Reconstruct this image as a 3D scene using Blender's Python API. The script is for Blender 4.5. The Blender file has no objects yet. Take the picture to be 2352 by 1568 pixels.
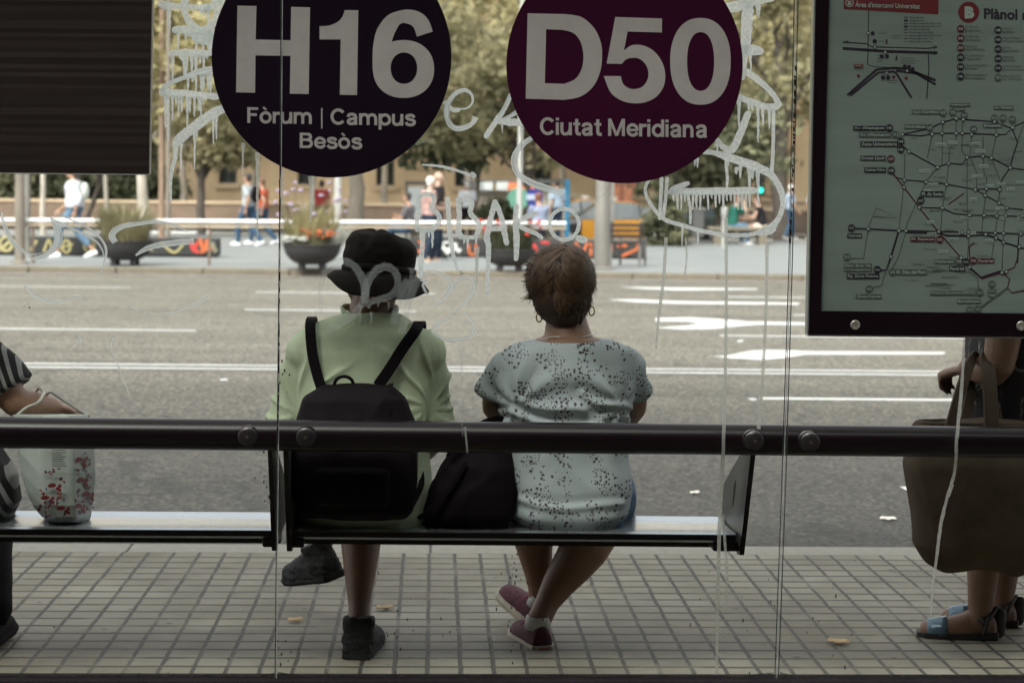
import bpy, bmesh, math, random
from mathutils import Vector, Matrix, noise
from math import radians as R, sin, cos, pi
random.seed(7)
scn = bpy.context.scene
col = scn.collection

# ------------------------------------------------------------------ camera
CAM_H, FPX, VW, VH = 1.45, 4150.0, 2352.0, 1568.0
PITCH, ROLL, YAW = 3.3, 0.75, -2.5
HOR = 430.0
SHIFT_Y = -((VH / 2 - HOR) - FPX * math.tan(R(PITCH))) / VW
cd = bpy.data.cameras.new('camera')
cam = bpy.data.objects.new('camera', cd)
col.objects.link(cam)
cd.sensor_width = 36.0
cd.lens = FPX / VW * 36.0
cd.shift_y = SHIFT_Y
cd.clip_end = 600.0
CR = Matrix.Rotation(R(YAW), 4, 'Z') @ Matrix.Rotation(R(90 - PITCH), 4, 'X') @ Matrix.Rotation(R(ROLL), 4, 'Z')
cam.location = (0, 0, CAM_H)
cam.rotation_euler = CR.to_euler()
cd.dof.use_dof = True
cd.dof.focus_distance = 5.3
cd.dof.aperture_fstop = 4.5
scn.camera = cam

# ------------------------------------------------------------------ sky, sun, exposure
SUN_EL, SUN_AZ = 50.0, 155.0         # hazy sun high behind the camera, a little to the left (azimuth from +Y towards -X)
w = bpy.data.worlds.new('World')
scn.world = w
w.use_nodes = True
nt = w.node_tree
bg = nt.nodes['Background']
sky = nt.nodes.new('ShaderNodeTexSky')
sky.sky_type = 'NISHITA'
sky.sun_disc = False
sky.sun_elevation = R(SUN_EL)
sky.sun_rotation = R(-SUN_AZ)
sky.air_density = 1.0
sky.dust_density = 6.0
sky.ozone_density = 1.0
hs = nt.nodes.new('ShaderNodeHueSaturation')
hs.inputs['Saturation'].default_value = 0.18
nt.links.new(sky.outputs[0], hs.inputs['Color'])
nt.links.new(hs.outputs[0], bg.inputs[0])
bg.inputs[1].default_value = 0.15
sl = bpy.data.lights.new('sun', 'SUN')
sl.energy = 0.7
sl.angle = R(14)
sl.color = (1.0, 0.95, 0.86)
so = bpy.data.objects.new('sun', sl)
col.objects.link(so)
sd = Vector((-sin(R(SUN_AZ)) * cos(R(SUN_EL)), cos(R(SUN_AZ)) * cos(R(SUN_EL)), sin(R(SUN_EL))))
so.rotation_euler = sd.to_track_quat('Z', 'Y').to_euler()
so.location = (0, 30, 40)
vs = scn.view_settings
vs.view_transform = 'Standard'
vs.look = 'None'
vs.exposure = 1.45
vs.gamma = 1.0
vs.use_curve_mapping = False
scn.cycles.use_denoising = True
scn.cycles.max_bounces = 8
scn.cycles.transparent_max_bounces = 24
scn.cycles.caustics_reflective = False
scn.cycles.caustics_refractive = False

# ------------------------------------------------------------------ photograph measurements -> world points
CM3 = CR.to_3x3()
def ray(x, y):
    return CM3 @ Vector(((x - VW / 2) / FPX, (VH / 2 - y) / FPX + SHIFT_Y * VW / FPX, -1.0))
def P(x, y, Y):
    d = ray(x, y); t = Y / d.y
    return Vector((d.x * t, Y, CAM_H + d.z * t))
def G(x, y, z=0.0):
    d = ray(x, y); t = (z - CAM_H) / d.z
    return Vector((d.x * t, d.y * t, z))
def px(Y):                      # metres per measured pixel at depth Y
    return Y / FPX

# ------------------------------------------------------------------ helpers
def tag(o, label=None, cat=None, group=None, kind=None):
    if label: o['label'] = label
    if cat: o['category'] = cat
    if group: o['group'] = group
    if kind: o['kind'] = kind
    return o
def thing(name, label, cat, loc=(0, 0, 0), group=None, rz=0.0):
    o = bpy.data.objects.new(name, None)
    o.empty_display_size = 0.1
    col.objects.link(o)
    o.location = loc
    o.rotation_euler = (0, 0, rz)
    return tag(o, label, cat, group)
def rootloc(o):
    while o.parent: o = o.parent
    return Vector(o.location)
def link_mesh(name, me, parent=None):
    o = bpy.data.objects.new(name, me)
    col.objects.link(o)
    if parent: o.parent = parent
    return o
def copy_tree(o, parent=None):
    c = o.copy(); col.objects.link(c)
    if parent: c.parent = parent
    for ch in list(o.children): copy_tree(ch, c)
    return c

class MB:
    def __init__(s):
        s.v, s.f, s.m, s.uv = [], [], [], {}
    def add(s, vs_, fs_, mi=0):
        b = len(s.v)
        s.v += [Vector(q) for q in vs_]
        for f in fs_:
            s.f.append(tuple(b + i for i in f)); s.m.append(mi)
        return s
    def box(s, a, b, mi=0):
        x0, y0, z0 = a; x1, y1, z1 = b
        return s.add([(x0, y0, z0), (x1, y0, z0), (x1, y1, z0), (x0, y1, z0), (x0, y0, z1), (x1, y0, z1), (x1, y1, z1), (x0, y1, z1)],
              [(0, 3, 2, 1), (4, 5, 6, 7), (0, 1, 5, 4), (1, 2, 6, 5), (2, 3, 7, 6), (3, 0, 4, 7)], mi)
    def bar(s, a, b, w_, h_, mi=0, up=(0, 0, 1)):
        a, b = Vector(a), Vector(b)
        d = (b - a).normalized(); u = Vector(up)
        sdx = d.cross(u)
        if sdx.length < 1e-4: sdx = d.cross(Vector((1, 0, 0)))
        sdx.normalize(); u = sdx.cross(d).normalized()
        vv = []
        for q in (a, b):
            for i, j in ((-1, -1), (1, -1), (1, 1), (-1, 1)):
                vv.append(q + sdx * (w_ / 2 * i) + u * (h_ / 2 * j))
        return s.add(vv, [(0, 1, 2, 3), (7, 6, 5, 4), (0, 4, 5, 1), (1, 5, 6, 2), (2, 6, 7, 3), (3, 7, 4, 0)], mi)
    def loft(s, rings, mi=0, cap=True, closed=False):
        n = len(rings[0]); b = len(s.v)
        for r in rings: s.v += [Vector(q) for q in r]
        m_ = len(rings)
        for i in range(m_ if closed else m_ - 1):
            i2 = (i + 1) % m_
            for j in range(n):
                k = (j + 1) % n
                s.f.append((b + i * n + j, b + i * n + k, b + i2 * n + k, b + i2 * n + j)); s.m.append(mi)
        if cap and not closed:
            for i, rev in ((0, True), (m_ - 1, False)):
                c = sum((Vector(q) for q in rings[i]), Vector()) / n
                ci = len(s.v); s.v.append(c)
                for j in range(n):
                    k = (j + 1) % n
                    f = (ci, b + i * n + k, b + i * n + j) if rev else (ci, b + i * n + j, b + i * n + k)
                    s.f.append(f); s.m.append(mi)
        return s
    def tube(s, pts, rad, n=12, mi=0, flat=1.0, ref=(0, 0, 1), cap=True, dome=True):
        """swept tube; rad is a number or one per point; flat squashes along the side axis"""
        pts = [Vector(q) for q in pts]
        if not isinstance(rad, (list, tuple)): rad = [rad] * len(pts)
        rings = []
        nrm = None
        for i, q in enumerate(pts):
            a = pts[max(i - 1, 0)]; c = pts[min(i + 1, len(pts) - 1)]
            d = (c - a).normalized()
            if nrm is None:
                u = Vector(ref)
                if abs(d.dot(u)) > 0.95: u = Vector((0, 1, 0)) if abs(d.y) < 0.9 else Vector((1, 0, 0))
                nrm = (u - d * u.dot(d)).normalized()
            else:
                nrm = (nrm - d * nrm.dot(d)).normalized()
            b_ = d.cross(nrm)
            rings.append((q, nrm, b_, rad[i], d))
        out = []
        if cap and dome:
            q, u, v_, r, d = rings[0]
            for k in (0.35, 0.75):
                h = math.sqrt(max(0, 1 - k * k))
                out.append([q - d * r * h * 0.8 + (u * cos(2 * pi * j / n) * flat + v_ * sin(2 * pi * j / n)) * r * k for j in range(n)])
        for q, u, v_, r, d in rings:
            out.append([q + (u * cos(2 * pi * j / n) * flat + v_ * sin(2 * pi * j / n)) * r for j in range(n)])
        if cap and dome:
            q, u, v_, r, d = rings[-1]
            for k in (0.75, 0.35):
                h = math.sqrt(max(0, 1 - k * k))
                out.append([q + d * r * h * 0.8 + (u * cos(2 * pi * j / n) * flat + v_ * sin(2 * pi * j / n)) * r * k for j in range(n)])
        return s.loft(out, mi, cap)
    def ell(s, c, rx, ry, rz, n=16, mi=0, M=None):
        c = Vector(c); rings = []
        for i in range(1, n // 2):
            t = pi * i / (n // 2)
            ring = []
            for j in range(n):
                q = Vector((rx * sin(t) * cos(2 * pi * j / n), ry * sin(t) * sin(2 * pi * j / n), rz * cos(t)))
                ring.append(c + (M @ q if M else q))
            rings.append(ring)
        return s.loft(rings, mi)
    def lathe(s, c, prof, n=24, mi=0, cap=True):
        c = Vector(c)
        return s.loft([[c + Vector((r * cos(2 * pi * j / n), r * sin(2 * pi * j / n), z)) for j in range(n)] for r, z in prof], mi, cap)
    def disc(s, c, nrm, r, th, n=28, mi=0, ref=(0, 0, 1)):
        c, d = Vector(c), Vector(nrm).normalized()
        u = Vector(ref); u = (u - d * u.dot(d)).normalized(); v_ = d.cross(u)
        return s.loft([[c + d * h + (u * cos(2 * pi * j / n) + v_ * sin(2 * pi * j / n)) * r for j in range(n)] for h in (0, th)], mi)
    def prism(s, pts, off, mi=0):
        """flat outline pts (3D) given a thickness vector"""
        n = len(pts); off = Vector(off)
        a = [Vector(q) for q in pts]
        b = len(s.v)
        s.v += a + [q + off for q in a]
        s.f.append(tuple(b + i for i in range(n))); s.m.append(mi)
        s.f.append(tuple(b + n + i for i in reversed(range(n)))); s.m.append(mi)
        for i in range(n):
            k = (i + 1) % n
            s.f.append((b + i, b + n + i, b + n + k, b + k)); s.m.append(mi)
        return s
    def mesh(s, name, mats, o=Vector((0, 0, 0)), smooth=True):
        me = bpy.data.meshes.new(name)
        me.from_pydata([tuple(q - o) for q in s.v], [], s.f)
        mats = mats if isinstance(mats, (list, tuple)) else [mats]
        for m_ in mats: me.materials.append(m_)
        if len(mats) > 1: me.polygons.foreach_set('material_index', s.m)
        if smooth: me.polygons.foreach_set('use_smooth', [True] * len(s.f))
        if s.uv:
            ul = me.uv_layers.new(name='UVMap')
            for li, lp in enumerate(me.loops):
                ul.data[li].uv = s.uv.get(lp.vertex_index, (0, 0))
        me.update()
        return me
    def build(s, name, mats, parent=None, smooth=False, fix=True, angle=None):
        o = rootloc(parent) if parent else Vector((0, 0, 0))
        me = s.mesh(name, mats, o, smooth)
        if fix and not s.uv:
            bm = bmesh.new(); bm.from_mesh(me); bmesh.ops.recalc_face_normals(bm, faces=bm.faces); bm.to_mesh(me); bm.free()
        if angle: me.set_sharp_from_angle(angle=R(angle))
        return link_mesh(name, me, parent)
    def bevel(s, name, mats, parent=None, wd=0.004, seg=2):
        ob = s.build(name, mats, parent)
        m_ = ob.modifiers.new('edge', 'BEVEL'); m_.width = wd; m_.segments = seg; m_.limit_method = 'ANGLE'; m_.angle_limit = R(40)
        return ob
    def fuse(s, name, mats, parent=None, vox=0.008, smooth=4, fold=None, shape=None):
        """voxel union of every piece into one continuous skin"""
        o = rootloc(parent) if parent else Vector((0, 0, 0))
        bm = bmesh.new()
        vv = [bm.verts.new(q - o) for q in s.v]
        for f in s.f:
            try: bm.faces.new([vv[i] for i in f])
            except ValueError: pass
        bmesh.ops.recalc_face_normals(bm, faces=bm.faces)
        me = bpy.data.meshes.new(name); bm.to_mesh(me); bm.free()
        t = bpy.data.objects.new('tmp', me); col.objects.link(t)
        rm = t.modifiers.new('r', 'REMESH'); rm.mode = 'VOXEL'; rm.voxel_size = vox; rm.use_smooth_shade = True
        if smooth:
            sm = t.modifiers.new('s', 'SMOOTH'); sm.factor = 0.5; sm.iterations = smooth
        dg = bpy.context.evaluated_depsgraph_get()
        m2 = bpy.data.meshes.new_from_object(t.evaluated_get(dg))
        bpy.data.objects.remove(t)
        m2.name = name
        if fold:
            n_ = len(m2.vertices); co = [0.0] * (3 * n_); no = [0.0] * (3 * n_)
            m2.vertices.foreach_get('co', co); m2.vertices.foreach_get('normal', no)
            for i in range(n_):
                k = 3 * i
                d_ = fold(Vector((co[k] + o.x, co[k + 1] + o.y, co[k + 2] + o.z)))
                co[k] += no[k] * d_; co[k + 1] += no[k + 1] * d_; co[k + 2] += no[k + 2] * d_
            m2.vertices.foreach_set('co', co)
        m2.materials.clear()
        mats = mats if isinstance(mats, (list, tuple)) else [mats]
        for m_ in mats: m2.materials.append(m_)
        m2.polygons.foreach_set('use_smooth', [True] * len(m2.polygons))
        m2.polygons.foreach_set('material_index', [0] * len(m2.polygons))
        m2.update()
        return link_mesh(name, m2, parent)

def lerp(a, b, t): return a + (b - a) * t
def spline(pts, k=6):
    pts = [Vector(q) for q in pts]; out = []
    n = len(pts)
    for i in range(n - 1):
        p0, p1, p2, p3 = pts[max(i - 1, 0)], pts[i], pts[i + 1], pts[min(i + 2, n - 1)]
        for j in range(k):
            t = j / k
            out.append(0.5 * ((2 * p1) + (p2 - p0) * t + (2 * p0 - 5 * p1 + 4 * p2 - p3) * t * t + (3 * p1 - p0 - 3 * p2 + p3) * t ** 3))
    out.append(pts[-1])
    return out

# ------------------------------------------------------------------ materials
def nodes(name):
    m = bpy.data.materials.new(name); m.use_nodes = True
    nt = m.node_tree; b = nt.nodes['Principled BSDF']
    return m, nt, b
def N(nt, t, **kw):
    n = nt.nodes.new(t)
    for k, v in kw.items():
        if k.startswith('i_'):
            key = k[2:].replace('_', ' ')
            n.inputs[int(key) if key.isdigit() else key].default_value = v
        else: setattr(n, k, v)
    return n
def ramp(nt, src, stops, interp='LINEAR'):
    r = nt.nodes.new('ShaderNodeValToRGB'); r.color_ramp.interpolation = interp
    e = r.color_ramp.elements
    while len(e) < len(stops): e.new(0.5)
    for k, (p_, c_) in enumerate(stops):
        e[k].position = p_; e[k].color = c_ if len(c_) == 4 else (*c_, 1)
    nt.links.new(src, r.inputs[0]); return r.outputs[0]
def mat(name, c, rough=0.6, var=0.12, scale=8.0, bump=0.0, bscale=60.0, metal=0.0, spec=0.5, coat=0.0, sheen=0.0, stretch=(1, 1, 1)):
    m, nt, b = nodes(name)
    L = nt.links.new
    tc = N(nt, 'ShaderNodeTexCoord'); mp = N(nt, 'ShaderNodeMapping'); mp.inputs['Scale'].default_value = stretch
    L(tc.outputs['Object'], mp.inputs[0])
    n1 = N(nt, 'ShaderNodeTexNoise', i_Scale=scale, i_Detail=6.0, i_Roughness=0.6)
    L(mp.outputs[0], n1.inputs['Vector'])
    c = tuple(c)
    lo = tuple(max(0, q * (1 - var)) for q in c); hi = tuple(min(1, q * (1 + var)) for q in c)
    L(ramp(nt, n1.outputs[0], [(0.3, lo), (0.7, hi)]), b.inputs['Base Color'])
    b.inputs['Roughness'].default_value = rough
    b.inputs['Metallic'].default_value = metal
    b.inputs['Specular IOR Level'].default_value = spec
    if coat: b.inputs['Coat Weight'].default_value = coat; b.inputs['Coat Roughness'].default_value = 0.08
    if sheen: b.inputs['Sheen Weight'].default_value = sheen
    if bump:
        n2 = N(nt, 'ShaderNodeTexNoise', i_Scale=bscale, i_Detail=4.0)
        L(mp.outputs[0], n2.inputs['Vector'])
        bp = N(nt, 'ShaderNodeBump', i_Strength=bump, i_Distance=0.01)
        L(n2.outputs[0], bp.inputs['Height']); L(bp.outputs[0], b.inputs['Normal'])
    return m
# ================================================================== SETTING
YK = G(1000, 1249, 0).y            # street edge of the near kerb
YT = G(1000, 1270, 0).y            # where the tiles meet the kerb stone
ZR = -0.14                         # road surface
YF = G(1000, 637, ZR).y            # foot of the far kerb
ZP = -0.03                         # plaza surface
ZL = -0.45                         # sunken service lane behind the plaza
YL0, YL1 = 53.0, 72.0

def tiles_mat():
    m, nt, b = nodes('hydraulic_tiles')
    L = nt.links.new
    tc = N(nt, 'ShaderNodeTexCoord')
    wob = N(nt, 'ShaderNodeTexNoise', i_Scale=7.0, i_Detail=3.0)
    L(tc.outputs['Object'], wob.inputs['Vector'])
    wm = N(nt, 'ShaderNodeVectorMath', operation='MULTIPLY_ADD'); wm.inputs[1].default_value = (.010, .010, 0)
    L(wob.outputs['Color'], wm.inputs[0]); L(tc.outputs['Object'], wm.inputs[2])
    sc = N(nt, 'ShaderNodeVectorMath', operation='SCALE'); sc.inputs['Scale'].default_value = 10.0
    L(wm.outputs[0], sc.inputs[0])
    sep = N(nt, 'ShaderNodeSeparateXYZ'); L(sc.outputs[0], sep.inputs[0])
    def groove(sock, wd, nz):
        f = N(nt, 'ShaderNodeMath', operation='FRACT'); L(sock, f.inputs[0])
        a = N(nt, 'ShaderNodeMath', operation='SUBTRACT', i_1=0.5); L(f.outputs[0], a.inputs[0])
        ab = N(nt, 'ShaderNodeMath', operation='ABSOLUTE'); L(a.outputs[0], ab.inputs[0])
        mr = N(nt, 'ShaderNodeMapRange'); mr.inputs[1].default_value = 0.5 - wd; mr.inputs[2].default_value = 0.5 - wd * .55
        L(ab.outputs[0], mr.inputs[0])
        n = N(nt, 'ShaderNodeTexNoise', i_Scale=nz, i_Detail=5.0); L(tc.outputs['Object'], n.inputs['Vector'])
        r = ramp(nt, n.outputs[0], [(0.30, (.35,) * 3), (0.50, (1,) * 3)])
        mm = N(nt, 'ShaderNodeMath', operation='MULTIPLY'); L(mr.outputs[0], mm.inputs[0]); L(r, mm.inputs[1])
        return mm.outputs[0]
    gx = groove(sep.outputs['X'], .080, 4.0); gy = groove(sep.outputs['Y'], .115, 5.3)
    gm = N(nt, 'ShaderNodeMath', operation='MAXIMUM'); L(gx, gm.inputs[0]); L(gy, gm.inputs[1])
    fl = N(nt, 'ShaderNodeVectorMath', operation='FLOOR'); L(sc.outputs[0], fl.inputs[0])
    wn = N(nt, 'ShaderNodeTexWhiteNoise'); L(fl.outputs[0], wn.inputs['Vector'])
    s2 = N(nt, 'ShaderNodeVectorMath', operation='SCALE'); s2.inputs['Scale'].default_value = 0.5
    L(sc.outputs[0], s2.inputs[0])
    f2 = N(nt, 'ShaderNodeVectorMath', operation='FLOOR'); L(s2.outputs[0], f2.inputs[0])
    w2 = N(nt, 'ShaderNodeTexWhiteNoise'); L(f2.outputs[0], w2.inputs['Vector'])
    ad = N(nt, 'ShaderNodeMath', operation='MULTIPLY_ADD', i_1=0.45); L(wn.outputs['Value'], ad.inputs[0]); 
    ml = N(nt, 'ShaderNodeMath', operation='MULTIPLY', i_1=0.55); L(w2.outputs['Value'], ml.inputs[0]); L(ml.outputs[0], ad.inputs[2])
    base = ramp(nt, ad.outputs[0], [(0.1, (.225, .206, .155)), (0.5, (.265, .245, .188)), (0.9, (.305, .282, .222))])
    big = N(nt, 'ShaderNodeTexNoise', i_Scale=1.3, i_Detail=8.0, i_Roughness=0.65); L(tc.outputs['Object'], big.inputs['Vector'])
    st = ramp(nt, big.outputs[0], [(0.33, (.56, .53, .48)), (0.58, (1, 1, 1))])
    mx = N(nt, 'ShaderNodeMix', data_type='RGBA', blend_type='MULTIPLY'); mx.inputs[0].default_value = 1
    L(base, mx.inputs[6]); L(st, mx.inputs[7])
    fine = N(nt, 'ShaderNodeTexNoise', i_Scale=220.0, i_Detail=4.0); L(tc.outputs['Object'], fine.inputs['Vector'])
    fr = ramp(nt, fine.outputs[0], [(0.3, (.80, .80, .80)), (0.7, (1.1, 1.1, 1.1))])
    m3 = N(nt, 'ShaderNodeMix', data_type='RGBA', blend_type='MULTIPLY'); m3.inputs[0].default_value = 1
    L(mx.outputs[2], m3.inputs[6]); L(fr, m3.inputs[7])
    sp = N(nt, 'ShaderNodeTexVoronoi', i_Scale=7.0); L(tc.outputs['Object'], sp.inputs['Vector'])
    spt = ramp(nt, sp.outputs['Distance'], [(0.055, (.30, .28, .26)), (0.10, (1, 1, 1))])
    m5 = N(nt, 'ShaderNodeMix', data_type='RGBA', blend_type='MULTIPLY'); m5.inputs[0].default_value = 0.75
    L(m3.outputs[2], m5.inputs[6]); L(spt, m5.inputs[7])
    m4 = N(nt, 'ShaderNodeMix', data_type='RGBA'); L(gm.outputs[0], m4.inputs[0])
    L(m5.outputs[2], m4.inputs[6]); m4.inputs[7].default_value = (.045, .040, .033, 1)
    L(m4.outputs[2], b.inputs['Base Color'])
    b.inputs['Roughness'].default_value = 0.62
    bp = N(nt, 'ShaderNodeBump', i_Strength=0.7, i_Distance=0.006); bp.invert = True
    L(gm.outputs[0], bp.inputs['Height']); L(bp.outputs[0], b.inputs['Normal'])
    return m

def asphalt_mat():
    m, nt, b = nodes('asphalt')
    L = nt.links.new
    tc = N(nt, 'ShaderNodeTexCoord')
    v = N(nt, 'ShaderNodeTexVoronoi', i_Scale=48.0); L(tc.outputs['Object'], v.inputs['Vector'])
    c1 = ramp(nt, v.outputs['Color'], [(0.1, (.030, .030, .030)), (0.55, (.080, .079, .074)), (0.85, (.185, .178, .160))])
    n = N(nt, 'ShaderNodeTexNoise', i_Scale=0.55, i_Detail=7.0, i_Roughness=0.6)
    mp = N(nt, 'ShaderNodeMapping'); mp.inputs['Scale'].default_value = (0.14, 1.9, 1)
    L(tc.outputs['Object'], mp.inputs[0]); L(mp.outputs[0], n.inputs['Vector'])
    c2 = ramp(nt, n.outputs[0], [(0.3, (.70, .69, .67)), (0.7, (1.16, 1.15, 1.12))])
    # base colour grows paler from the near kerb towards the far lanes
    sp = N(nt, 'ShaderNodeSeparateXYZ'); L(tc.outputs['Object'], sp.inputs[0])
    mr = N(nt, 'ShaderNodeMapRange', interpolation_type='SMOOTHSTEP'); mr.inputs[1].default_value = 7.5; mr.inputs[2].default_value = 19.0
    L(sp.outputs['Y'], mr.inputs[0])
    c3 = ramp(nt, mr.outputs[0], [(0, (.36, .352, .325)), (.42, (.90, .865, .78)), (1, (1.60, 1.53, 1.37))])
    mx = N(nt, 'ShaderNodeMix', data_type='RGBA', blend_type='MULTIPLY'); mx.inputs[0].default_value = 1
    L(c1, mx.inputs[6]); L(c2, mx.inputs[7])
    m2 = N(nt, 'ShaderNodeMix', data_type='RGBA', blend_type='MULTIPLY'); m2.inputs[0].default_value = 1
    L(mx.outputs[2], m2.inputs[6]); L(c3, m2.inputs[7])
    ck = N(nt, 'ShaderNodeTexVoronoi', feature='DISTANCE_TO_EDGE', i_Scale=.42); nz = N(nt, 'ShaderNodeTexNoise', i_Scale=1.8, i_Detail=5.0)
    L(tc.outputs['Object'], nz.inputs['Vector']); wa = N(nt, 'ShaderNodeVectorMath', operation='MULTIPLY_ADD'); wa.inputs[1].default_value = (.7, .7, 0)
    L(nz.outputs['Color'], wa.inputs[0]); L(tc.outputs['Object'], wa.inputs[2]); L(wa.outputs[0], ck.inputs['Vector'])
    c4 = ramp(nt, ck.outputs['Distance'], [(.004, (.62, .62, .62)), (.012, (1, 1, 1))])
    st = N(nt, 'ShaderNodeTexNoise', i_Scale=2.3, i_Detail=3.0); L(tc.outputs['Object'], st.inputs['Vector'])
    c5 = ramp(nt, st.outputs[0], [(.27, (.66, .65, .64)), (.36, (1, 1, 1))])
    m6 = N(nt, 'ShaderNodeMix', data_type='RGBA', blend_type='MULTIPLY'); m6.inputs[0].default_value = 1
    L(c4, m6.inputs[6]); L(c5, m6.inputs[7])
    m7 = N(nt, 'ShaderNodeMix', data_type='RGBA', blend_type='MULTIPLY'); m7.inputs[0].default_value = 1
    L(m2.outputs[2], m7.inputs[6]); L(m6.outputs[2], m7.inputs[7])
    L(m7.outputs[2], b.inputs['Base Color'])
    b.inputs['Roughness'].default_value = 0.66
    bp = N(nt, 'ShaderNodeBump', i_Strength=0.6, i_Distance=0.006)
    L(v.outputs['Distance'], bp.inputs['Height']); L(bp.outputs[0], b.inputs['Normal'])
    return m

M_tile = tiles_mat()
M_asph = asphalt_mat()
M_kerb = mat('granite_kerb', (.27, .255, .215), .7, .12, 25, .15, 120)
M_fkerb = mat('worn_kerb', (.155, .135, .10), .75, .14, 6, .1, 60)
M_plaza = mat('plaza_paving', (.205, .218, .22), .5, .10, 1.2, .05, 30)
M_paint = mat('road_paint', (.56, .57, .56), .6, .28, 7, .1, 150, stretch=(.4, 3, 1))
M_soil = mat('earth', (.20, .16, .11), .9, .2, 2)
M_gutter = mat('gutter_concrete', (.24, .22, .21), .6, .1, 3)

def sheet(name, x0, x1, y0, y1, z, m, kind='structure'):
    mb = MB(); mb.add([(x0, y0, z), (x1, y0, z), (x1, y1, z), (x0, y1, z)], [(0, 1, 2, 3)])
    o = mb.build(name, m); tag(o, kind=kind); return o
sheet('ground', -400, 400, -60, 500, -0.62, M_soil)
sheet('pavement', -45, 45, -11, YT, 0.0, M_tile)
# kerb stones of the stop, one slab run with joints
mb = MB(); x = -12.0
while x < 12:
    mb.box((x + .003, YT, -.3), (x + 1.197, YK, -.002)); x += 1.2
tag(mb.bevel('kerb', M_kerb, wd=.008), kind='structure')
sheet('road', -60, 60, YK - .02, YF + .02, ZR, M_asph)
mb = MB(); x = -40.0
while x < 40:
    mb.box((x + .006, YF, -.4), (x + 1.494, YF + .28, ZP + .004)); x += 1.5
tag(mb.bevel('kerb', M_fkerb, wd=.02), kind='structure')
sheet('gutter', -40, 40, YF - .38, YF - .02, ZR + .006, M_gutter)
sheet('plaza', -60, 60, YF + .28, YL0, ZP, M_plaza)
mb = MB(); mb.box((-60, YL0, -.6), (60, YL0 + .2, ZP - .004)); tag(mb.build('kerb', M_fkerb), kind='structure')
M_lane = mat('lane_asphalt', (.22, .215, .20), .6, .1, .6)
sheet('service_road', -60, 60, YL0, YL1, ZL, M_lane)
sheet('path', -60, 60, YL1, 84, ZL + .12, mat('far_pavement', (.36, .33, .28), .7, .1, .8))

def mark(pts, m=None, z=ZR + .004):
    mb = MB(); n = len(pts)
    mb.add(pts, [tuple(range(n))]); o = mb.build('road_marking', m or M_paint)
    if o.data.polygons[0].normal.z < 0: o.data.flip_normals()
    return tag(o, kind='structure')
def line(y, xa, xb, wd, ref=1551):
    Y = G(ref, y, ZR).y; z = ZR + .004
    a = G(xa, y, ZR).x; c = G(xb, y, ZR).x
    mark([(a, Y - wd / 2, z), (c, Y - wd / 2, z), (c, Y + wd / 2, z), (a, Y + wd / 2, z)])
line(848.3, -150, 2600, .10); line(856.3, -150, 2600, .10)
line(771, -150, 432, .13, 1652); line(771, 1654, 2700, .13, 1652)
line(671, 586, 1000, .17, 586); line(671, 1640, 2500, .17, 586)
line(711.5, 562, 957, .15, 562); line(711.5, 1788, 2600, .15, 562)
line(916, 1746, 2700, .12, 1800); line(918, 1722, 1738, .12, 1800)
line(661, -300, 300, .12, 300)
def gm(pts): mark([G(x_, y_, ZR) + Vector((0, 0, .004)) for x_, y_ in pts])
gm([(1420, 659), (1560, 661.5), (1740, 663), (1740, 665.5), (1560, 667), (1480, 664)])
gm([(1392, 688), (1460, 688), (1560, 692), (1835, 696), (1835, 700), (1560, 698), (1460, 694)])
gm([(1505, 731), (1580, 729), (1650, 733), (1720, 739), (1865, 742), (1865, 747), (1740, 746), (1690, 750), (1640, 756), (1565, 757), (1500, 753), (1570, 749), (1610, 744), (1580, 739), (1505, 738)])
gm([(1632, 819), (1672, 817), (1725, 806), (1760, 804), (1815, 805), (1850, 807), (2170, 809), (2170, 814), (1850, 815), (1800, 823), (1750, 827), (1690, 824)])
gm([(2066, 1119), (2094, 1118), (2094, 1133)])
gm([(1693, 782), (1706, 781), (1707, 785), (1694, 786)])
gm([(505, 871), (522, 870), (523, 874), (506, 875)])
for y0, y1, xa, xb in ((519, 524, 240, 500), (531, 537, 225, 480), (520, 526, 940, 1290), (533, 540, 1000, 1250)):
    mark([G(xa, y0, ZL), G(xb, y0, ZL), G(xb, y1, ZL), G(xa, y1, ZL)]) .location.z = .005

# fallen leaves and litter on the pavement and the road
M_leaf_dry = mat('dry_leaf', (.42, .30, .16), .7, .2, 40)
M_litter = mat('pale_litter', (.55, .52, .47), .7, .1, 40)
def litter(x_, y_, l, wd, ang, z, m, label):
    c = G(x_, y_, z); mb = MB(); pts = []
    for k in range(9):
        t = -pi / 2 + pi * k / 8
        pts.append((l / 2 * sin(t), wd / 2 * cos(t) * (1 + .3 * sin(5 * t)), .006 + .008 * abs(sin(t * 2))))
    for k in range(7, 0, -1):
        t = -pi / 2 + pi * k / 8
        pts.append((l / 2 * sin(t), -wd / 2 * cos(t), .005 + .006 * abs(sin(t * 3))))
    pts = [c + Matrix.Rotation(ang, 3, 'Z') @ Vector(q) for q in pts]
    mb.prism(pts, (0, 0, .002))
    t = mb.build('fallen_leaf' if m is M_leaf_dry else 'paper_scrap', m)
    tag(t, label, 'leaf' if m is M_leaf_dry else 'litter')
litter(885, 1400, .065, .035, .2, 0, M_leaf_dry, 'dry tan leaf on the tiles beside the bare standing leg')
litter(1925, 1478, .075, .04, -.3, 0, M_leaf_dry, 'curled dry leaf on the tiles near the blue-toed sandal')
litter(680, 1428, .06, .03, .5, 0, M_leaf_dry, 'small grey-brown leaf on the tiles under the dangling boot')
litter(1597, 1134, .06, .035, .4, ZR, M_litter, 'pale scrap lying on the asphalt beyond the slotted bench bracket')
litter(2040, 1194, .08, .05, -.2, ZR, M_litter, 'pale scrap on the asphalt beside the tote bag')

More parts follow.
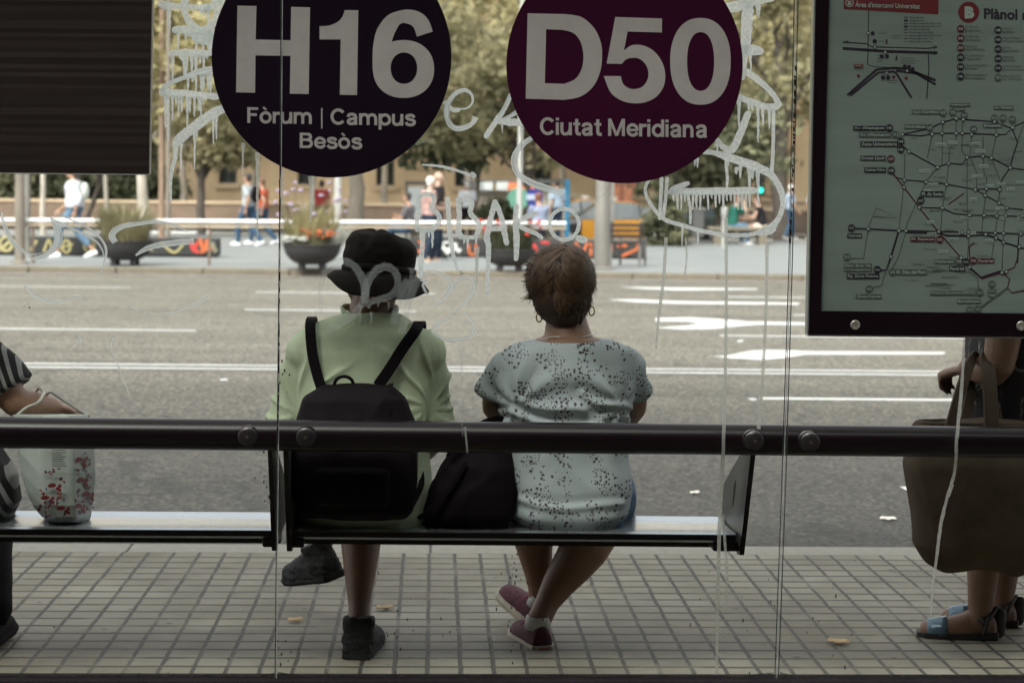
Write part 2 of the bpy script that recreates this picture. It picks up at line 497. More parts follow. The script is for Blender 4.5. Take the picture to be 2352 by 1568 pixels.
# ------------------------------------------------------------------ the building behind the camera (it shades the stop and shows in the panels)
M_shut = mat('grey_shutter', (.72, .71, .70), .5, .1, 2)
M_fac = mat('dark_facade', (.085, .078, .074), .8, .15, 1.2)
b0 = thing('shop_building', 'tall shop building with an added light-blocking slab and ribbed roller shutter behind the bus stop', 'building', (0, -11, 0))
mb = MB(); mb.box((-45, -15, 0), (45, -11, 24)); mb.build('wall', M_fac, b0)
mb = MB()
for k in range(26):
    z = .15 + k * .14
    mb.add([(-11, -10.97, z), (11, -10.97, z), (11, -10.87, z + .03), (-11, -10.87, z + .03), (11, -10.97, z + .138), (-11, -10.97, z + .138)], [(0, 1, 2, 3), (3, 2, 4, 5)])
mb.build('shutter', M_shut, b0)
mb = MB(); mb.box((-16, -10.85, 4.1), (16, 2.3, 4.35)); mb.build('shade_slab', mat('shade_slab_dark', (.10, .095, .09), .8, .1), b0)  # unseen slab added to keep sky light off the sitters' backs
for x in (-15, -7.6, 7.6, 15):
    mb = MB(); mb.box((x - .15, -2.6, .001), (x + .15, -2.3, 4.098)); mb.build('shade_slab_column', M_fac, b0)

# ------------------------------------------------------------------ university building far behind
M_stone = mat('tan_stone', (.50, .385, .255), .85, .16, .5, .2, 4)
M_stone2 = mat('pale_stone_trim', (.46, .36, .25), .85, .12, .8)
M_win = mat('dark_window_glass', (.035, .042, .042), .2, .2, .3)
M_frame = mat('dark_green_frame', (.05, .06, .055), .5)
YB = 82.0; KB = px(YB)
bd = thing('stone_building', 'long tan stone building with rows of tall dark windows behind the trees', 'building', (0, YB, -.3))
xs = [P(523 + k * 181, 380, YB).x for k in range(-4, 12)]
mb = MB()
x0, x1 = -42.0, 46.0
# pieces of wall between the openings so that every window is a real recess
tiers = [(P(500, 421, YB).z, P(500, 342, YB).z), (P(500, 235, YB).z, P(500, 110, YB).z), (9.6, 12.6)]
hw = 20.5 * KB
zb = -.4
for (za, zc) in tiers:
    mb.box((x0, YB, zb), (x1, YB + 1.2, za))
    prev = x0
    for xc in xs:
        mb.box((prev, YB, za), (xc - hw, YB + 1.2, zc)); prev = xc + hw
    mb.box((prev, YB, za), (x1, YB + 1.2, zc)); zb = zc
mb.box((x0, YB, zb), (x1, YB + 1.2, 17))
mb.build('wall', M_stone, bd)
mb = MB(); mb.box((x0, YB + 1.21, -.4), (x1, YB + 8, 17)); mb.build('rear_block', M_stone, bd)
mb = MB()
mb.box((x0, YB - .25, -.4), (x1, YB - .003, .55)); mb.build('plinth', M_stone2, bd)
mb = MB()
mb.box((x0, YB - .3, 5.15), (x1, YB - .003, 5.45)); mb.build('string_course', M_stone2, bd)
mb = MB(); mb.box((x0, YB - .7, 16.2), (x1, YB - .003, 17.2)); mb.build('cornice', M_stone2, bd)
for xc in xs:
    for (za, zc) in tiers:
        f = MB()
        f.box((xc - hw, YB + .35, za), (xc - hw + .09, YB + .45, zc)); f.box((xc + hw - .09, YB + .35, za), (xc + hw, YB + .45, zc))
        f.box((xc - .04, YB + .35, za + .1), (xc + .04, YB + .45, zc - .1))
        f.box((xc - hw + .09, YB + .35, za), (xc + hw - .09, YB + .44, za + .1)); f.box((xc - hw + .09, YB + .35, zc - .1), (xc + hw - .09, YB + .44, zc))
        fo = f.build('window', M_frame, bd)
        p_ = MB(); p_.box((xc - hw, YB + .5, za), (xc + hw, YB + .55, zc)); p_.build('pane', M_win, fo)
        s_ = MB(); s_.box((xc - hw - .15, YB - .2, za - .22), (xc + hw + .15, YB + .1, za - .005)); s_.build('sill', M_stone2, fo)

# garden wall with an iron fence in front of the building
M_gwall = mat('brown_garden_wall', (.15, .108, .08), .9, .2, 1.0)
M_iron = mat('black_iron', (.03, .028, .027), .5, .2, 4)
gw = thing('garden_wall', 'low brown garden wall topped by a pale coping in front of the stone building', 'wall', (0, 74, -.35))
mb = MB(); mb.box((-40, 74, -.4), (40, 74.35, .62)); mb.build('wall_body', M_gwall, gw)
mb = MB(); mb.box((-40, 73.94, .622), (40, 74.41, .72)); mb.build('coping', M_stone2, gw)
fe = thing('iron_fence', 'black iron fence of upright bars in front of the stone building', 'fence', (4, 73.2, -.35))
mb = MB()
for k in range(120):
    x = 3.0 + k * .13
    mb.bar((x, 73.2, -.35), (x, 73.2, 1.0), .03, .03)
mb.build('bars', M_iron, fe)
mb = MB(); mb.bar((2.9, 73.15, .95), (18.6, 73.15, .95), .04, .05); mb.bar((2.9, 73.15, -.2), (18.6, 73.15, -.2), .04, .05); mb.build('rail', M_iron, fe)

# ------------------------------------------------------------------ trees and hedges
def leaf_mat(name, c, c2, tr=.45):
    m = bpy.data.materials.new(name); m.use_nodes = True
    nt = m.node_tree; nt.nodes.clear(); L = nt.links.new
    out = N(nt, 'ShaderNodeOutputMaterial')
    tc = N(nt, 'ShaderNodeTexCoord'); n = N(nt, 'ShaderNodeTexNoise', i_Scale=1.1, i_Detail=5.0, i_Roughness=.7)
    L(tc.outputs['Object'], n.inputs['Vector'])
    cc = ramp(nt, n.outputs[0], [(0.36, c), (0.62, c2)])
    d = N(nt, 'ShaderNodeBsdfDiffuse'); t = N(nt, 'ShaderNodeBsdfTranslucent')
    L(cc, d.inputs[0]); L(cc, t.inputs[0])
    mx = N(nt, 'ShaderNodeMixShader'); mx.inputs[0].default_value = tr
    L(d.outputs[0], mx.inputs[1]); L(t.outputs[0], mx.inputs[2]); L(mx.outputs[0], out.inputs[0])
    return m
ML_yel = leaf_mat('leaves_yellow_olive', (.24, .215, .115), (.50, .45, .26))
ML_olive = leaf_mat('leaves_olive', (.165, .155, .092), (.37, .34, .205))
ML_green = leaf_mat('leaves_green', (.10, .11, .072), (.255, .25, .155))
ML_dark = leaf_mat('leaves_dark_green', (.042, .052, .034), (.125, .135, .082))
M_bark = mat('grey_brown_bark', (.17, .145, .115), .9, .3, 3, .4, 12, stretch=(1, 1, .3))
M_barkp = mat('pale_bark', (.42, .38, .32), .9, .3, 3, .3, 12, stretch=(1, 1, .4))
M_barkd = mat('dark_bark', (.07, .058, .048), .9, .3, 3, .4, 12)

def leaf_quad(mb, c, s_, rng):
    a = Vector((rng.uniform(-1, 1), rng.uniform(-1, 1), rng.uniform(-1, 1))).normalized()
    b_ = a.orthogonal().normalized(); b_ = Matrix.Rotation(rng.uniform(0, 6.28), 3, a) @ b_
    d = a.cross(b_)
    mb.add([c - b_ * s_, c + d * s_ * .55, c + b_ * s_, c - d * s_ * .55], [(0, 1, 2, 3)])
def crown_mesh(mb, c, rx, ry, rz, nclump, nleaf, s_, seed, spread=.16):
    rng = random.Random(seed)
    for k in range(nclump):
        while True:
            q = Vector((rng.uniform(-1, 1), rng.uniform(-1, 1), rng.uniform(-1, 1)))
            if .25 < q.length < 1 and noise.noise(q * 1.7 + Vector((seed, 0, 0))) > -.22: break
        cc = Vector((c[0] + q.x * rx, c[1] + q.y * ry, c[2] + q.z * rz))
        r = rng.uniform(.6, 1.3) * spread * (rx + rz) / 2
        for j in range(nleaf):
            g = Vector((rng.gauss(0, 1), rng.gauss(0, 1), rng.gauss(0, .7))) * r
            leaf_quad(mb, cc + g, s_ * rng.uniform(.6, 1.3), rng)
def tree(name, label, base, top, tw, crown, leafm, bark, seed, limbs=6, nclump=55, nleaf=70, s_=.16, group=None, lean=0.0):
    """base/top: trunk foot and fork; crown = (cx, cy, cz, rx, ry, rz)"""
    rng = random.Random(seed)
    base, top = Vector(base), Vector(top)
    t = thing(name, label, 'tree', base, group)
    mb = MB()
    pts = [lerp(base, top, k / 5) + Vector((rng.uniform(-1, 1), rng.uniform(-1, 1), 0)) * tw * .25 * (0 < k) for k in range(6)]
    mb.tube(pts, [tw * lerp(.62, .42, k / 5) for k in range(6)], 10)
    cx, cy, cz, rx, ry, rz = crown
    for k in range(limbs):
        a = 6.28 * k / limbs + rng.uniform(-.4, .4)
        e = Vector((cx + cos(a) * rx * .7, cy + sin(a) * ry * .7, cz + rng.uniform(-.4, .6) * rz))
        s0 = pts[5] if k % 2 else pts[4]
        mid = lerp(s0, e, .45) + Vector((0, 0, .12 * (e - s0).length))
        q = spline([s0, mid, e], 4)
        mb.tube(q, [tw * lerp(.3, .06, i / (len(q) - 1)) for i in range(len(q))], 7)
        for kk in range(2):
            m0 = q[4 + kk * 2]; e2 = m0 + Vector((rng.uniform(-1, 1), rng.uniform(-1, 1), rng.uniform(.1, 1))) * rx * .4
            mb.tube([m0, lerp(m0, e2, .5) + Vector((0, 0, .1)), e2], [tw * .12, tw * .08, tw * .03], 5)
    mb.build('trunk', bark, t, smooth=True)
    cb = MB(); crown_mesh(cb, crown[:3], rx, ry, rz, nclump, nleaf, s_, seed)
    o = cb.build('crown', leafm, t, fix=False)
    return t
def tr_px(name, label, x, Y, tx, ty, twpx, crown_px, leafm, bark, seed, zg=ZP, ry=None, **kw):
    k = px(Y)
    b = P(x, 500, Y); b.z = zg
    tp = P(tx, ty, Y)
    cx, cy, rx, rz = crown_px
    c = P(cx, cy, Y)
    return tree(name, label, b, tp, twpx * k, (c.x, Y + .3, c.z, rx * k, (ry or rx * .8) * k, rz * k), leafm, bark, seed, **kw)
GT = 'trees in the plaza and along the service lane'
tr_px('plane_tree', 'thick-trunked plane tree beside the flower bowl with orange blooms', 817, 47, 822, 250, 34, (800, 40, 300, 170), ML_olive, M_bark, 3, nclump=56, group=GT)
tr_px('young_tree', 'slender tree with a dark forked trunk rising behind the round green sign', 1214, 52, 1208, 405, 15, (1160, 230, 190, 165), ML_olive, M_barkd, 5, limbs=7, nclump=46, group=GT)
tr_px('young_tree', 'thin dark-stemmed tree beside the white awning of the kiosk', 1088, 58, 1100, 380, 12, (1040, 300, 170, 90), ML_dark, M_barkd, 8, nclump=46, group=GT)
tr_px('plane_tree', 'tall yellowing tree filling the gap above the two round stickers', 1075, 66, 1080, 200, 16, (1090, 40, 210, 170), ML_yel, M_bark, 11, nclump=60, group=GT, zg=ZL)
tr_px('plane_tree', 'stout dark-trunked tree behind the sitting couple', 1797, 58, 1790, 230, 34, (1760, 110, 230, 190), ML_olive, M_barkd, 13, nclump=54, group=GT, zg=ZL)
tr_px('young_tree', 'thin pale-stemmed tree between the yellow cab and the sitting couple', 1540, 50, 1548, 380, 13, (1600, 330, 190, 130), ML_green, M_bark, 17, nclump=52, group=GT)
tr_px('young_tree', 'dark bushy tree behind the white zigzag paint of the glass', 1650, 62, 1655, 420, 14, (1640, 360, 150, 90), ML_dark, M_barkd, 19, nclump=52, group=GT, zg=ZL)
tr_px('plane_tree', 'yellow-leaved tree seen between the dark panel and the first round sticker', 330, 49, 322, 300, 22, (420, 130, 210, 190), ML_yel, M_barkp, 23, nclump=60, group=GT)
tr_px('plane_tree', 'broad yellow-green tree over the walking pair', 585, 68, 590, 260, 15, (600, 150, 200, 140), ML_yel, M_bark, 29, nclump=56, group=GT, zg=ZL)
tr_px('young_tree', 'bushy olive tree with a red-brown stem beside the steel pole', 463, 64, 465, 390, 18, (480, 290, 130, 100), ML_olive, M_barkd, 31, nclump=44, group=GT, zg=ZL)
tr_px('young_tree', 'thin crooked sapling behind the person in the white blouse', 246, 55, 240, 340, 9, (230, 230, 120, 110), ML_green, M_barkp, 37, nclump=28, group=GT, zg=ZL)
tr_px('birch_tree', 'white-barked slim tree beside the person in the white blouse', 99, 50, 98, 260, 11, (90, 140, 140, 120), ML_olive, M_barkp, 41, nclump=30, group=GT)
tr_px('young_tree', 'leaning brown stem behind the yellow scrawl of the black block', 172, 57, 240, 410, 12, (280, 300, 120, 100), ML_green, M_barkd, 43, nclump=28, group=GT, zg=ZL)
tr_px('plane_tree', 'large yellowing tree on the far side by the map panel', 1935, 67, 1930, 150, 20, (1900, 50, 220, 170), ML_yel, M_bark, 47, nclump=56, group=GT, zg=ZL)
tr_px('plane_tree', 'tall tree whose crown shows above the purple sticker', 1400, 72, 1400, 160, 18, (1450, 120, 260, 200), ML_olive, M_bark, 53, nclump=56, group=GT, zg=ZL)

for i, (x, cx, cy, rx, m_, lb) in enumerate(((60, 70, 150, 230, ML_olive, 'far olive tree behind the dark panel'), (420, 450, 120, 250, ML_yel, 'far yellow tree close to the stone facade behind the walking pair'), (880, 900, 130, 250, ML_yel, 'far yellow tree close to the stone facade between the stickers'),
        (1290, 1290, 150, 240, ML_olive, 'far olive tree close to the stone facade above the kiosk'), (1690, 1690, 140, 250, ML_yel, 'far yellow tree close to the stone facade above the painted loops'), (2060, 2080, 130, 240, ML_olive, 'far olive tree behind the map panel'))):
    tr_px('plane_tree', lb, x, 77, x + 4, 330, 15, (cx, cy - 40, rx, 170), m_, M_bark, 70 + i, nclump=62, s_=.22, group=GT, zg=-.33, ry=150)
def shrub(name, label, x, ytop, ybot, wpx, Y, leafm, seed, n=40, s_=.12, cat='shrub', group=None, zg=None):
    k = px(Y); c = P(x, (ytop + ybot) / 2, Y)
    t = thing(name, label, cat, (c.x, Y, P(x, ybot, Y).z if zg is None else zg), group)
    mb = MB(); crown_mesh(mb, c, wpx / 2 * k, max(.5, wpx * .2 * k), (ybot - ytop) / 2 * k, n, 60, s_, seed, .2)
    mb.build('foliage', leafm, t, fix=False)
    rng = random.Random(seed); st = MB(); z0 = t.location.z
    for q in range(5):
        xx = c.x + rng.uniform(-.3, .3) * wpx * k
        st.tube([(xx, Y, z0), (xx + rng.uniform(-.1, .1), Y, c.z)], .02, 6)
    st.build('stem', M_barkd, t, smooth=True)
    return t
GS = 'shrubs along the garden wall'
shrub('hedge_shrub', 'dense dark hedge behind the person in the white blouse', 185, 375, 478, 210, 78, ML_dark, 61, 60, .2, group=GS, zg=-.35)
shrub('hedge_shrub', 'dense dark hedge below the near corner of the dark panel', 345, 390, 478, 150, 78.5, ML_dark, 62, 44, .2, group=GS, zg=-.35)
shrub('hedge_shrub', 'green hedge at the end beside the pale pole', 30, 390, 480, 130, 77.5, ML_green, 63, 40, .2, group=GS, zg=-.35)
shrub('round_shrub', 'tall rounded green shrub behind the wooden bench', 1528, 450, 585, 95, 47, ML_green, 65, 40, .09, group=None, zg=ZP)
shrub('round_shrub', 'dark green bush behind the white letter A of the graffiti', 1155, 468, 545, 120, 50, ML_dark, 66, 34, .09, zg=ZP)
shrub('round_shrub', 'low olive bush next to the iron fence', 1600, 520, 560, 90, 71, ML_olive, 67, 24, .12, zg=ZL)
# ================================================================== BUS SHELTER
YG = 5.0
M_black = mat('black_painted_metal', (.006, .0025, .0045), .30, .25, 5, spec=.28)
M_dark = mat('dark_bolt_metal', (.035, .03, .032), .32, .2, 30, metal=.6)
M_steel = mat('brushed_seat_steel', (.50, .53, .56), .24, .08, 3, metal=.85, stretch=(.2, 6, 6))
M_plate = mat('grey_bracket_metal', (.10, .105, .10), .45, .15, 8, metal=.3)
M_alu = mat('aluminium_lip', (.7, .71, .7), .35, .05, 8, metal=.6)

def glass_mat():
    m = bpy.data.materials.new('clear_glass'); m.use_nodes = True
    nt = m.node_tree; nt.nodes.clear()
    o = N(nt, 'ShaderNodeOutputMaterial'); t = N(nt, 'ShaderNodeBsdfTransparent')
    t.inputs[0].default_value = (.945, .968, .930, 1)
    nt.links.new(t.outputs[0], o.inputs[0]); return m
M_glass = glass_mat()
M_gedge = mat('glass_edge', (.035, .05, .045), .15, .5, 14, stretch=(1, 1, .6))
M_gedge2 = mat('pale_glass_edge', (.38, .40, .37), .2, .5, 9)
M_roof = bpy.data.materials.new('milky_roof_panel'); M_roof.use_nodes = True
_n = M_roof.node_tree; _b = _n.nodes['Principled BSDF']; _b.inputs['Base Color'].default_value = (.6, .6, .58, 1)
_t = N(_n, 'ShaderNodeBsdfTranslucent', i_0=(.85, .86, .83, 1)); _m = N(_n, 'ShaderNodeMixShader', i_0=.5)
_n.links.new(_b.outputs[0], _m.inputs[1]); _n.links.new(_t.outputs[0], _m.inputs[2]); _n.links.new(_m.outputs[0], _n.nodes['Material Output'].inputs[0])

# frame of the shelter: base, posts out of frame, roof
sh = thing('bus_shelter', 'black metal bus shelter with a flat roof over the waiting people', 'bus shelter', (0, YG, 0))
zbase = P(1176, 1556.5, YG).z
mb = MB(); mb.box((-3.6, 4.96, 0.0), (3.9, 5.05, zbase)); mb.bevel('base_rail', mat('matt_black_rail', (.012, .008, .010), .8, .3, 4, spec=.15), sh, .004)
mb = MB(); mb.add([(-3.55, 4.72, 2.68), (3.85, 4.72, 2.68), (3.85, 6.15, 2.68), (-3.55, 6.15, 2.68)], [(0, 1, 2, 3)]); mb.build('roof', M_roof, sh)
for a_, b_ in (((-3.6, 4.66, 2.63), (3.9, 4.72, 2.72)), ((-3.6, 6.15, 2.63), (3.9, 6.21, 2.72))):
    mb = MB(); mb.box(a_, b_); mb.bevel('roof_beam', M_black, sh, .005)
for x in (-3.55, 3.85):
    mb = MB(); mb.box((x - .05, 4.95, .001), (x + .05, 5.07, 2.62)); mb.bevel('post', M_black, sh, .006)

# three panes
def pane(label, xl, xr, ydirt):
    """xl, xr: measured edge lines ((x_top, x_bottom)) or a world x"""
    def ex(e, top):
        if isinstance(e, tuple): return P(e[0] if top else e[1], 0 if top else 1556, YG)
        q = P(1176, 0 if top else 1556, YG); q.x = e; return q
    a, b_, c, d = ex(xl, True), ex(xr, True), ex(xr, False), ex(xl, False)
    ext = lambda t, bt: t + (t - bt) * ((2.6 - t.z) / (t.z - bt.z))
    a, b_ = ext(a, d), ext(b_, c)
    t = thing('glass_pane', label, 'glass pane', (d.x, YG, zbase))
    mb = MB(); mb.add([a, b_, c, d], [(0, 1, 2, 3)])
    mb.build('glass_sheet', M_glass, t)
    return t
g1 = pane('clear shelter pane behind the striped sleeve, smeared with curved white strokes', -3.5, (643.5, 631), 0)
g2 = pane('clear middle shelter pane in front of the two seated people', (649, 634), (1825, 1779.5), 0)
g3 = pane('clear shelter pane between the double seam and the tote bag', (1834.5, 1788), 3.8, 0)
def edge(pn, pts, wpx, m, name='pane_edge', dy=-.008):
    mb = MB()
    for i in range(len(pts) - 1):
        a = P(pts[i][0], pts[i][1], YG + dy); b_ = P(pts[i + 1][0], pts[i + 1][1], YG + dy)
        wd = wpx * px(YG) / 2
        mb.add([a + Vector((-wd, 0, 0)), a + Vector((wd, 0, 0)), b_ + Vector((wd, 0, 0)), b_ + Vector((-wd, 0, 0))], [(0, 1, 2, 3)])
    return mb.build(name, m, pn)
edge(g1, [(646, -40), (643, 400), (637, 1000), (632, 1556)], 2.4, M_gedge)
edge(g2, [(649, -40), (646, 400), (640, 1000), (634.5, 1556)], 1.5, M_gedge2)
rng = random.Random(4)
mb = MB(); y = 330
while y < 1010:                               # black sealant crumbs in the seam
    h = rng.uniform(6, 26); x = 646 - (y / 1556) * 12 + rng.uniform(-1, 1); wd = rng.uniform(1.4, 3.6)
    mb.prism([P(x - wd * .5, y, YG - .010), P(x + wd * .5, y + 3, YG - .010), P(x + wd * .4, y + h, YG - .010), P(x - wd * .4, y + h - 2, YG - .010)], (0, .001, 0)); y += h * rng.uniform(.8, 1.2)
mb.build('seam_sealant', M_black, g1)
edge(g2, [(1825, -40), (1812, 600), (1796, 1100), (1779.5, 1556)], 2.2, M_gedge)
edge(g2, [(1828.5, -40), (1815.5, 600), (1800, 1100), (1783.5, 1556)], 2.2, M_gedge2, dy=-.005)
edge(g3, [(1834, -40), (1820, 600), (1805, 1100), (1788, 1556)], 2.4, M_gedge)
mb = MB(); y = 150
while y < 560:
    h = rng.uniform(5, 20); x = 1832 - (y / 1556) * 46 + rng.uniform(-1, 1); wd = rng.uniform(2, 5)
    mb.prism([P(x - wd * .5, y, YG - .010), P(x + wd * .5, y + 3, YG - .010), P(x + wd * .4, y + h, YG - .010), P(x - wd * .4, y + h - 2, YG - .010)], (0, .001, 0)); y += h * rng.uniform(.9, 1.6)
mb.build('seam_sealant', M_black, g3)

# back rail with its four fixings
YR = 5.115
RA, RB = P(-260, 990.5, YR), P(2620, 1018, YR)
rail = thing('back_rail', 'thick black round rail running behind the backs of the waiting people', 'rail', (RA.x, YR, 0))
rr = 36.0 * px(YR)
mb = MB(); mb.tube([RA, lerp(RA, RB, .33), lerp(RA, RB, .66), RB], rr, 40, dome=False); mb.build('tube', M_black, rail, smooth=True, angle=40)
for x, y in ((568, 1003), (702, 1004), (1733, 1012), (1862, 1015)):
    c = P(x, y, YG - .012)
    mb = MB()
    prof = [(22, 0.0), (22.5, .012), (19, .013), (19, .018), (24, .019), (24, .030), (20, .031), (20, .06)]
    rings = []
    for r, h in [(3, -.006), (15, -.005), (20, -.002)] + prof:
        rings.append([c + Vector((r * px(YG) * cos(2 * pi * j / 28), h, r * px(YG) * sin(2 * pi * j / 28))) for j in range(28)])
    mb.loft(rings); mb.build('fixing', M_dark, rail, smooth=True, angle=35)
    mb = MB(); mb.disc(c + Vector((0, -.0062, 0)), (0, -1, 0), .0045, .001, 6); mb.build('screw', mat('dull_brass', (.12, .10, .06), .5, .3, 90, metal=.6), rail)

# benches
def shape2d(loops, mapf, th=None, mi=0, mb=None):
    """filled outline with holes; loops are lists of (u, v); mapf(u, v, h) -> point"""
    cu = bpy.data.curves.new('tmp', 'CURVE'); cu.dimensions = '2D'; cu.fill_mode = 'BOTH'
    for lp in loops:
        sp = cu.splines.new('POLY'); sp.points.add(len(lp) - 1); sp.use_cyclic_u = True
        for q, (u, v) in zip(sp.points, lp): q.co = (u, v, 0, 1)
    if th: cu.extrude = th / 2
    o = bpy.data.objects.new('tmp', cu); col.objects.link(o)
    me = bpy.data.meshes.new_from_object(o.evaluated_get(bpy.context.evaluated_depsgraph_get()))
    bpy.data.objects.remove(o); bpy.data.curves.remove(cu)
    mb = mb or MB()
    mb.add([mapf(v.co.x, v.co.y, v.co.z) for v in me.vertices], [tuple(p.vertices) for p in me.polygons], mi)
    bpy.data.meshes.remove(me)
    return mb
SY0, SY1 = 5.30, 5.60
def bench(label, xa, xb, ya, yb):
    """seat between measured points (xa, ya)-(xb, yb) of its rear edge"""
    A, B = P(xa, ya, SY0), P(xb, yb, SY0)
    t = thing('bench', label, 'bench', (A.x, SY0, 0))
    def q(p_, dy, dz): return p_ + Vector((0, dy, dz))
    prof = [(0, 0), (.015, .004), (.10, -.004), (.22, -.006), (.285, .002), (.30, -.004), (.303, -.03), (.297, -.032), (.28, -.015), (.02, -.018), (.004, -.02), (0, -.024)]
    mb = MB(); mb.loft([[q(A, y_, z_) for y_, z_ in prof], [q(B, y_, z_) for y_, z_ in prof]])
    mb.build('seat', M_steel, t)
    mb = MB(); pr2 = [(-.004, -.001), (-.004, -.017), (.05, -.030), (.05, -.022), (.0035, -.0165), (.0, -.001)]
    mb.loft([[q(A, y_, z_) for y_, z_ in pr2], [q(B, y_, z_) for y_, z_ in pr2]])
    mb.build('rear_edge', M_black, t)
    mb = MB(); mb.bar(q(A, .16, -.045), q(B, .16, -.045), .05, .04); mb.build('support_bar', M_black, t)
    return t, A, B
def bracket(t, x, zs, xin):
    """end plate hanging from the rail to the seat; a sheet standing across the bench with a slot in it"""
    th = .010
    out = [(5.11, .72), (5.185, .74), (5.57, .56), (5.605, .50), (5.605, .415), (5.32, .405), (5.27, .42)]
    out = [(y_, z_ + zs) for y_, z_ in out]
    slot = []
    for k in range(20):
        a = 2 * pi * k / 20; cx, cz = 5.385 - .02 * sin(a), .555 + zs
        slot.append((cx + .016 * cos(a) + (.0), cz + .048 * sin(a)))
    mb = shape2d([out, slot], lambda u, v, h: Vector((x + h, u, v)), th)
    mb.build('bracket', M_plate, t)
    mb = MB()
    for i in (0, 5):
        pass
    mb.bar((x, 5.106, .73 + zs), (x, 5.262, .40 + zs), th + .004, .012); mb.bar((x, 5.262, .40 + zs), (x, 5.31, .395 + zs), th + .004, .012)
    mb.build('bracket_edge', M_black, t)
    mb = MB(); mb.box((min(x, xin) - .004, 5.29, .398 + zs), (max(x, xin) + .006, 5.42, .428 + zs)); mb.bevel('seat_clamp', M_black, t, .006)
bl, A1, B1 = bench('steel bench seat under the white flowered bag', -520, 636, 1211, 1217.5)
br, A2, B2 = bench('steel bench seat carrying the man with the cap and the woman with short hair', 664, 1690, 1218.5, 1227.5)
zref = .447
bracket(bl, B1.x - .004, B1.z - zref, P(606, 1240, 5.3).x)
bracket(br, A2.x + .004, A2.z - zref, P(694, 1240, 5.3).x)
bracket(br, B2.x + .012, B2.z - zref, P(1640, 1240, 5.3).x)

# ------------------------------------------------------------------ panels
M_panel = mat('dark_poster_back', (.0165, .0095, .0095), .42, .35, 3, spec=.5, stretch=(.6, 1, 7))
pl = thing('advert_panel', 'dark blank back of a poster panel hanging high on the shelter', 'panel', (P(342, 400, 5.03).x, 5.03, P(342, 400, 5.03).z))
mb = MB()
F = [P(-500, 391, 5.03), P(342, 400, 5.03), P(348.5, -20, 5.03) + Vector((.006, 0, .35)), P(-500, -20, 5.03) + Vector((0, 0, .35))]
N_ = 150                                       # added ribs imitate reflected shutter stripes: shallow corrugations of uneven pitch
rg = random.Random(5); rows_ = [0.0]
while rows_[-1] < 1: rows_.append(rows_[-1] + rg.choice([.012, .014, .017, .022, .026]))
rings = []
for k, t in enumerate(rows_):
    t = min(t, 1); a_, b_ = lerp(F[0], F[3], t), lerp(F[1], F[2], t); d_ = Vector((0, -(.0011 if k % 2 else 0) * rg.uniform(.1, 1), 0))
    rings.append([a_ + d_, b_ + d_, b_ + Vector((0, .03, 0)), a_ + Vector((0, .03, 0))])
mb.loft(rings); mb.build('sheet', M_panel, pl)
mb = MB(); mb.bar(F[0] + Vector((0, .01, -.0015)), F[1] + Vector((0, .01, -.0015)), .02, .003); mb.bar(F[1] + Vector((.0015, .01, 0)), F[2] + Vector((.0015, .01, 0)), .02, .003)
mb.build('lip', mat('dull_lip', (.25, .25, .24), .4, .1), pl)

M_paper = mat('grey_green_map_paper', (.115, .155, .130), .55, .20, 2.2, stretch=(.5, 1, 4), coat=1.0)
M_ink = mat('navy_ink', (.010, .007, .012), .5, .1)
M_ink2 = mat('grey_green_ink', (.045, .06, .05), .5, .1)
M_red = mat('dark_red_ink', (.075, .006, .008), .5, .1)
M_maroon = mat('maroon_ink', (.05, .007, .012), .5, .1)
M_white = mat('map_white', (.19, .25, .21), .5, .05)
M_grey = mat('map_thin_ink', (.05, .062, .053), .5, .1)
YM = 4.94
mp_ = thing('route_map_panel', 'framed bus network map in a black case on the shelter', 'map', (P(1858, 770, YM).x, YM, P(1858, 770, YM).z))
def fr(pts): return [P(x, y, YM) for x, y in pts]
O = fr([(1858, 768), (2700, 777), (2700, -60), (1875, -60)])
I = fr([(1886, 714), (2690, 724), (2690, -60), (1907, -60)])
O[2].z += .3; O[3].z += .3; I[2].z += .28; I[3].z += .28
mb = MB()
for i in range(4):
    k = (i + 1) % 4
    mb.prism([O[i], O[k], I[k], I[i]], (0, .035, 0))
mb.build('frame', M_black, mp_)
mb = MB(); mb.prism([q + Vector((0, .012, 0)) for q in I], (0, .01, 0)); mb.build('map_sheet', M_paper, mp_)
mb = MB(); mb.bar(O[0] + Vector((-.002, .02, -.003)), O[1] + Vector((0, .02, -.003)), .03, .004); mb.build('lip', M_alu, mp_)
mb = MB(); mb.bar(O[0] + Vector((-.0025, .02, 0)), O[3] + Vector((-.0025, .02, 0)), .03, .004); mb.build('lip', mat('dull_lip2', (.16, .19, .17), .3, .1), mp_)
for x, y in ((1964, 746), (2345, 748)):
    c = P(x, y, YM); mb = MB()
    r0 = 11.5 * px(YM)
    mb.loft([[c + Vector((r * r0 * cos(2 * pi * j / 24), h, r * r0 * sin(2 * pi * j / 24))) for j in range(24)] for r, h in ((1, -.001), (.98, -.004), (.75, -.0055), (.5, -.0035), (.2, -.0033))])
    mb.build('screw', mat('screw_steel', (.42, .40, .34), .35, .5, 200, metal=.7), mp_, smooth=True)

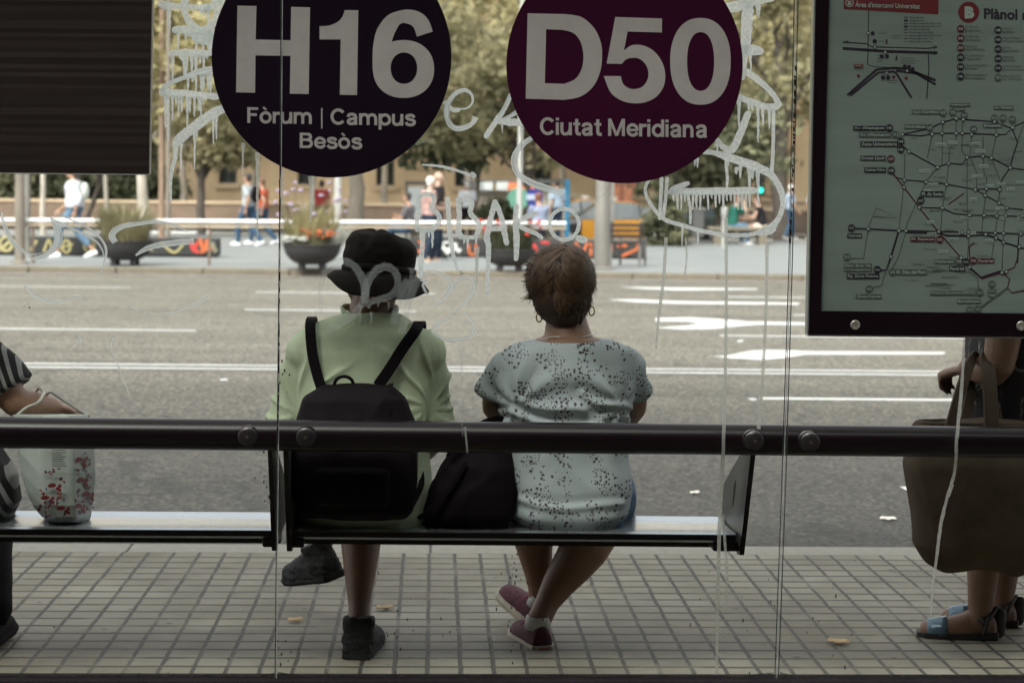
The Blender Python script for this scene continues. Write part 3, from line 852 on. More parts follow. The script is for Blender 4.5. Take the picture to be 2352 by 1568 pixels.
def tmesh(body, box, Y, mb, mi=0, bold=0.0, slope=0.0, k=0):
    """lettering fitted to a measured box (x0, y0, x1, y1)"""
    cu = bpy.data.curves.new('tmp', 'FONT'); cu.body = body; cu.size = 1; cu.offset = bold; cu.resolution_u = 4
    o = bpy.data.objects.new('tmp', cu); col.objects.link(o)
    me = bpy.data.meshes.new_from_object(o.evaluated_get(bpy.context.evaluated_depsgraph_get()))
    bpy.data.objects.remove(o); bpy.data.curves.remove(cu)
    if not me.vertices: return
    xs_ = [v.co.x for v in me.vertices]; ys_ = [v.co.y for v in me.vertices]
    ax, bx, ay, by = min(xs_), max(xs_), min(ys_), max(ys_)
    x0, y0, x1, y1 = box
    vs_ = []
    for v in me.vertices:
        u = (v.co.x - ax) / (bx - ax + 1e-9); t = (v.co.y - ay) / (by - ay + 1e-9)
        X = x0 + u * (x1 - x0); Yy = y1 + t * (y0 - y1) + slope * (X - x0)
        vs_.append(P(X, Yy, Y))
    mb.add(vs_, [tuple(p.vertices) for p in me.polygons], mi)
    bpy.data.meshes.remove(me)
def rib(mb, pts, wd, Y, mi=0, dY=0.0, uv=False, jit=0.0, seed=0, taper=False):
    """flat band along measured points; wd in measured pixels, one or per point"""
    n = len(pts); rg = random.Random(seed)
    if not isinstance(wd, (list, tuple)): wd = [wd] * n
    b = len(mb.v); acc = 0
    for i in range(n):
        a = pts[max(i - 1, 0)]; c = pts[min(i + 1, n - 1)]
        dx, dy = c[0] - a[0], c[1] - a[1]; l = math.hypot(dx, dy) or 1
        nx, ny = -dy / l, dx / l
        if i: acc += math.hypot(pts[i][0] - pts[i - 1][0], pts[i][1] - pts[i - 1][1])
        wl = wd[i] / 2 * (1 + rg.uniform(-jit, jit)); wr = wd[i] / 2 * (1 + rg.uniform(-jit, jit))
        y_ = Y + dY * i / max(n - 1, 1)
        mb.v += [P(pts[i][0] + nx * wl, pts[i][1] + ny * wl, y_), P(pts[i][0] - nx * wr, pts[i][1] - ny * wr, y_)]
        if uv:
            mb.uv[b + 2 * i] = (acc * .01, 0 + seed * 1.37); mb.uv[b + 2 * i + 1] = (acc * .01, wd[i] * .01 + seed * 1.37)
    for i in range(n - 1):
        mb.f.append((b + 2 * i, b + 2 * i + 1, b + 2 * i + 3, b + 2 * i + 2)); mb.m.append(mi)
def dsc(mb, x, y, r, Y, mi=0, n=20, r2=None):
    pts = [P(x + r * cos(2 * pi * j / n), y + (r2 or r) * sin(2 * pi * j / n), Y) for j in range(n)]
    mb.add(pts, [tuple(range(n))], mi)
def C(o, s_):
    return lambda pts: [((o[0] + x / s_) / 1.7415, (o[1] + y / s_) / 1.7415) for x, y in pts]
CM = C((3200, 0), 1.1205)
def cm1(x, y): return CM([(x, y)])[0]
km = 1 / 1.1205 / 1.7415
mb = MB()                       # 0 navy 1 grey-green 2 red 3 maroon 4 white 5 thin grey
Y0 = YM + .0116
def ln(pts, wd, mi=0, d=0): rib(mb, CM(pts), wd * km, Y0 - d * .0002, mi)
def node(x, y, r=6):
    q = cm1(x, y); dsc(mb, q[0], q[1], (r + 3) * km, Y0 - .0016, 0); dsc(mb, q[0], q[1], r * km, Y0 - .0018, 4)
def bub(x, y, s_, mi=0, r=17):
    q = cm1(x, y); dsc(mb, q[0], q[1], r * km, Y0 - .0012, mi)
    tmesh(s_, (*cm1(x - r * .62, y - r * .36), *cm1(x + r * .62, y + r * .36)), Y0 - .0014, mb, 4, .02)
def lab(x0, y0, x1, y1, s_, mi=0):
    a, b_ = cm1(x0, y0), cm1(x1, y1)
    mb.add([P(a[0], a[1], Y0 - .0010), P(b_[0], a[1] + .004 * (b_[0] - a[0]), Y0 - .0010), P(b_[0], b_[1] + .004 * (b_[0] - a[0]), Y0 - .0010), P(a[0], b_[1], Y0 - .0010)], [(0, 1, 2, 3)], mi)
    tmesh(s_, (*cm1(x0 + 5, y0 + 4), *cm1(x1 - 5, y1 - 4)), Y0 - .0012, mb, 4, .02)
def txt(x0, y0, x1, y1, s_, mi=5, bold=.01): tmesh(s_, (*cm1(x0, y0), *cm1(x1, y1)), Y0 - .0004, mb, mi, bold, .008)
# interchange inset
a = cm1(196, -8)
q = [cm1(196, -20), cm1(622, -20), cm1(620, 66), cm1(196, 42)]
mb.add([P(*c, Y0) for c in q], [(0, 1, 2, 3)], 2)
q = cm1(222, 14); dsc(mb, *q, 19 * km, Y0 - .0003, 4); dsc(mb, *q, 15 * km, Y0 - .0005, 2)
tmesh('B', (*cm1(214, 5), *cm1(231, 25)), Y0 - .0007, mb, 4, .05)
tmesh("Àrea d'intercanvi Universitat", (*cm1(248, 4), *cm1(537, 32)), Y0 - .0005, mb, 4, .012, .03)
ln([(308, 50), (306, 150), (303, 290)], 4); ln([(303, 290), (330, 300), (480, 306)], 3)
ln([(192, 190), (300, 197), (320, 211), (570, 218), (616, 212)], 5); ln([(192, 218), (400, 232), (616, 238)], 13); ln([(575, 245), (578, 300), (568, 445)], 5)
ln([(196, 190), (215, 184), (215, 197)], 4); ln([(600, 232), (612, 238), (600, 246)], 5); ln([(598, 205), (616, 212), (600, 219)], 4)
ln([(212, 428), (345, 312), (420, 306), (480, 310), (608, 362)], 12); ln([(225, 430), (352, 326), (420, 322), (432, 330), (500, 440)], 10); ln([(430, 318), (520, 330), (608, 380)], 10)
for x, y in ((306, 149), (335, 210), (382, 234), (388, 327), (480, 318)): node(x, y, 5)
for x, y, r in ((326, 150, 9), (335, 186, 10), (366, 253, 9), (390, 253, 9), (372, 348, 10), (395, 348, 10), (470, 298, 9), (488, 300, 9), (505, 310, 9)):
    c_ = cm1(x, y); dsc(mb, *c_, r * km, Y0 - .0014, 0)
for x, y in ((262, 340), (420, 346), (476, 352)):
    c_ = cm1(x, y); dsc(mb, *c_, 9 * km, Y0 - .001, 2, 4)
for i, s_ in enumerate(('Parada línia H16', 'Parada línia V13', 'Parada compartida D50 i H16', 'Parada compartida H12 i V13', 'Parada compartida', 'Recorregut línia D50', 'Recorregut línies H12 i H16', 'Recorregut línia V13', "Recorregut d'enllaç")):
    y = 75 + i * 13.5
    txt(492, y, 492 + 5.2 * len(s_) * (1 if i > 1 else .75), y + 9, s_, 0); ln([(466, y + 5), (484, y + 5)], 3 if i > 4 else 9, 0 if i % 2 else 5)
lab(242, 290, 284, 304, 'METRO', 2); txt(245, 308, 284, 314, 'Universitat')
for x, y in ((432, 262), (388, 188)):     # the little walking figures
    c_ = cm1(x, y - 9); dsc(mb, *c_, 3.4 * km, Y0 - .001, 0)
    ln([(x, y - 6), (x + 1, y + 3)], 5); ln([(x + 1, y + 3), (x - 5, y + 12)], 3); ln([(x + 1, y + 3), (x + 6, y + 12)], 3); ln([(x - 5, y + 1), (x, y - 4), (x + 6, y + 1)], 2.5)
for x, y, l in ((350, 150, 40), (352, 186, 30), (412, 160, 44), (412, 170, 36), (345, 250, 30), (345, 262, 34), (345, 275, 26), (452, 262, 60), (452, 274, 74), (452, 284, 64), (392, 362, 50), (392, 372, 40)):
    ln([(x, y), (x + l, y + l * .01)], 3, 5)
# title and the list of lines
q = cm1(756, 56); dsc(mb, *q, 47 * km, Y0 - .0003, 2, 36)
tmesh('B', (*cm1(738, 30), *cm1(781, 84)), Y0 - .0006, mb, 4, .075)
tmesh('Plànol nou', (*cm1(824, 38), *cm1(1092, 86)), Y0 - .0004, mb, 0, .03, .03)
rows = [('D20', 3, 'Pg. Marítim', 'Ernest Lluch', 'H8', 'Camp Nou', 'Bon Pastor'), ('D40', 3, 'Pl. Espanya', 'Via Favència', 'H10', 'Plaça de Sants', 'Olímpic de Badalona'), ('D50', 3, 'Paral·lel', 'Ciutat Meridiana', 'H12', 'Gornal', 'Besòs Verneda'),
        ('H2', 0, "Av. d'Esplugues", 'Trinitat Nova', 'H14', 'Paral·lel', 'Sant Adrià'), ('H4', 0, 'Zona Universitària', 'Bon Pastor', 'H16', 'Pg. Zona Franca', 'Fòrum Campus Besòs'), ('H6', 0, 'Zona Universitària', 'Onze de Setembre', 'V1', 'Dist. Gran Via', "Av. d'Esplugues")]
for i, (a_, m_, t1, t2, b_, t3, t4) in enumerate(rows):
    y = 130 + i * 42.5
    bub(720, y, a_, m_, 17); txt(740, y - 13, 740 + 5.6 * len(t1), y - 2, t1, 5, .012); txt(740, y + 2, 740 + 5.6 * len(t2), y + 13, t2, 5, .012)
    y = 136 + i * 42.5
    bub(888, y, b_, 0 if i < 5 else 1, 17); txt(908, y - 13, 908 + 5.6 * len(t3), y - 2, t3, 5, .012); txt(908, y + 2, 908 + 5.6 * len(t4), y + 13, t4, 5, .012)
# network
net = [([(459, 602), (580, 577), (640, 548), (700, 532), (735, 536), (872, 546), (945, 575), (1010, 545), (1060, 540)], 6, 0),
       ([(459, 604), (540, 610), (592, 600), (640, 598), (728, 598), (880, 604), (922, 603), (950, 575), (975, 640), (955, 700), (942, 752), (905, 805), (896, 850)], 6, 0),
       ([(440, 636), (488, 680), (616, 750), (666, 732), (728, 738), (748, 706), (820, 700), (858, 708), (942, 752), (1060, 770)], 6, 0),
       ([(412, 770), (430, 795), (468, 806), (565, 815), (657, 826), (786, 850), (836, 846), (895, 850)], 5, 0),
       ([(412, 772), (466, 840), (535, 930), (620, 1040), (722, 1155), (760, 1195), (815, 1250), (905, 1222), (960, 1200), (975, 1160), (980, 1100)], 6, 3),
       ([(760, 1200), (812, 1244), (900, 1216)], 10, 0), ([(535, 930), (580, 932), (638, 932), (690, 958), (760, 964), (825, 966), (925, 968), (1060, 972)], 5, 0),
       ([(786, 850), (830, 875), (893, 910), (926, 932), (1000, 940)], 5, 0), ([(735, 866), (664, 918)], 5, 3),
       ([(232, 1024), (306, 1026), (443, 1034), (475, 1034), (622, 1038), (727, 1040), (755, 1040), (875, 1044), (912, 1046), (1060, 1050)], 7, 0),
       ([(475, 1042), (622, 1046)], 8, 0), ([(622, 1040), (655, 1056), (755, 1058), (830, 1052), (878, 1066), (912, 1086), (983, 1108), (1060, 1130)], 8, 0),
       ([(443, 1034), (408, 1150), (388, 1210), (358, 1212)], 9, 0), ([(475, 1040), (438, 1160), (412, 1205)], 4, 1),
       ([(400, 1180), (385, 1215), (365, 1280), (322, 1290)], 4, 1), ([(306, 1026), (285, 1158), (215, 1158)], 4, 1), ([(306, 1020), (342, 930), (440, 978), (330, 970)], 4, 1),
       ([(470, 690), (468, 806), (448, 985), (445, 1030)], 4, 1), ([(565, 815), (480, 1000), (475, 1030)], 4, 1), ([(592, 606), (570, 710)], 4, 1), ([(616, 750), (565, 815)], 4, 1),
       ([(640, 552), (636, 740)], 4, 1), ([(700, 540), (700, 655), (672, 658), (666, 732), (657, 826), (638, 932), (630, 1035)], 4, 1), ([(728, 540), (726, 676), (750, 706), (748, 850), (755, 1100), (750, 1160)], 4, 1),
       ([(770, 606), (762, 700), (790, 770), (792, 850)], 4, 1), ([(820, 610), (824, 770), (836, 800), (836, 850), (820, 966), (815, 1040)], 4, 1), ([(880, 606), (858, 708), (895, 805)], 4, 1),
       ([(872, 550), (880, 600)], 4, 1), ([(895, 850), (885, 966), (875, 1044), (860, 1150), (845, 1180)], 4, 1), ([(926, 932), (920, 968), (912, 1046), (905, 1220)], 4, 1), ([(975, 640), (1000, 560)], 4, 1),
       ([(762, 1165), (758, 1105), (782, 1088)], 5, 3), ([(760, 1215), (795, 1245), (803, 1300)], 4, 1), ([(912, 1225), (940, 1250), (930, 1290), (950, 1312), (1060, 1290)], 5, 3), ([(930, 1290), (800, 1385)], 9, 1), ([(980, 1060), (975, 1180)], 6, 0)]
for i, (p_, wd, mi) in enumerate(net): ln(p_, wd, mi, .5 + .1 * i)
for x, y in ((459, 602), (488, 680), (616, 750), (666, 732), (748, 706), (820, 700), (858, 708), (942, 752), (640, 548), (700, 532), (731, 536), (872, 546), (592, 602), (636, 598), (700, 598), (727, 598), (769, 603), (880, 604), (953, 572), (468, 806), (466, 840), (565, 815), (657, 826), (786, 850), (836, 846), (830, 876), (895, 850), (893, 910), (926, 932), (535, 930), (638, 932), (760, 964), (825, 966), (882, 968), (921, 968), (306, 1026), (443, 1034), (475, 1034), (622, 1038), (727, 1040), (755, 1040), (755, 1058), (832, 1050), (875, 1044), (912, 1046), (878, 1066), (912, 1086), (983, 1106), (408, 1150), (722, 1155), (760, 1197), (905, 1222), (925, 1218), (996, 968), (990, 1048)): node(x, y)
for x0, y0, x1, y1, s_, mi in ((238, 564, 384, 586, "Av. d'Esplugues", 0), (264, 594, 408, 616, "Av. d'Esplugues", 1), (270, 634, 440, 658, 'Zona Universitària', 0), (271, 698, 384, 720, 'Ernest Lluch', 0), (288, 751, 386, 774, 'Camp Nou', 0), (541, 857, 643, 882, 'Pl. de Sants', 0), (212, 1046, 278, 1066, 'Gornal', 0), (495, 1062, 606, 1084, 'Pl. Espanya', 3),
        (196, 1180, 322, 1200, 'Distr. Gran Via', 1), (196, 1201, 322, 1218, "L'Hospitalet", 1), (210, 1227, 356, 1250, 'Pg. Zona Franca', 0), (428, 1207, 570, 1232, 'M. Déu del Port', 1), (250, 1318, 366, 1338, 'Zona Franca', 1), (602, 1162, 694, 1182, 'Poble-sec', 1), (795, 1158, 872, 1180, 'Paral·lel', 3), (668, 1192, 740, 1216, 'Paral·lel', 0),
        (584, 1303, 790, 1323, 'Estació Marítima (WTC)', 1), (703, 1340, 812, 1360, 'Barceloneta', 1), (501, 492, 622, 512, 'Can Caralleu', 1), (468, 558, 566, 578, 'Pedralbes', 1), (842, 1296, 880, 1312, 'Port', 1), (842, 1314, 880, 1332, 'Vell', 1), (820, 553, 905, 573, 'Bonanova', 1), (688, 480, 738, 498, 'Sarrià', 1), (868, 474, 958, 492, 'Av. Tibidabo', 1), (672, 462, 762, 478, 'Vallvidrera', 1)):
    lab(x0, y0, x1, y1, s_, mi)
for x, y, s_, mi in ((401, 574, 'H2', 0), (428, 604, 'V1', 1), (452, 634, 'H4', 0), (452, 670, 'H6', 0), (407, 712, 'D20', 3), (409, 764, 'H8', 0), (541, 900, 'H10', 0), (231, 1022, 'H12', 0), (626, 1074, 'D40', 3), (346, 1208, 'H16', 0), (210, 1152, 'V1', 1), (310, 1295, 'V3', 1), (414, 1220, 'V5', 1), (712, 1172, 'V9', 1), (744, 1174, 'H14', 0), (777, 1168, 'D50', 3), (806, 1312, 'V11', 1), (860, 1274, 'V13', 1), (760, 1388, 'V15', 1), (797, 1386, 'V19', 1), (640, 506, 'V3', 1), (684, 504, 'V5', 1), (736, 518, 'V7', 1), (872, 530, 'V13', 1), (910, 530, 'V15', 1), (952, 536, 'V17', 1), (580, 574, 'V5', 1), (778, 580, 'V9', 1)):
    bub(x, y, s_, mi)
rng = random.Random(12)
ws = ['Pl. Cerdà', 'Les Corts', 'Collblanc', 'Entença', 'Urgell', 'Aribau', 'Rocafort', 'Mandri', 'Sant Gervasi', 'Muntaner', 'Diagonal', 'Tarragona', 'Balmes', 'Gran Via', 'Sepúlveda', 'Casanova', 'Numància', 'Corunya', 'Aragó', 'Fontana']
for k in range(74):                # small street names in white boxes
    x = rng.uniform(480, 985); y = rng.uniform(615, 1150); l = rng.uniform(30, 52)
    if k % 3 == 0:
        a_, b_ = cm1(x, y), cm1(x + l, y + 15)
        mb.add([P(a_[0], a_[1], Y0 - .0008), P(b_[0], a_[1], Y0 - .0008), P(b_[0], b_[1], Y0 - .0008), P(a_[0], b_[1], Y0 - .0008)], [(0, 1, 2, 3)], 4)
        tmesh(rng.choice(ws), (*cm1(x + 3, y + 3), *cm1(x + l - 3, y + 12)), Y0 - .0010, mb, 0)
    else: txt(x, y, x + l, y + 9, rng.choice(ws), 5)
for k in range(16):
    x = rng.uniform(460, 760); y = rng.uniform(1165, 1290); txt(x, y, x + rng.uniform(40, 80), y + 9, rng.choice(ws).upper(), 5)
mb.build('map_print', [M_ink, M_ink2, M_red, M_maroon, M_white, M_grey], mp_, fix=False)


def arc(cx, cy, rx, ry, a0, a1, n=16): return [(cx + rx * cos(R(lerp(a0, a1, k / n))), cy + ry * sin(R(lerp(a0, a1, k / n)))) for k in range(n + 1)]
def sm(*p): return [(v.x, v.y) for v in spline([Vector((a_, b_, 0)) for a_, b_ in p], 5)]
_o = arc(.27, .265, .205, .215, 0, 360, 28)
_hump = lambda x: sm((x, .26), (x + .03, .40), (x + .15, .475), (x + .28, .44), (x + .335, .32)) + [(x + .335, 0)]
GLY = {
 'F': (.54, [[(.065, 0), (.065, .72)], ([(0, .66), (.48, .66)], .12), ([(0, .385), (.42, .385)], .12)]),
 'ò': (.58, [_o, ([(.16, .73), (.30, .61)], .09)]), 'o': (.58, [_o]),
 'r': (.36, [[(.065, 0), (.065, .53)], sm((.065, .28), (.095, .40), (.18, .455), (.33, .46))]),
 'u': (.56, [sm((.065, .53), (.065, .36), (.066, .22), (.10, .09), (.22, .045), (.36, .10), (.42, .24)), [(.435, .53), (.435, 0)]]),
 'm': (.86, [[(.065, 0), (.065, .53)], _hump(.065), _hump(.40)]), 'n': (.56, [[(.065, 0), (.065, .53)], _hump(.065)]),
 'C': (.70, [arc(.345, .36, .275, .31, 38, 322, 30)]),
 'a': (.56, [sm((.07, .36), (.11, .445), (.22, .482), (.36, .46), (.41, .36), (.41, .22), (.415, .08), (.44, 0)), sm((.41, .30), (.28, .275), (.13, .23), (.085, .14), (.14, .06), (.25, .045), (.37, .10), (.41, .2))]),
 'p': (.59, [[(.065, -.2), (.065, .53)], arc(.285, .265, .205, .215, 0, 360, 28)]), 'd': (.60, [_o, [(.475, .72), (.475, 0)]]),
 's': (.51, [sm((.42, .375), (.36, .46), (.25, .485), (.12, .455), (.085, .385), (.13, .325), (.25, .285), (.37, .25), (.43, .165), (.38, .07), (.25, .042), (.12, .065), (.06, .16))]),
 'B': (.63, [[(.065, 0), (.065, .72)], ([(.0, .662), (.36, .662)], .115), sm((.34, .662), (.44, .63), (.475, .53), (.44, .44), (.35, .395)), ([(0, .392), (.38, .392)], .11), sm((.34, .392), (.47, .35), (.515, .22), (.47, .10), (.34, .058)), ([(0, .058), (.36, .058)], .115)]),
 'e': (.55, [([(.06, .262), (.50, .262)], .10), sm((.465, .262), (.43, .40), (.27, .482), (.12, .42), (.068, .265), (.12, .11), (.27, .045), (.40, .08), (.47, .17))]),
 'i': (.195, [[(.065, 0), (.065, .53)], [(.065, .605), (.065, .72)]]),
 't': (.36, [sm((.155, .68), (.155, .4), (.155, .2), (.175, .09), (.24, .055), (.33, .06)), ([(.0, .475), (.31, .475)], .11)]),
 'M': (.80, [[(.065, 0), (.065, .72)], [(.665, 0), (.665, .72)], ([(.075, .70), (.365, .02)], .12), ([(.655, .70), (.365, .02)], .12)]),
 '|': (.26, [([(.13, -.2), (.13, .74)], .065)]), ' ': (.25, [])}
def sans(body, x0, x1, ybase, em, Y, mb, slope=0.0):
    """bold grotesque lettering drawn stroke by stroke; x0..x1 measured extent, em measured cap height / .72"""
    w_ = sum(GLY[c][0] for c in body) - .06; k = (x1 - x0) / w_; x = x0; n = 0
    for c in body:
        adv, strokes = GLY[c]
        for st_ in strokes:
            pts, sw = st_ if isinstance(st_, tuple) else (st_, .132)
            q = [(x + u * k, ybase - v * em * 1.0 + slope * (x + u * k - x0)) for u, v in pts]
            rib(mb, q, sw * (k + em) / 2, Y - .00004 * n); n += 1
        x += adv * k

# ------------------------------------------------------------------ the two round stickers
M_h16 = mat('black_violet_vinyl', (.0045, .0004, .0052), .7, .15, 5, spec=.10)
M_d50 = mat('plum_vinyl', (.026, .0004, .0125), .7, .12, 5, spec=.10)
M_let = mat('grey_white_vinyl', (.31, .295, .275), .5, .08, 14)
YS = 4.996
C4, C5 = C((500, 0), 1.47), C((1900, 0), 1.568)
def smooth_loop(segs, cv):
    out = []
    for kind, pts in segs:
        if kind == 'L': out += pts
        else:
            q = spline([Vector((a_, b_, 0)) for a_, b_ in pts], 6); out += [(v.x, v.y) for v in q]
    res = []
    for p_ in cv(out):
        if not res or math.hypot(p_[0] - res[-1][0], p_[1] - res[-1][1]) > .3: res.append(p_)
    if math.hypot(res[0][0] - res[-1][0], res[0][1] - res[-1][1]) < .3: res.pop()
    return res
def ring_loop(cx, cy, rx, ry, cv, n=48, e=2.0):
    o = []
    for k in range(n):
        a_ = 2 * pi * k / n; c_, s_ = cos(a_), sin(a_)
        o.append((cx + rx * math.copysign(abs(c_) ** (2 / e), c_), cy + ry * math.copysign(abs(s_) ** (2 / e), s_)))
    return cv(o)
def flat(loops, Y, mb): shape2d([[(x / 1000, -y / 1000) for x, y in lp] for lp in loops], lambda u, v, h: P(u * 1000, -v * 1000, Y), None, 0, mb)
def sticker(label, cx, cy, rx, ry, m):
    c = P(cx, cy, YS)
    t = thing('route_sticker', label, 'sticker', c)
    mb = MB(); n = 96
    ring = [P(cx + rx * cos(2 * pi * k / n), cy + ry * sin(2 * pi * k / n), YS) for k in range(n)]
    mb.prism(ring, (0, .0008, 0)); mb.build('disc', m, t)
    return t
s1 = sticker('black round sticker with the big characters H16', 761.5, 131, 275.5, 277, M_h16)
mb = MB()
flat([C4([(661, 35), (773, 37), (768, 234), (974, 238), (977, 42), (1088, 45), (1080, 554), (969, 552), (973, 330), (767, 327), (765, 546), (653, 544)])], YS - .0006, mb)
flat([smooth_loop([('L', [(1372, 62), (1364, 560), (1263, 558), (1268, 233), (1144, 233), (1144, 155)]), ('S', [(1144, 155), (1200, 152), (1250, 130), (1278, 100), (1292, 61)])], C4)], YS - .0006, mb)
flat([ring_loop(1638, 407, 180, 170, C4, e=2.15), ring_loop(1640, 402, 78, 92, C4, e=2.1)], YS - .0006, mb)
a6 = [(1509, 420), (1508, 340), (1512, 270), (1530, 195), (1570, 130), (1610, 105), (1650, 98), (1700, 108), (1740, 140), (1763, 202)]
rib(mb, [(v.x, v.y) for v in spline([Vector((x, y, 0)) for x, y in C4(a6)], 5)], [w_ * .39 for w_ in [105] * 16 + [102, 100, 98, 95, 92, 88, 84, 80, 78, 76, 75, 75, 76, 78, 80, 82, 84, 86, 88, 90, 92, 94, 95, 96, 97, 98, 98, 98, 98, 98]][:46], YS - .0008)
mb.build('lettering', M_let, s1, fix=False)
mb = MB()
sans('Fòrum | Campus', 568, 953, 282.5, 50, YS - .0006, mb, .018)
sans('Besòs', 688.5, 830, 340, 48.5, YS - .0006, mb, .018)
mb.build('lettering', M_let, s1, fix=False)
s2 = sticker('plum round sticker with the big characters D50', 1434.5, 149, 271.5, 272, M_d50)
mb = MB()
flat([smooth_loop([('L', [(318, 620), (330, 85), (560, 90)]), ('S', [(560, 90), (665, 108), (745, 175), (788, 265), (797, 350), (785, 450), (740, 545), (660, 607), (560, 627)])], C5),
      smooth_loop([('L', [(438, 523), (446, 185), (545, 188)]), ('S', [(545, 188), (615, 208), (660, 260), (680, 345), (670, 430), (630, 495), (560, 527)])], C5)], YS - .0006, mb)
flat([smooth_loop([('L', [(880, 108), (1173, 118), (1172, 205), (957, 199), (934, 318)]), ('S', [(934, 318), (985, 285), (1055, 287), (1125, 325), (1175, 395), (1193, 470), (1182, 545), (1140, 605), (1075, 640), (1000, 649), (920, 632), (850, 580), (808, 478)]), ('L', [(914, 479)]),
                   ('S', [(914, 479), (928, 525), (960, 552), (1000, 560), (1050, 545), (1082, 500), (1087, 450), (1068, 402), (1030, 370), (985, 364), (945, 376), (921, 402)]), ('L', [(826, 400)])], C5)], YS - .0006, mb)
flat([ring_loop(1414, 386, 190, 272, C5, e=2.25), ring_loop(1415, 387, 85, 184, C5, e=2.25)], YS - .0006, mb)
mb.build('lettering', M_let, s2, fix=False)
mb = MB(); sans('Ciutat Meridiana', 1240, 1624, 309.5, 55, YS - .0006, mb, .018); mb.build('lettering', M_let, s2, fix=False)

# ------------------------------------------------------------------ graffiti on the street side of the glass
def paint_mat(name, c, dens, streak, rp=(.36, .60)):
    m = bpy.data.materials.new(name); m.use_nodes = True
    nt = m.node_tree; nt.nodes.clear(); L = nt.links.new
    out = N(nt, 'ShaderNodeOutputMaterial')
    d = N(nt, 'ShaderNodeBsdfDiffuse', i_0=(*c, 1)); t = N(nt, 'ShaderNodeBsdfTranslucent', i_0=(*c, 1))
    mx = N(nt, 'ShaderNodeMixShader'); mx.inputs[0].default_value = .82
    L(d.outputs[0], mx.inputs[1]); L(t.outputs[0], mx.inputs[2])
    uv = N(nt, 'ShaderNodeTexCoord'); mp = N(nt, 'ShaderNodeMapping'); mp.inputs['Scale'].default_value = (.9, 40, 1) if streak else (14, 14, 1)
    L(uv.outputs['UV'], mp.inputs[0])
    n = N(nt, 'ShaderNodeTexNoise', i_Scale=1.0, i_Detail=5.0, i_Roughness=.65); L(mp.outputs[0], n.inputs['Vector'])
    f = ramp(nt, n.outputs[0], [(rp[0], (dens[0],) * 3), (rp[1], (dens[1],) * 3)])
    tr = N(nt, 'ShaderNodeBsdfTransparent'); m2 = N(nt, 'ShaderNodeMixShader')
    L(f, m2.inputs[0]); L(tr.outputs[0], m2.inputs[1]); L(mx.outputs[0], m2.inputs[2]); L(m2.outputs[0], out.inputs[0])
    return m
PW = paint_mat('white_marker_paint', (.87, .90, .90), (.74, .98), False)
PS = paint_mat('streaky_white_paint', (.80, .84, .85), (.22, .95), True, (.30, .52))
PF = paint_mat('faint_white_smear', (.62, .65, .64), (.07, .32), True)
PA = paint_mat('pale_blue_smear', (.86, .92, .94), (.20, .62), True)
PD = paint_mat('thin_grey_drip', (.64, .64, .59), (.62, .85), False)
C6, C1, C2, C3 = C((560, 0), 3.485), C((550, 350), 2.613), C((1550, 250), 2.613), C((1000, 600), 2.138)
C7, C8, CJ, CL = C((2000, 650), 3.36), C((1250, 850), 1.792), C((0, 650), 3.485), C((0, 600), 2.138)
CB, CO, CV = C((1000, 850), 1.742), C((2600, 500), 2.613), (lambda p: p)
gcount = [0]
class Tag:
    def __init__(s): s.mb = MB(); s.wk = 1.0
    def st(s, pts, wd, cv=CV, mi=0, smooth=True, jit=.10, k=7):
        wd = [w__ * s.wk for w__ in wd] if isinstance(wd, (list, tuple)) else wd * s.wk
        q = cv(pts)
        if smooth and len(q) > 2:
            v = spline([Vector((a_, b_, 0)) for a_, b_ in q], k); n = len(v)
            if isinstance(wd, (list, tuple)):
                wd = [lerp(wd[min(int(i / (n - 1) * (len(wd) - 1)), len(wd) - 2)], wd[min(int(i / (n - 1) * (len(wd) - 1)) + 1, len(wd) - 1)], (i / (n - 1) * (len(wd) - 1)) % 1 if i < n - 1 else 1) for i in range(n)]
            q = [(u.x, u.y) for u in v]
        elif isinstance(wd, (list, tuple)) and len(wd) != len(q): wd = wd[0]
        gcount[0] += 1
        y0 = YG + .004 + .00022 * gcount[0]
        rib(s.mb, q, wd, y0, mi, .00018, True, jit, gcount[0])
        # round ends
        if mi == 0:
            for e, o_ in ((0, 1), (-1, -2)):
                w_ = (wd[e] if isinstance(wd, (list, tuple)) else wd) / 2 * .98
                b = len(s.mb.v); n = 12
                for j in range(n):
                    s.mb.v.append(P(q[e][0] + w_ * cos(2 * pi * j / n), q[e][1] + w_ * sin(2 * pi * j / n), y0 + .00019 * (e == -1) - .00001)); s.mb.uv[b + j] = (j * .03, gcount[0])
                s.mb.f.append(tuple(range(b, b + n))); s.mb.m.append(mi)
        return s
    def drips(s, items, wd=4.5, cv=CV, mi=0):
        rg = random.Random(len(items) + gcount[0])
        for x, ya, yb in items:
            n = max(3, int((yb - ya) / 9)) if cv is CV else max(3, int((yb - ya) / 24))
            q = [(x + rg.uniform(-1, 1) * (1.1 if cv is CV else 3), lerp(ya, yb, i / (n - 1))) for i in range(n)]
            w0 = wd * rg.uniform(.85, 1.25)
            s.st(q, [w0 * 1.5, w0, w0 * .9, w0 * .75, w0 * .45], cv, mi, True, .12, 3)
        return s
    def done(s, pane_, label=None):
        o = s.mb.build('graffiti', [PW, PS, PF, PD, PA], pane_, fix=False)
        if label: o['label'] = label
        return o
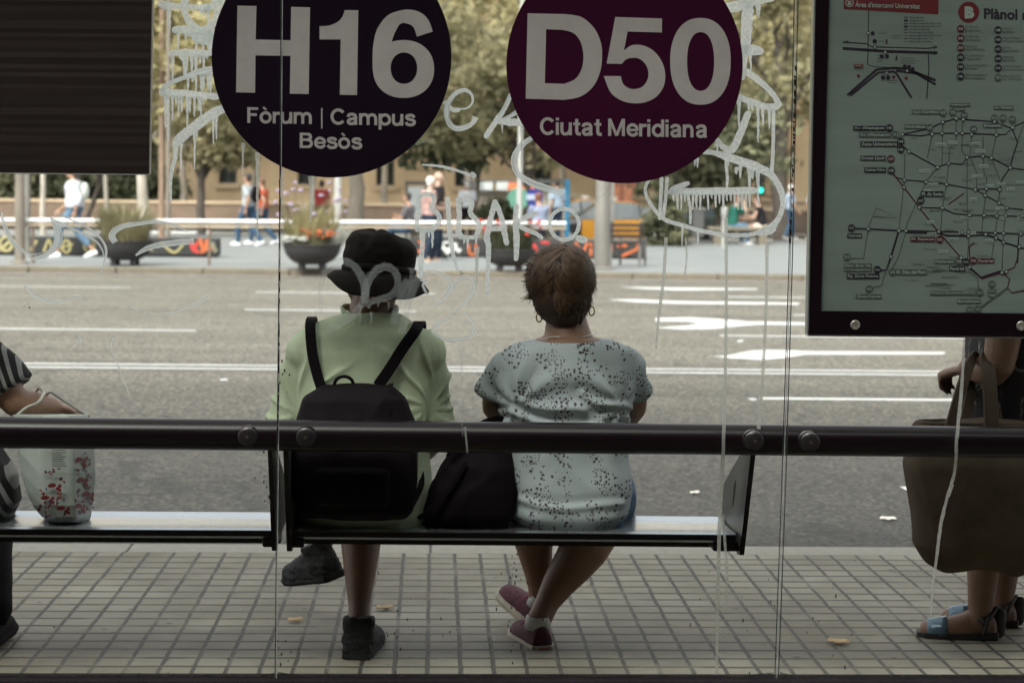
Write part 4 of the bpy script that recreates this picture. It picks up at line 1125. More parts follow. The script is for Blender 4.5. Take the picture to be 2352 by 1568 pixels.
# big white tag left of the first sticker
t = Tag(); t.wk = 1.28
t.st([(300, 60), (400, 82), (560, 95), (760, 105), (960, 100)], [14, 13, 11, 10, 11], C6, 0)
t.st([(650, -30), (610, 70), (630, 190), (700, 320), (790, 410), (900, 425), (1000, 350), (1060, 220), (1110, 60), (1140, -40)], [14, 13, 11, 13, 15, 16, 13, 10, 14, 16], C6)
t.st([(940, 110), (1000, 90), (1040, 20), (1050, -30)], 12, C6)
t.st([(490, 420), (600, 415), (720, 440), (850, 480), (1000, 470)], [13, 14, 20, 24, 20], C6)
t.st([(720, 470), (790, 520), (850, 530), (990, 560)], [10, 18, 22, 24], C6)
t.st([(950, 560), (985, 700)], 8, C6)
t.st([(430, 750), (520, 735), (640, 735), (800, 740), (990, 745)], [10, 12, 14, 13, 10], C6)
t.st([(600, 780), (630, 860), (625, 1030)], [16, 11, 6], C6)
t.st([(300, 1270), (330, 1220), (420, 1160), (620, 1080), (800, 1010), (1010, 970)], [10, 9, 8, 9, 12, 13], C6, 1)
t.st([(308, 1275), (360, 1200), (480, 1150), (640, 1085)], [9, 6, 5, 4], C6)
t.st([(310, 1290), (420, 1290), (620, 1300), (800, 1320), (1060, 1350)], [13, 13, 12, 11, 12], C6)
t.drips([(412, 110, 470), (530, 450, 700), (640, 470, 560), (785, 560, 700), (880, 600, 700), (455, 780, 1130), (720, 770, 1010), (780, 760, 1290), (840, 780, 890), (888, 770, 960), (935, 780, 820), (670, 1080, 1260), (730, 1080, 1140), (860, 1040, 1280), (880, 1050, 1250), (950, 1040, 1240), (985, 1040, 1290), (890, 140, 225), (850, 140, 190), (950, 120, 360), (330, 100, 150)], 5, C6)
t.drips([(290, 70, 415), (320, 70, 560), (365, 80, 340), (400, 80, 180), (430, 80, 305), (460, 80, 255), (520, 90, 420), (545, 100, 260), (595, 90, 305), (640, 100, 245), (660, 100, 290), (685, 100, 180), (455, 560, 855), (597, 430, 855), (620, 420, 525), (793, 300, 585), (825, 280, 540)], 4.4, C1)
t.st([(395, 600), (420, 560), (520, 470), (640, 380), (760, 290), (900, 220)], [12, 17, 18, 18, 18, 16], C1)
t.st([(400, 610), (395, 720), (360, 860), (345, 1000), (350, 1180)], [9, 8, 7, 6, 3], C1)
t.drips([(1100, 580, 960), (1110, 590, 700)], 4, C1, 3)
t.drips([(1255, 680, 1560), (1510, 850, 1220), (1810, 930, 1400)], 5, C1, 3)
t.done(g1, 'thick dripping white paint tag')
# smeared arcs on the first pane
t = Tag()
t.st([(25, 690), (60, 860), (140, 1050), (270, 1200), (420, 1275), (600, 1260)], [5, 9, 11, 9, 5, 2], CJ, 1)
t.st([(690, 760), (780, 860), (815, 1000), (800, 1120), (720, 1230), (600, 1310), (450, 1350)], [3, 17, 19, 19, 16, 12, 5], CJ, 1)
t.st([(790, 810), (1000, 920), (1200, 1010), (1350, 1110), (1430, 1230), (1440, 1310)], [3, 6, 6, 5, 4, 2], CJ, 1)
t.st([(750, 690), (1000, 800), (1250, 930), (1420, 1080), (1480, 1230), (1450, 1400), (1395, 1560)], [2, 5, 6, 6, 6, 5, 3], CJ, 1)
t.st([(985, 790), (958, 725), (1030, 660), (1180, 630), (1350, 615), (1480, 640), (1600, 700)], [14, 16, 13, 10, 8, 5, 2], CL, 1)
t.st([(1160, 900), (1260, 840), (1400, 805), (1660, 780)], [4, 12, 14, 15], CL, 1)
t.st([(210, 1160), (300, 1250), (420, 1290), (550, 1290), (720, 1235)], [6, 10, 11, 9, 4], CL, 4)
t.st([(1110, 1350), (1250, 1390), (1450, 1398), (1640, 1340), (1770, 1250)], [2, 4, 5, 6, 10], CL, 4)
t.st([(262, 775), (254, 790), (262, 820), (280, 860), (298, 906)], [9, 4, 3, 3, 3], CV, 4)
t.st([(180, 775), (188, 781), (182, 788), (174, 780)], 6, CV, 4)
t.done(g1, 'thin curved white smears')
# faint marks across the seam and the middle pane
t = Tag()
t.st([(690, 480), (820, 482), (885, 420), (880, 340), (820, 292), (730, 312), (655, 390), (620, 480), (620, 570), (655, 650), (720, 692), (820, 675), (890, 630), (918, 570)], [3, 4, 5, 6, 9, 10, 11, 13, 12, 12, 13, 12, 11, 15], C2, 1)
t.st([(590, 410), (690, 500), (760, 500)], [10, 9, 5], C2, 1)
t.st([(1290, 330), (1230, 470), (1170, 570)], [9, 11, 12], C2, 1)
t.st([(1175, 560), (1110, 650), (1030, 770)], [14, 13, 12], C2)
t.st([(1150, 610), (1280, 625), (1430, 630)], [14, 18, 17], C2)
t.st([(1200, 600), (1300, 550), (1400, 480)], [6, 9, 12], C2, 1)
t.drips([(1200, 660, 740)], 3, C2); t.drips([(1400, 660, 1100)], 4, C2, 3)
t.st([(360, 1070), (520, 1082), (640, 1105), (760, 1140), (870, 1180)], [4, 6, 7, 6, 8], C2, 1)
t.st([(870, 1160), (905, 1180), (880, 1200)], [9, 11, 9], C2, 1)
t.st([(350, 1010), (480, 1050), (640, 1060), (800, 1110), (900, 1160)], 1.2, C2, 2)
t.st([(290, 860), (400, 820), (480, 805)], 3, C2, 2); t.st([(360, 755), (510, 738)], 2.4, C2, 2)
t.st([(670, 70), (760, 40), (800, 5)], 3, C2, 2)
t.st([(1540, 770), (1420, 850), (1340, 950), (1322, 1060), (1370, 1170), (1480, 1245), (1640, 1310), (1829, 1360)], [10, 13, 13, 13, 14, 15, 16, 14], C2, 1)
t.st([(930, 420), (1080, 460), (1250, 485), (1400, 430), (1475, 290)], [14, 11, 8, 4, 2], C7, 2)
t.done(g2, 'streaky brushed white letters between the round stickers')
# BIBAKO
t = Tag(); W_ = 11.5
t.st([(1440, 400), (1500, 378), (1565, 390)], W_, C3); t.st([(1445, 400), (1450, 480), (1430, 580), (1430, 680)], W_, C3)
t.st([(1570, 390), (1570, 450), (1555, 500), (1600, 540), (1622, 590), (1590, 650), (1545, 680), (1480, 680), (1435, 670)], [W_, W_, W_, W_, W_, 12, 13, 12, 10], C3)
t.st([(1470, 690), (1475, 800), (1465, 930), (1455, 1070)], [12, 11, 12, 13], C3); t.drips([(1560, 690, 835), (1530, 690, 745), (1500, 680, 720)], 6, C3)
t.st([(1690, 420), (1700, 560), (1710, 720), (1740, 900), (1775, 1030)], [12, 11, 12, 9, 6], C3)
t.st([(1780, 425), (1790, 560), (1785, 700), (1830, 748)], [12, 12, 13, 10], C3)
t.st([(1780, 425), (1850, 425), (1895, 460), (1885, 540), (1945, 610), (1962, 660), (1930, 740)], [12, 12, 13, 12, 12, 12, 10], C3); t.st([(1800, 745), (1920, 748)], 9, C3)
t.drips([(1830, 750, 800), (1860, 770, 845), (1935, 740, 800)], 6, C3); t.drips([(1940, 830, 1160)], 8, C3, 3)
t.st([(2095, 445), (2070, 540), (2045, 640), (2025, 740), (2040, 830), (2035, 1000), (2028, 1230)], [13, 13, 13, 15, 13, 10, 6], C3)
t.st([(2100, 450), (2145, 560), (2170, 680), (2195, 795)], [12, 12, 13, 12], C3); t.st([(2070, 675), (2180, 668)], 12, C3)
t.st([(2278, 480), (2270, 620), (2280, 760), (2275, 930)], [12, 13, 15, 11], C3); t.st([(210, 830), (340, 740), (490, 680)], [9, 13, 11], C7)
t.st([(240, 840), (350, 900), (470, 950), (560, 1010)], [11, 11, 10, 8], C7)
t.st([(865 + 195 * cos(a_ * .4), 830 + 208 * sin(a_ * .4)) for a_ in range(-2, 15)], 9, C7)
t.st([(1060, 1020), (1130, 1040)], 16, C7)
t.done(g2, 'capital letters painted in dripping white')
# tag right of the second sticker
t = Tag()
t.st([(1540, 60), (1640, 40), (1740, 10), (1860, -10)], [22, 26, 22, 16], C5); t.st([(1712, 20), (1705, 160), (1695, 300)], [26, 26, 24], C5)
t.st([(1690, 315), (1750, 315), (1790, 322)], [26, 24, 17], C5); t.st([(1692, 330), (1685, 420), (1680, 490)], [16, 13, 11], C5)
t.drips([(1770, 40, 100), (1782, 40, 110), (1728, 340, 450)], 5, C5)
t.st([(1680, 440), (1760, 490), (1840, 560), (1890, 625), (1895, 665), (1820, 668), (1740, 640), (1655, 612)], [17, 15, 13, 13, 16, 15, 14, 14], C5)
t.drips([(1775, 680, 890), (1805, 680, 785), (1848, 690, 805), (1720, 650, 690), (1740, 650, 690), (1655, 630, 800), (1522, 890, 950)], 6, C5)
t.st([(1872, 680), (1870, 930), (1860, 1085)], [8, 8, 9], C5)
t.st([(1520, 880), (1560, 925), (1610, 940), (1650, 870), (1712, 715)], [10, 14, 17, 18, 15], C5)
t.st([(1400, 950), (1500, 958), (1580, 985), (1750, 1040), (1860, 1100), (1920, 1200), (1928, 1300), (1880, 1400), (1760, 1465), (1600, 1475), (1430, 1450), (1290, 1410), (1180, 1370), (1095, 1270), (1068, 1190), (1095, 1120)], [11, 12, 18, 20, 17, 14, 12, 13, 10, 10, 10, 10, 9, 9, 7, 7], C5)
t.st([(1780, 1460), (1850, 1440), (1880, 1400)], [14, 24, 14], C5)
t.st([(1225, 1205), (1260, 1180), (1335, 1150)], [11, 16, 10], C5); t.st([(1235, 1205), (1300, 1200), (1500, 1200), (1750, 1195)], [12, 15, 17, 16], C5)
rng = random.Random(3)
t.drips([(1245 + k * 24, 1215, 1215 + rng.choice([30, 45, 60, 85, 100])) for k in range(21)], 5, C5)
t.drips([(1580, 1010, 1195), (1662, 1050, 1115), (1720, 1060, 1190), (1740, 1070, 1120), (1775, 1080, 1290), (1640, 1060, 1090)], 6.5, C5)
t.st([(1170, 1120), (1165, 1250), (1158, 1370)], [9, 8, 8], C5); t.st([(1205, 1120), (1195, 1250), (1178, 1370)], [8, 8, 8], C5)
t.st([(1330, 1210), (1350, 1310), (1350, 1400)], [7, 6, 6], C5)
t.drips([(1380, 1000, 1040), (1395, 1000, 1050), (1300, 1430, 1540), (1400, 1450, 1540)], 4.5, C5)
t.st([(1530, 545), (1524, 640), (1514, 720), (1506, 800)], [8, 8, 7, 5], CV, 3); t.st([(1575, 545), (1577, 590), (1572, 640)], 4, CV, 3)
t.st([(1668, 500), (1668, 700), (1665, 900), (1660, 1060), (1653, 1200), (1648, 1400), (1646, 1556)], [8, 8, 8, 8, 9, 8, 6], CV, 3)
t.st([(1762, 560), (1760, 700), (1752, 860), (1742, 985)], [9, 7, 8, 9], CV, 3); t.st([(1660, 1180), (1670, 1330), (1664, 1400)], [6, 6, 5], CV, 3)
t.done(g2, 'large dripping white tag with a toothed arrow and loops')
# dirt flecks on the panes
M_fleck = mat('dirt_fleck', (.03, .022, .018), .9)
def flecks(pn, spots, seed):
    rg = random.Random(seed); mb = MB()
    for x, y, n, sx, sy in spots:
        for k in range(n):
            a, b_ = rg.gauss(x, sx), rg.gauss(y, sy); r = rg.uniform(.7, 2.2); h = r * rg.uniform(.8, 2.6)
            mb.add([P(a + r * cos(t) * rg.uniform(.6, 1.2), b_ + h * sin(t), YG - .002) for t in [2 * pi * j / 7 for j in range(7)]], [tuple(range(7))])
    mb.build('grime', M_fleck, pn, fix=False)
flecks(g1, [(62, 700, 3, 4, 4), (610, 1100, 14, 14, 40), (440, 1500, 6, 160, 40)], 1)
flecks(g2, [(1178, 1330, 26, 12, 50), (1185, 1440, 22, 16, 60), (1240, 1390, 14, 30, 80), (960, 1470, 16, 40, 50), (650, 1500, 12, 10, 25), (1700, 1420, 14, 60, 70), (820, 1400, 12, 30, 60), (654, 870, 10, 8, 30)], 2)
flecks(g3, [(1910, 1430, 10, 30, 60), (1880, 640, 5, 10, 15)], 3)
M_grime = paint_mat('grey_base_grime', (.05, .045, .04), (.25, .80), False)
for pn, xa, xb in ((g1, -60, 629), (g2, 637, 1776), (g3, 1792, 2420)):
    mb = MB(); rg = random.Random(int(xb)); n = 60
    q = [(lerp(xa, xb, k / n), 1555.5 - 3 * rg.random()) for k in range(n + 1)]
    wd_ = [5 + 5 * rg.random() + 16 * max(0, 1 - min(k, n - k) / 3.0) for k in range(n + 1)]
    rib(mb, q, wd_, YG - .003, 0, 0, True, .2, 3); mb.build('edge_grime', M_grime, pn, fix=False)
# smears before the capped head
t = Tag()
t.st([(60, 710), (58, 600), (68, 490), (110, 395), (180, 350), (270, 365), (335, 430), (372, 520), (370, 610), (340, 680)], [7, 10, 13, 16, 18, 19, 19, 19, 18, 14], C8, 2)
t.st([(350, 660), (290, 730), (190, 800), (90, 870)], [14, 20, 18, 14], C8, 2)
t.st([(380, 650), (385, 530), (440, 430), (520, 388), (590, 425), (612, 510), (575, 585), (490, 620), (420, 640), (390, 680)], [16, 18, 19, 19, 18, 17, 17, 16, 14, 12], C8, 2)
t.st([(690, 480), (640, 590), (600, 720), (580, 800)], [20, 21, 19, 15], C8, 2); t.st([(760, 450), (710, 580), (665, 740), (640, 860)], [18, 21, 21, 18], C8, 2)
t.st([(715, 395), (712, 430), (705, 500)], [22, 9, 6], C8, 2)
t.st([(775, 480), (820, 490), (790, 520), (825, 590)], [7, 5, 6, 5], C8, 1)
t.drips([(545, 640, 690), (470, 640, 680), (420, 710, 800), (340, 690, 800)], 4, C8, 2)
t.st([(1200, 430), (1290, 415), (1370, 450), (1400, 530), (1330, 610), (1290, 650)], [9, 12, 13, 12, 8, 4], CB, 4)
t.st([(1370, 570), (1450, 470), (1530, 455), (1562, 520), (1510, 620), (1410, 700)], [6, 13, 14, 13, 10, 4], CB, 4)
t.st([(1380, 740), (1300, 780), (1285, 840), (1390, 890), (1520, 870), (1565, 800), (1500, 690)], [9, 11, 10, 9, 9, 10, 7], CB, 4)
t.drips([(1475, 940, 1230), (1480, 1240, 1560)], 7, CB, 2)
t.st([(1068, 980), (1074, 1040)], [5, 4], CV, 3)
t.done(g2, 'faint wiped white smears in front of the cap')
t = Tag()
t.st([(2214, 778), (2212, 840), (2206, 920), (2198, 1000), (2193, 1080), (2176, 1140), (2160, 1210), (2150, 1290), (2142, 1350), (2138, 1412)], [6, 6, 8, 8, 7, 7, 8, 7, 6, 3], CV, 3, jit=.2)
t.st([(2190, 1112), (2180, 1140)], 3, CV, 3)
t.done(g3, 'long crooked drip of white paint')
# ================================================================== PEOPLE
def V3(*a): return Vector(a)
def oring(c, r, f, hw, hd, n=28, e=2.5):
    """superellipse ring round c in the plane of r (side) and f (front)"""
    o = []
    for k in range(n):
        a = 2 * pi * k / n; ca, sa = cos(a), sin(a)
        o.append(c + r * hw * math.copysign(abs(ca) ** (2 / e), ca) + f * hd * math.copysign(abs(sa) ** (2 / e), sa))
    return o
def polyrad(pts, rad, n=5):
    """resample a bent limb smoothly: joints and radii"""
    out, ro = [], []
    for i in range(len(pts) - 1):
        for k in range(n):
            t = k / n; out.append(lerp(pts[i], pts[i + 1], t)); ro.append(lerp(rad[i], rad[i + 1], t))
    out.append(pts[-1]); ro.append(rad[-1])
    q = [out[0]] + [(out[i - 1] + out[i] * 2 + out[i + 1]) / 4 for i in range(1, len(out) - 1)] + [out[-1]]
    return q, ro
def h_arm(mb, S, E, W, s=1.0, add=0.0, upto=2.0, flare=0.0):
    prof = [(0, .056), (.35, .050), (.8, .041), (1, .039), (1.3, .041), (1.7, .032), (2, .027)]
    pts, rad = [], []
    def at(t): return lerp(S, E, t) if t <= 1 else lerp(E, W, t - 1)
    def rd(t):
        for (a, x), (b_, y) in zip(prof, prof[1:]):
            if t <= b_: return lerp(x, y, (t - a) / (b_ - a))
        return prof[-1][1]
    n = max(4, int(10 * upto / 2) + 3)
    for i in range(n):
        t = upto * i / (n - 1); pts.append(at(t)); rad.append(rd(t) * s + add + flare * (i / (n - 1)) ** 1.5)
    q = [pts[0]] + [(pts[i - 1] + pts[i] * 2 + pts[i + 1]) / 4 for i in range(1, n - 1)] + [pts[-1]]
    mb.tube(q, rad, 14, dome=(upto > 1.9))
    if upto < 2: mb.ell(S, (.058 * s + add), (.058 * s + add), (.058 * s + add), 14)
    else: mb.ell(S, .058 * s, .058 * s, .058 * s, 14)
def h_leg(mb, H, K, A, s=1.0, add=0.0, upto=2.0, flare=0.0, back=None, calf=0.0):
    prof = [(0, .090), (.4, .079), (.85, .060), (1, .056), (1.28, .059), (1.6, .045), (1.9, .035), (2, .036)]
    def at(t): return lerp(H, K, t) if t <= 1 else lerp(K, A, t - 1)
    def rd(t):
        for (a, x), (b_, y) in zip(prof, prof[1:]):
            if t <= b_: return lerp(x, y, (t - a) / (b_ - a))
        return prof[-1][1]
    n = max(5, int(14 * upto / 2) + 2); pts, rad = [], []
    for i in range(n):
        t = upto * i / (n - 1); p_ = at(t)
        if back is not None and 1 < t < 1.75: p_ = p_ + back * .016 * s * sin(pi * (t - 1) / .75)
        pts.append(p_); rad.append(rd(t) * s + add + flare * (i / (n - 1)) ** 2 + (calf * sin(pi * min(1, (t - .75) / 1.1)) if .75 < t < 1.85 else 0))
    q = [pts[0]] + [(pts[i - 1] + pts[i] * 2 + pts[i + 1]) / 4 for i in range(1, n - 1)] + [pts[-1]]
    mb.tube(q, rad, 16, dome=(upto > 1.9))
def h_hand(mb, W, d, nrm, tside, curl=.5, s=1.0):
    d = d.normalized(); nrm = (nrm - d * nrm.dot(d)).normalized(); t = d.cross(nrm) * tside
    mb.tube([W - d * .02, W + d * .02 * s, W + d * .055 * s, W + d * .088 * s], [.026 * s, .033 * s, .040 * s, .037 * s], 12, flat=.42, ref=nrm)
    for k, (off, ln_) in enumerate(((.030, .066), (.010, .077), (-.010, .072), (-.029, .056))):
        b0 = W + d * .080 * s + t * off * s
        dirv = (d + t * off * 2.2).normalized(); q = [b0]; a = curl * .5
        for j, fr_ in enumerate((.45, .32, .25)):
            a += curl * (.35 if j == 0 else .75)
            q.append(q[-1] + (dirv * cos(a) + nrm * sin(a)) * ln_ * fr_ * 1.1 * s)
        mb.tube(q, [.0092 * s, .0088 * s, .0082 * s, .0068 * s], 8)
    b0 = W + d * .025 * s + t * .030 * s
    dv = (d * .62 + t * .75 + nrm * .25 * curl).normalized()
    q = [b0, b0 + dv * .036 * s]; q.append(q[-1] + (dv * .8 + d * .5 + nrm * .3 * curl).normalized() * .032 * s)
    mb.tube(q, [.013 * s, .0105 * s, .0082 * s], 8)
def h_head(mb, c, f, up, s=1.0):
    r = f.cross(up).normalized(); f = up.cross(r).normalized()
    M = Matrix((r, f, up)).transposed()
    def e(x, y, z, a, b_, c_, n=12): mb.ell(c + r * x * s + f * y * s + up * z * s, a * s, b_ * s, c_ * s, n, 0, M)
    e(0, -.005, .022, .077, .096, .092, 20); e(0, .03, -.045, .058, .06, .065, 16); e(0, .055, -.088, .034, .034, .026)
    e(0, .095, -.018, .013, .018, .026); e(0, .108, -.032, .016, .012, .011); e(0, .080, .018, .052, .018, .013); e(0, .088, -.060, .023, .012, .009)
    for x in (-1, 1):
        e(x * .080, -.008, -.012, .010, .020, .032); e(x * .045, .062, -.028, .022, .022, .022)
    return M
def eyes(root, c, f, up, s=1.0):
    r = f.cross(up).normalized(); f = up.cross(r).normalized()
    for x in (-1, 1):
        m_ = MB(); m_.ell(c + (r * x * .031 + f * .080 + up * .002) * s, .0125 * s, .0125 * s, .0105 * s, 10); m_.build('eye', M_eye, root, smooth=True)
def h_torso(mb, pel, ch, r, s=1.0, add=0.0, t0=0.0, prof=None, belly=1.0):
    prof = prof or [(-.12, .10, .08), (0, .165, .115), (.22, .168, .112), (.5, .150, .105), (.75, .170, .118), (.9, .155, .100), (1.0, .09, .07)]
    ax = ch - pel; up = ax.normalized(); f = up.cross(r).normalized() * 1.0
    rings = []
    for t, hw, hd in prof:
        if t < t0 - 1e-6: continue
        k = belly if .1 < t < .7 else 1
        rings.append(oring(pel + ax * t, r, f, hw * s + add, hd * s * k + add))
    mb.loft(rings)
def h_foot(up_, sole, A, fd, fu, L=.26, w=1.0, heel=.0, add=0.0, heavy=1.0, sole_th=.022):
    """shoe round the ankle joint A: upper and sole"""
    fd = fd.normalized(); fu = (fu - fd * fu.dot(fd)).normalized(); r = fd.cross(fu)
    base = A - fu * (.085 + heel) - fd * .055
    st = [(0.0, .020, .045), (.03, .031, .066), (.18, .036, .092), (.34, .038, .088), (.50, .042, .068), (.68, .047, .054), (.84, .045, .046), (.95, .034, .038), (1.0, .018, .026)]
    rings = []
    for u, hw, ht in st:
        c = base + fd * u * L; n = 16; rg_ = []
        for k in range(n):
            a = 2 * pi * k / n
            x = cos(a) * (hw * w + add); z = sin(a)
            zz = (ht * heavy) * z if z > 0 else .012 * z
            rg_.append(c + r * x + fu * (zz + sole_th * .8))
        rings.append(rg_)
    up_.loft(rings)
    if sole is not None:
        rings = []
        for u, hw, ht in st:
            c = base + fd * (u * (L + .012) - .006); rg_ = []
            lift = .012 * max(0, (u - .7) / .3) ** 2
            for x, z in ((-1, 0), (-1.06, .5), (-1, 1), (1, 1), (1.06, .5), (1, 0)):
                rg_.append(c + r * x * (hw * w + .004) + fu * (z * sole_th + lift * (1 - z) + .001))
            rings.append(rg_)
        sole.loft(rings)
    return base
M_eye = mat('eye', (.12, .10, .09), .15, .3)
def skin(c): return mat('skin', c, .5, .10, 12, .08, 90)
SK_shaded, SK_fair, SK_brown, SK_arm = skin((.235, .128, .082)), skin((.50, .33, .25)), skin((.22, .125, .085)), skin((.38, .215, .145))  # first skin tone darkened to hold the shade on the seated pair's legs
SK_b2 = skin((.40, .23, .15))
def cloth(name, c, **kw):
    a = dict(rough=.85, var=.10, scale=18, bump=.12, bscale=240, spec=.12, sheen=0); a.update(kw)
    return mat(name, c, **a)
def folds(amp, sc=(5, 5, 2.2), seed=0.0, extra=None):
    def f(p_):
        q = Vector((p_.x * sc[0] + seed, p_.y * sc[1], p_.z * sc[2]))
        v = noise.noise(q) + .5 * noise.noise(q * 2.1 + Vector((3, 1, 7)))
        d = amp * (1 - 2 * abs(v)) * .8
        return d + (extra(p_) if extra else 0)
    return f
Z = Vector((0, 0, 1))

# ---------------------------------------------------------------- generic person (used for everybody across the road)
def person(label, loc, face, pose, h, top, bot, sk, hair, shoe, sleeve=.8, leg=2.0, hairkind='short', lean=0.0, arms='swing', stride=.30, group=None, skirt=False, vox=.011, girth=1.0):
    """loc: feet; face: heading angle from +Y anticlockwise; pose: walk, stand or sit"""
    s = h / 1.70
    T = Matrix.Translation(Vector(loc)) @ Matrix.Rotation(face, 4, 'Z')
    rt = thing('person', label, 'person', loc, group)
    def X(x, y, z): return T @ Vector((x * s, y * s, z * s))
    def D(x, y, z): return (T.to_3x3() @ Vector((x, y, z))).normalized()
    if pose == 'sit':
        pel, ch, hd_ = X(0, 0, .52), X(0, lean + .02, 1.04), X(0, lean + .07, 1.24)
        Hs = [X(-.09, .02, .50), X(.09, .02, .50)]; Ks = [X(-.11, .44, .50), X(.10, .45, .51)]
        As = [X(-.10, .40, .085), X(.11, .46, .085)]
        Ss = [X(-.19, lean, .99), X(.19, lean, .99)]
        Es = [X(-.23, lean + .10, .73), X(.23, lean + .12, .74)]; Ws = [X(-.10, lean + .32, .72), X(.08, lean + .34, .80)]
        if arms == 'up': Es[1] = X(.20, lean + .24, .86); Ws[1] = X(.08, lean + .26, 1.10)
    else:
        k = stride if pose == 'walk' else .03
        pel, ch, hd_ = X(0, 0, .93), X(0, .02 + lean, 1.42), X(0, .06 + lean, 1.59)
        Hs = [X(-.09, 0, .90), X(.09, 0, .90)]
        Ks = [X(-.10, k * .75 + .05, .50), X(.10, -k * .15 + .04, .49)]
        As = [X(-.09, k, .085), X(.09, -k * 1.1, .085 + .35 * k * .35)]
        Ss = [X(-.19, lean, 1.37), X(.19, lean, 1.37)]
        Es = [X(-.24, lean - .10 - k * .2, 1.10), X(.24, lean + k * .35, 1.09)]
        Ws = [X(-.22, lean - k * .2, .85), X(.22, lean + .12 + k * .7, .88)]
        if arms == 'bent': Es = [X(-.25, -.04, 1.10), X(.25, -.04, 1.10)]; Ws = [X(-.13, .24, 1.06), X(.12, .24, 1.08)]
    r = D(1, 0, 0); f = D(0, 1, -.05)
    body = MB(); h_torso(body, pel, ch, r, s * .95 * girth)
    body.tube([ch - Z * .06, ch + Z * .03, hd_ - Z * .06 * s], [.075 * s, .058 * s, .052 * s], 12)
    h_head(body, hd_, f, Z, s)
    for i in (0, 1):
        h_arm(body, Ss[i], Es[i], Ws[i], s * .95); h_hand(body, Ws[i], (Ws[i] - Es[i]), r * (1 if i == 0 else -1), 1 if i == 0 else -1, .5, s)
        h_leg(body, Hs[i], Ks[i], As[i], s)
    body.fuse('body', sk, rt, vox, 2); eyes(rt, hd_, f, Z, s)
    tb = MB(); h_torso(tb, pel, ch, r, s * girth, .016, -.02 if not skirt else 0)
    for i in (0, 1): h_arm(tb, Ss[i], Es[i], Ws[i], s, .014, sleeve, .012)
    tb.fuse('top', top, rt, vox, 3, folds(.008))
    pb = MB()
    h_torso(pb, pel, ch, r, s * girth, .012, -.2, [(-.16, .12, .10), (0, .165, .118), (.2, .158, .108)])
    for i in (0, 1): h_leg(pb, Hs[i], Ks[i], As[i], s, .014, leg, .006)
    pb.fuse('shorts' if leg < 1.3 else 'trousers', bot, rt, vox, 2, folds(.006))
    for i in (0, 1):
        u, so_ = MB(), MB()
        fd = D(0, 1, -.05 if i == 0 else (-.35 if pose == 'walk' else 0)); h_foot(u, so_, As[i] + Z * .002, fd, Z, .265 * s)
        so_m = u.fuse('shoe', shoe, rt, .009, 2); so_.build('sole', M_sole, so_m)
    hb = MB(); M = Matrix((r, f, Z)).transposed()
    hb.ell(hd_ - f * .018 * s + Z * .038 * s, .086 * s, .098 * s, .090 * s, 16, 0, M)
    if hairkind in ('long', 'tail'):
        w_ = .085 if hairkind == 'long' else .035
        hb.tube([hd_ - f * .07 * s, hd_ - f * .10 * s - Z * .10 * s, hd_ - f * .13 * s - Z * .24 * s, hd_ - f * .13 * s - Z * .36 * s], [w_ * s, w_ * s * .95, w_ * s * .8, .02], 12, flat=.7)
    else: hb.ell(hd_ - f * .045 * s - Z * .03 * s, .074 * s, .055 * s, .06 * s, 12, 0, M)
    if hairkind != 'bald': hb.fuse('hair', hair, rt, .009, 2, lambda p_: .006 * noise.noise(p_ * 40))
    return rt, dict(pel=pel, ch=ch, hd=hd_, S=Ss, E=Es, W=Ws, r=r, f=f, s=s, D=D, X=X)
M_sole = mat('white_rubber', (.72, .72, .70), .6, .06)
def pack(rt, J, m, name='backpack', k=1.0):
    ch, f, r, s = J['ch'], J['f'], J['r'], J['s']
    mb = MB(); c = lerp(J['pel'], ch, .58) - f * .20 * s
    mb.ell(c, .15 * k * s, .09 * k * s, .21 * k * s, 18, 0, Matrix((r, f, Z)).transposed())
    for x in (-1, 1):
        a = ch + r * x * .10 * s - f * .12 * s
        mb.tube([c + r * x * .08 * s + Z * .12 * s, a, ch + r * x * .11 * s + Z * .035 * s, ch + r * x * .11 * s + f * .13 * s - Z * .10 * s, c + r * x * .16 * s + f * .14 * s - Z * .1 * s], .016 * s, 8, flat=.5)
    return mb.fuse(name, m, rt, .010, 2)

# ---------------------------------------------------------------- the man with the cap
YC = 5.50
KC = px(YC)
M_tee = cloth('pale_green_cotton', (.56, .64, .46), var=.06)
M_cap = cloth('dark_olive_canvas', (.021, .018, .0155), bump=.3, bscale=300, var=.25)
M_pack = cloth('black_backpack_nylon', (.0055, .0028, .0048), rough=.7, var=.3)
M_strap = cloth('black_webbing', (.005, .0028, .0045), rough=.8)
M_short = cloth('dark_shorts', (.02, .019, .022))
M_boot = mat('dark_suede', (.012, .0125, .014), .8, .45, 30, .4, 120)
man = thing('person', 'seated person in pale green T-shirt and dark floppy cap wearing a black backpack', 'person', (P(840, 1200, YC).x, YC, .447))
def px_rings(rows, Y=YC, n=36, e=2.6):
    out = []
    for row in rows:
        x0, x1, y, hd = row[:4]; yc = row[4] if len(row) > 4 else Y
        a, b_ = P(x0, y, yc), P(x1, y, yc); c = (a + b_) / 2
        out.append(oring(c, (b_ - a).normalized(), Vector((0, 1, 0)), (b_ - a).length / 2, hd, n, e))
    return out
hdc = P(868, 655, 5.53); hf = Vector((-.06, 1, -.12)).normalized()
body = MB()
body.loft(px_rings([(770, 915, 1205, .11), (725, 950, 1175, .12), (720, 960, 1090, .12), (700, 980, 960, .11), (690, 990, 830, .11), (730, 950, 755, .09), (790, 905, 725, .07)]))
body.tube([P(850, 760, 5.50), P(852, 718, 5.51), P(862, 665, 5.525)], [.085, .070, .062], 16)
h_head(body, hdc, hf, Vector((.05, .05, 1)).normalized(), 1.03)
SL, SR = P(712, 808, 5.50), P(970, 810, 5.50)
EL, ER = P(660, 985, 5.55), P(1012, 985, 5.56)
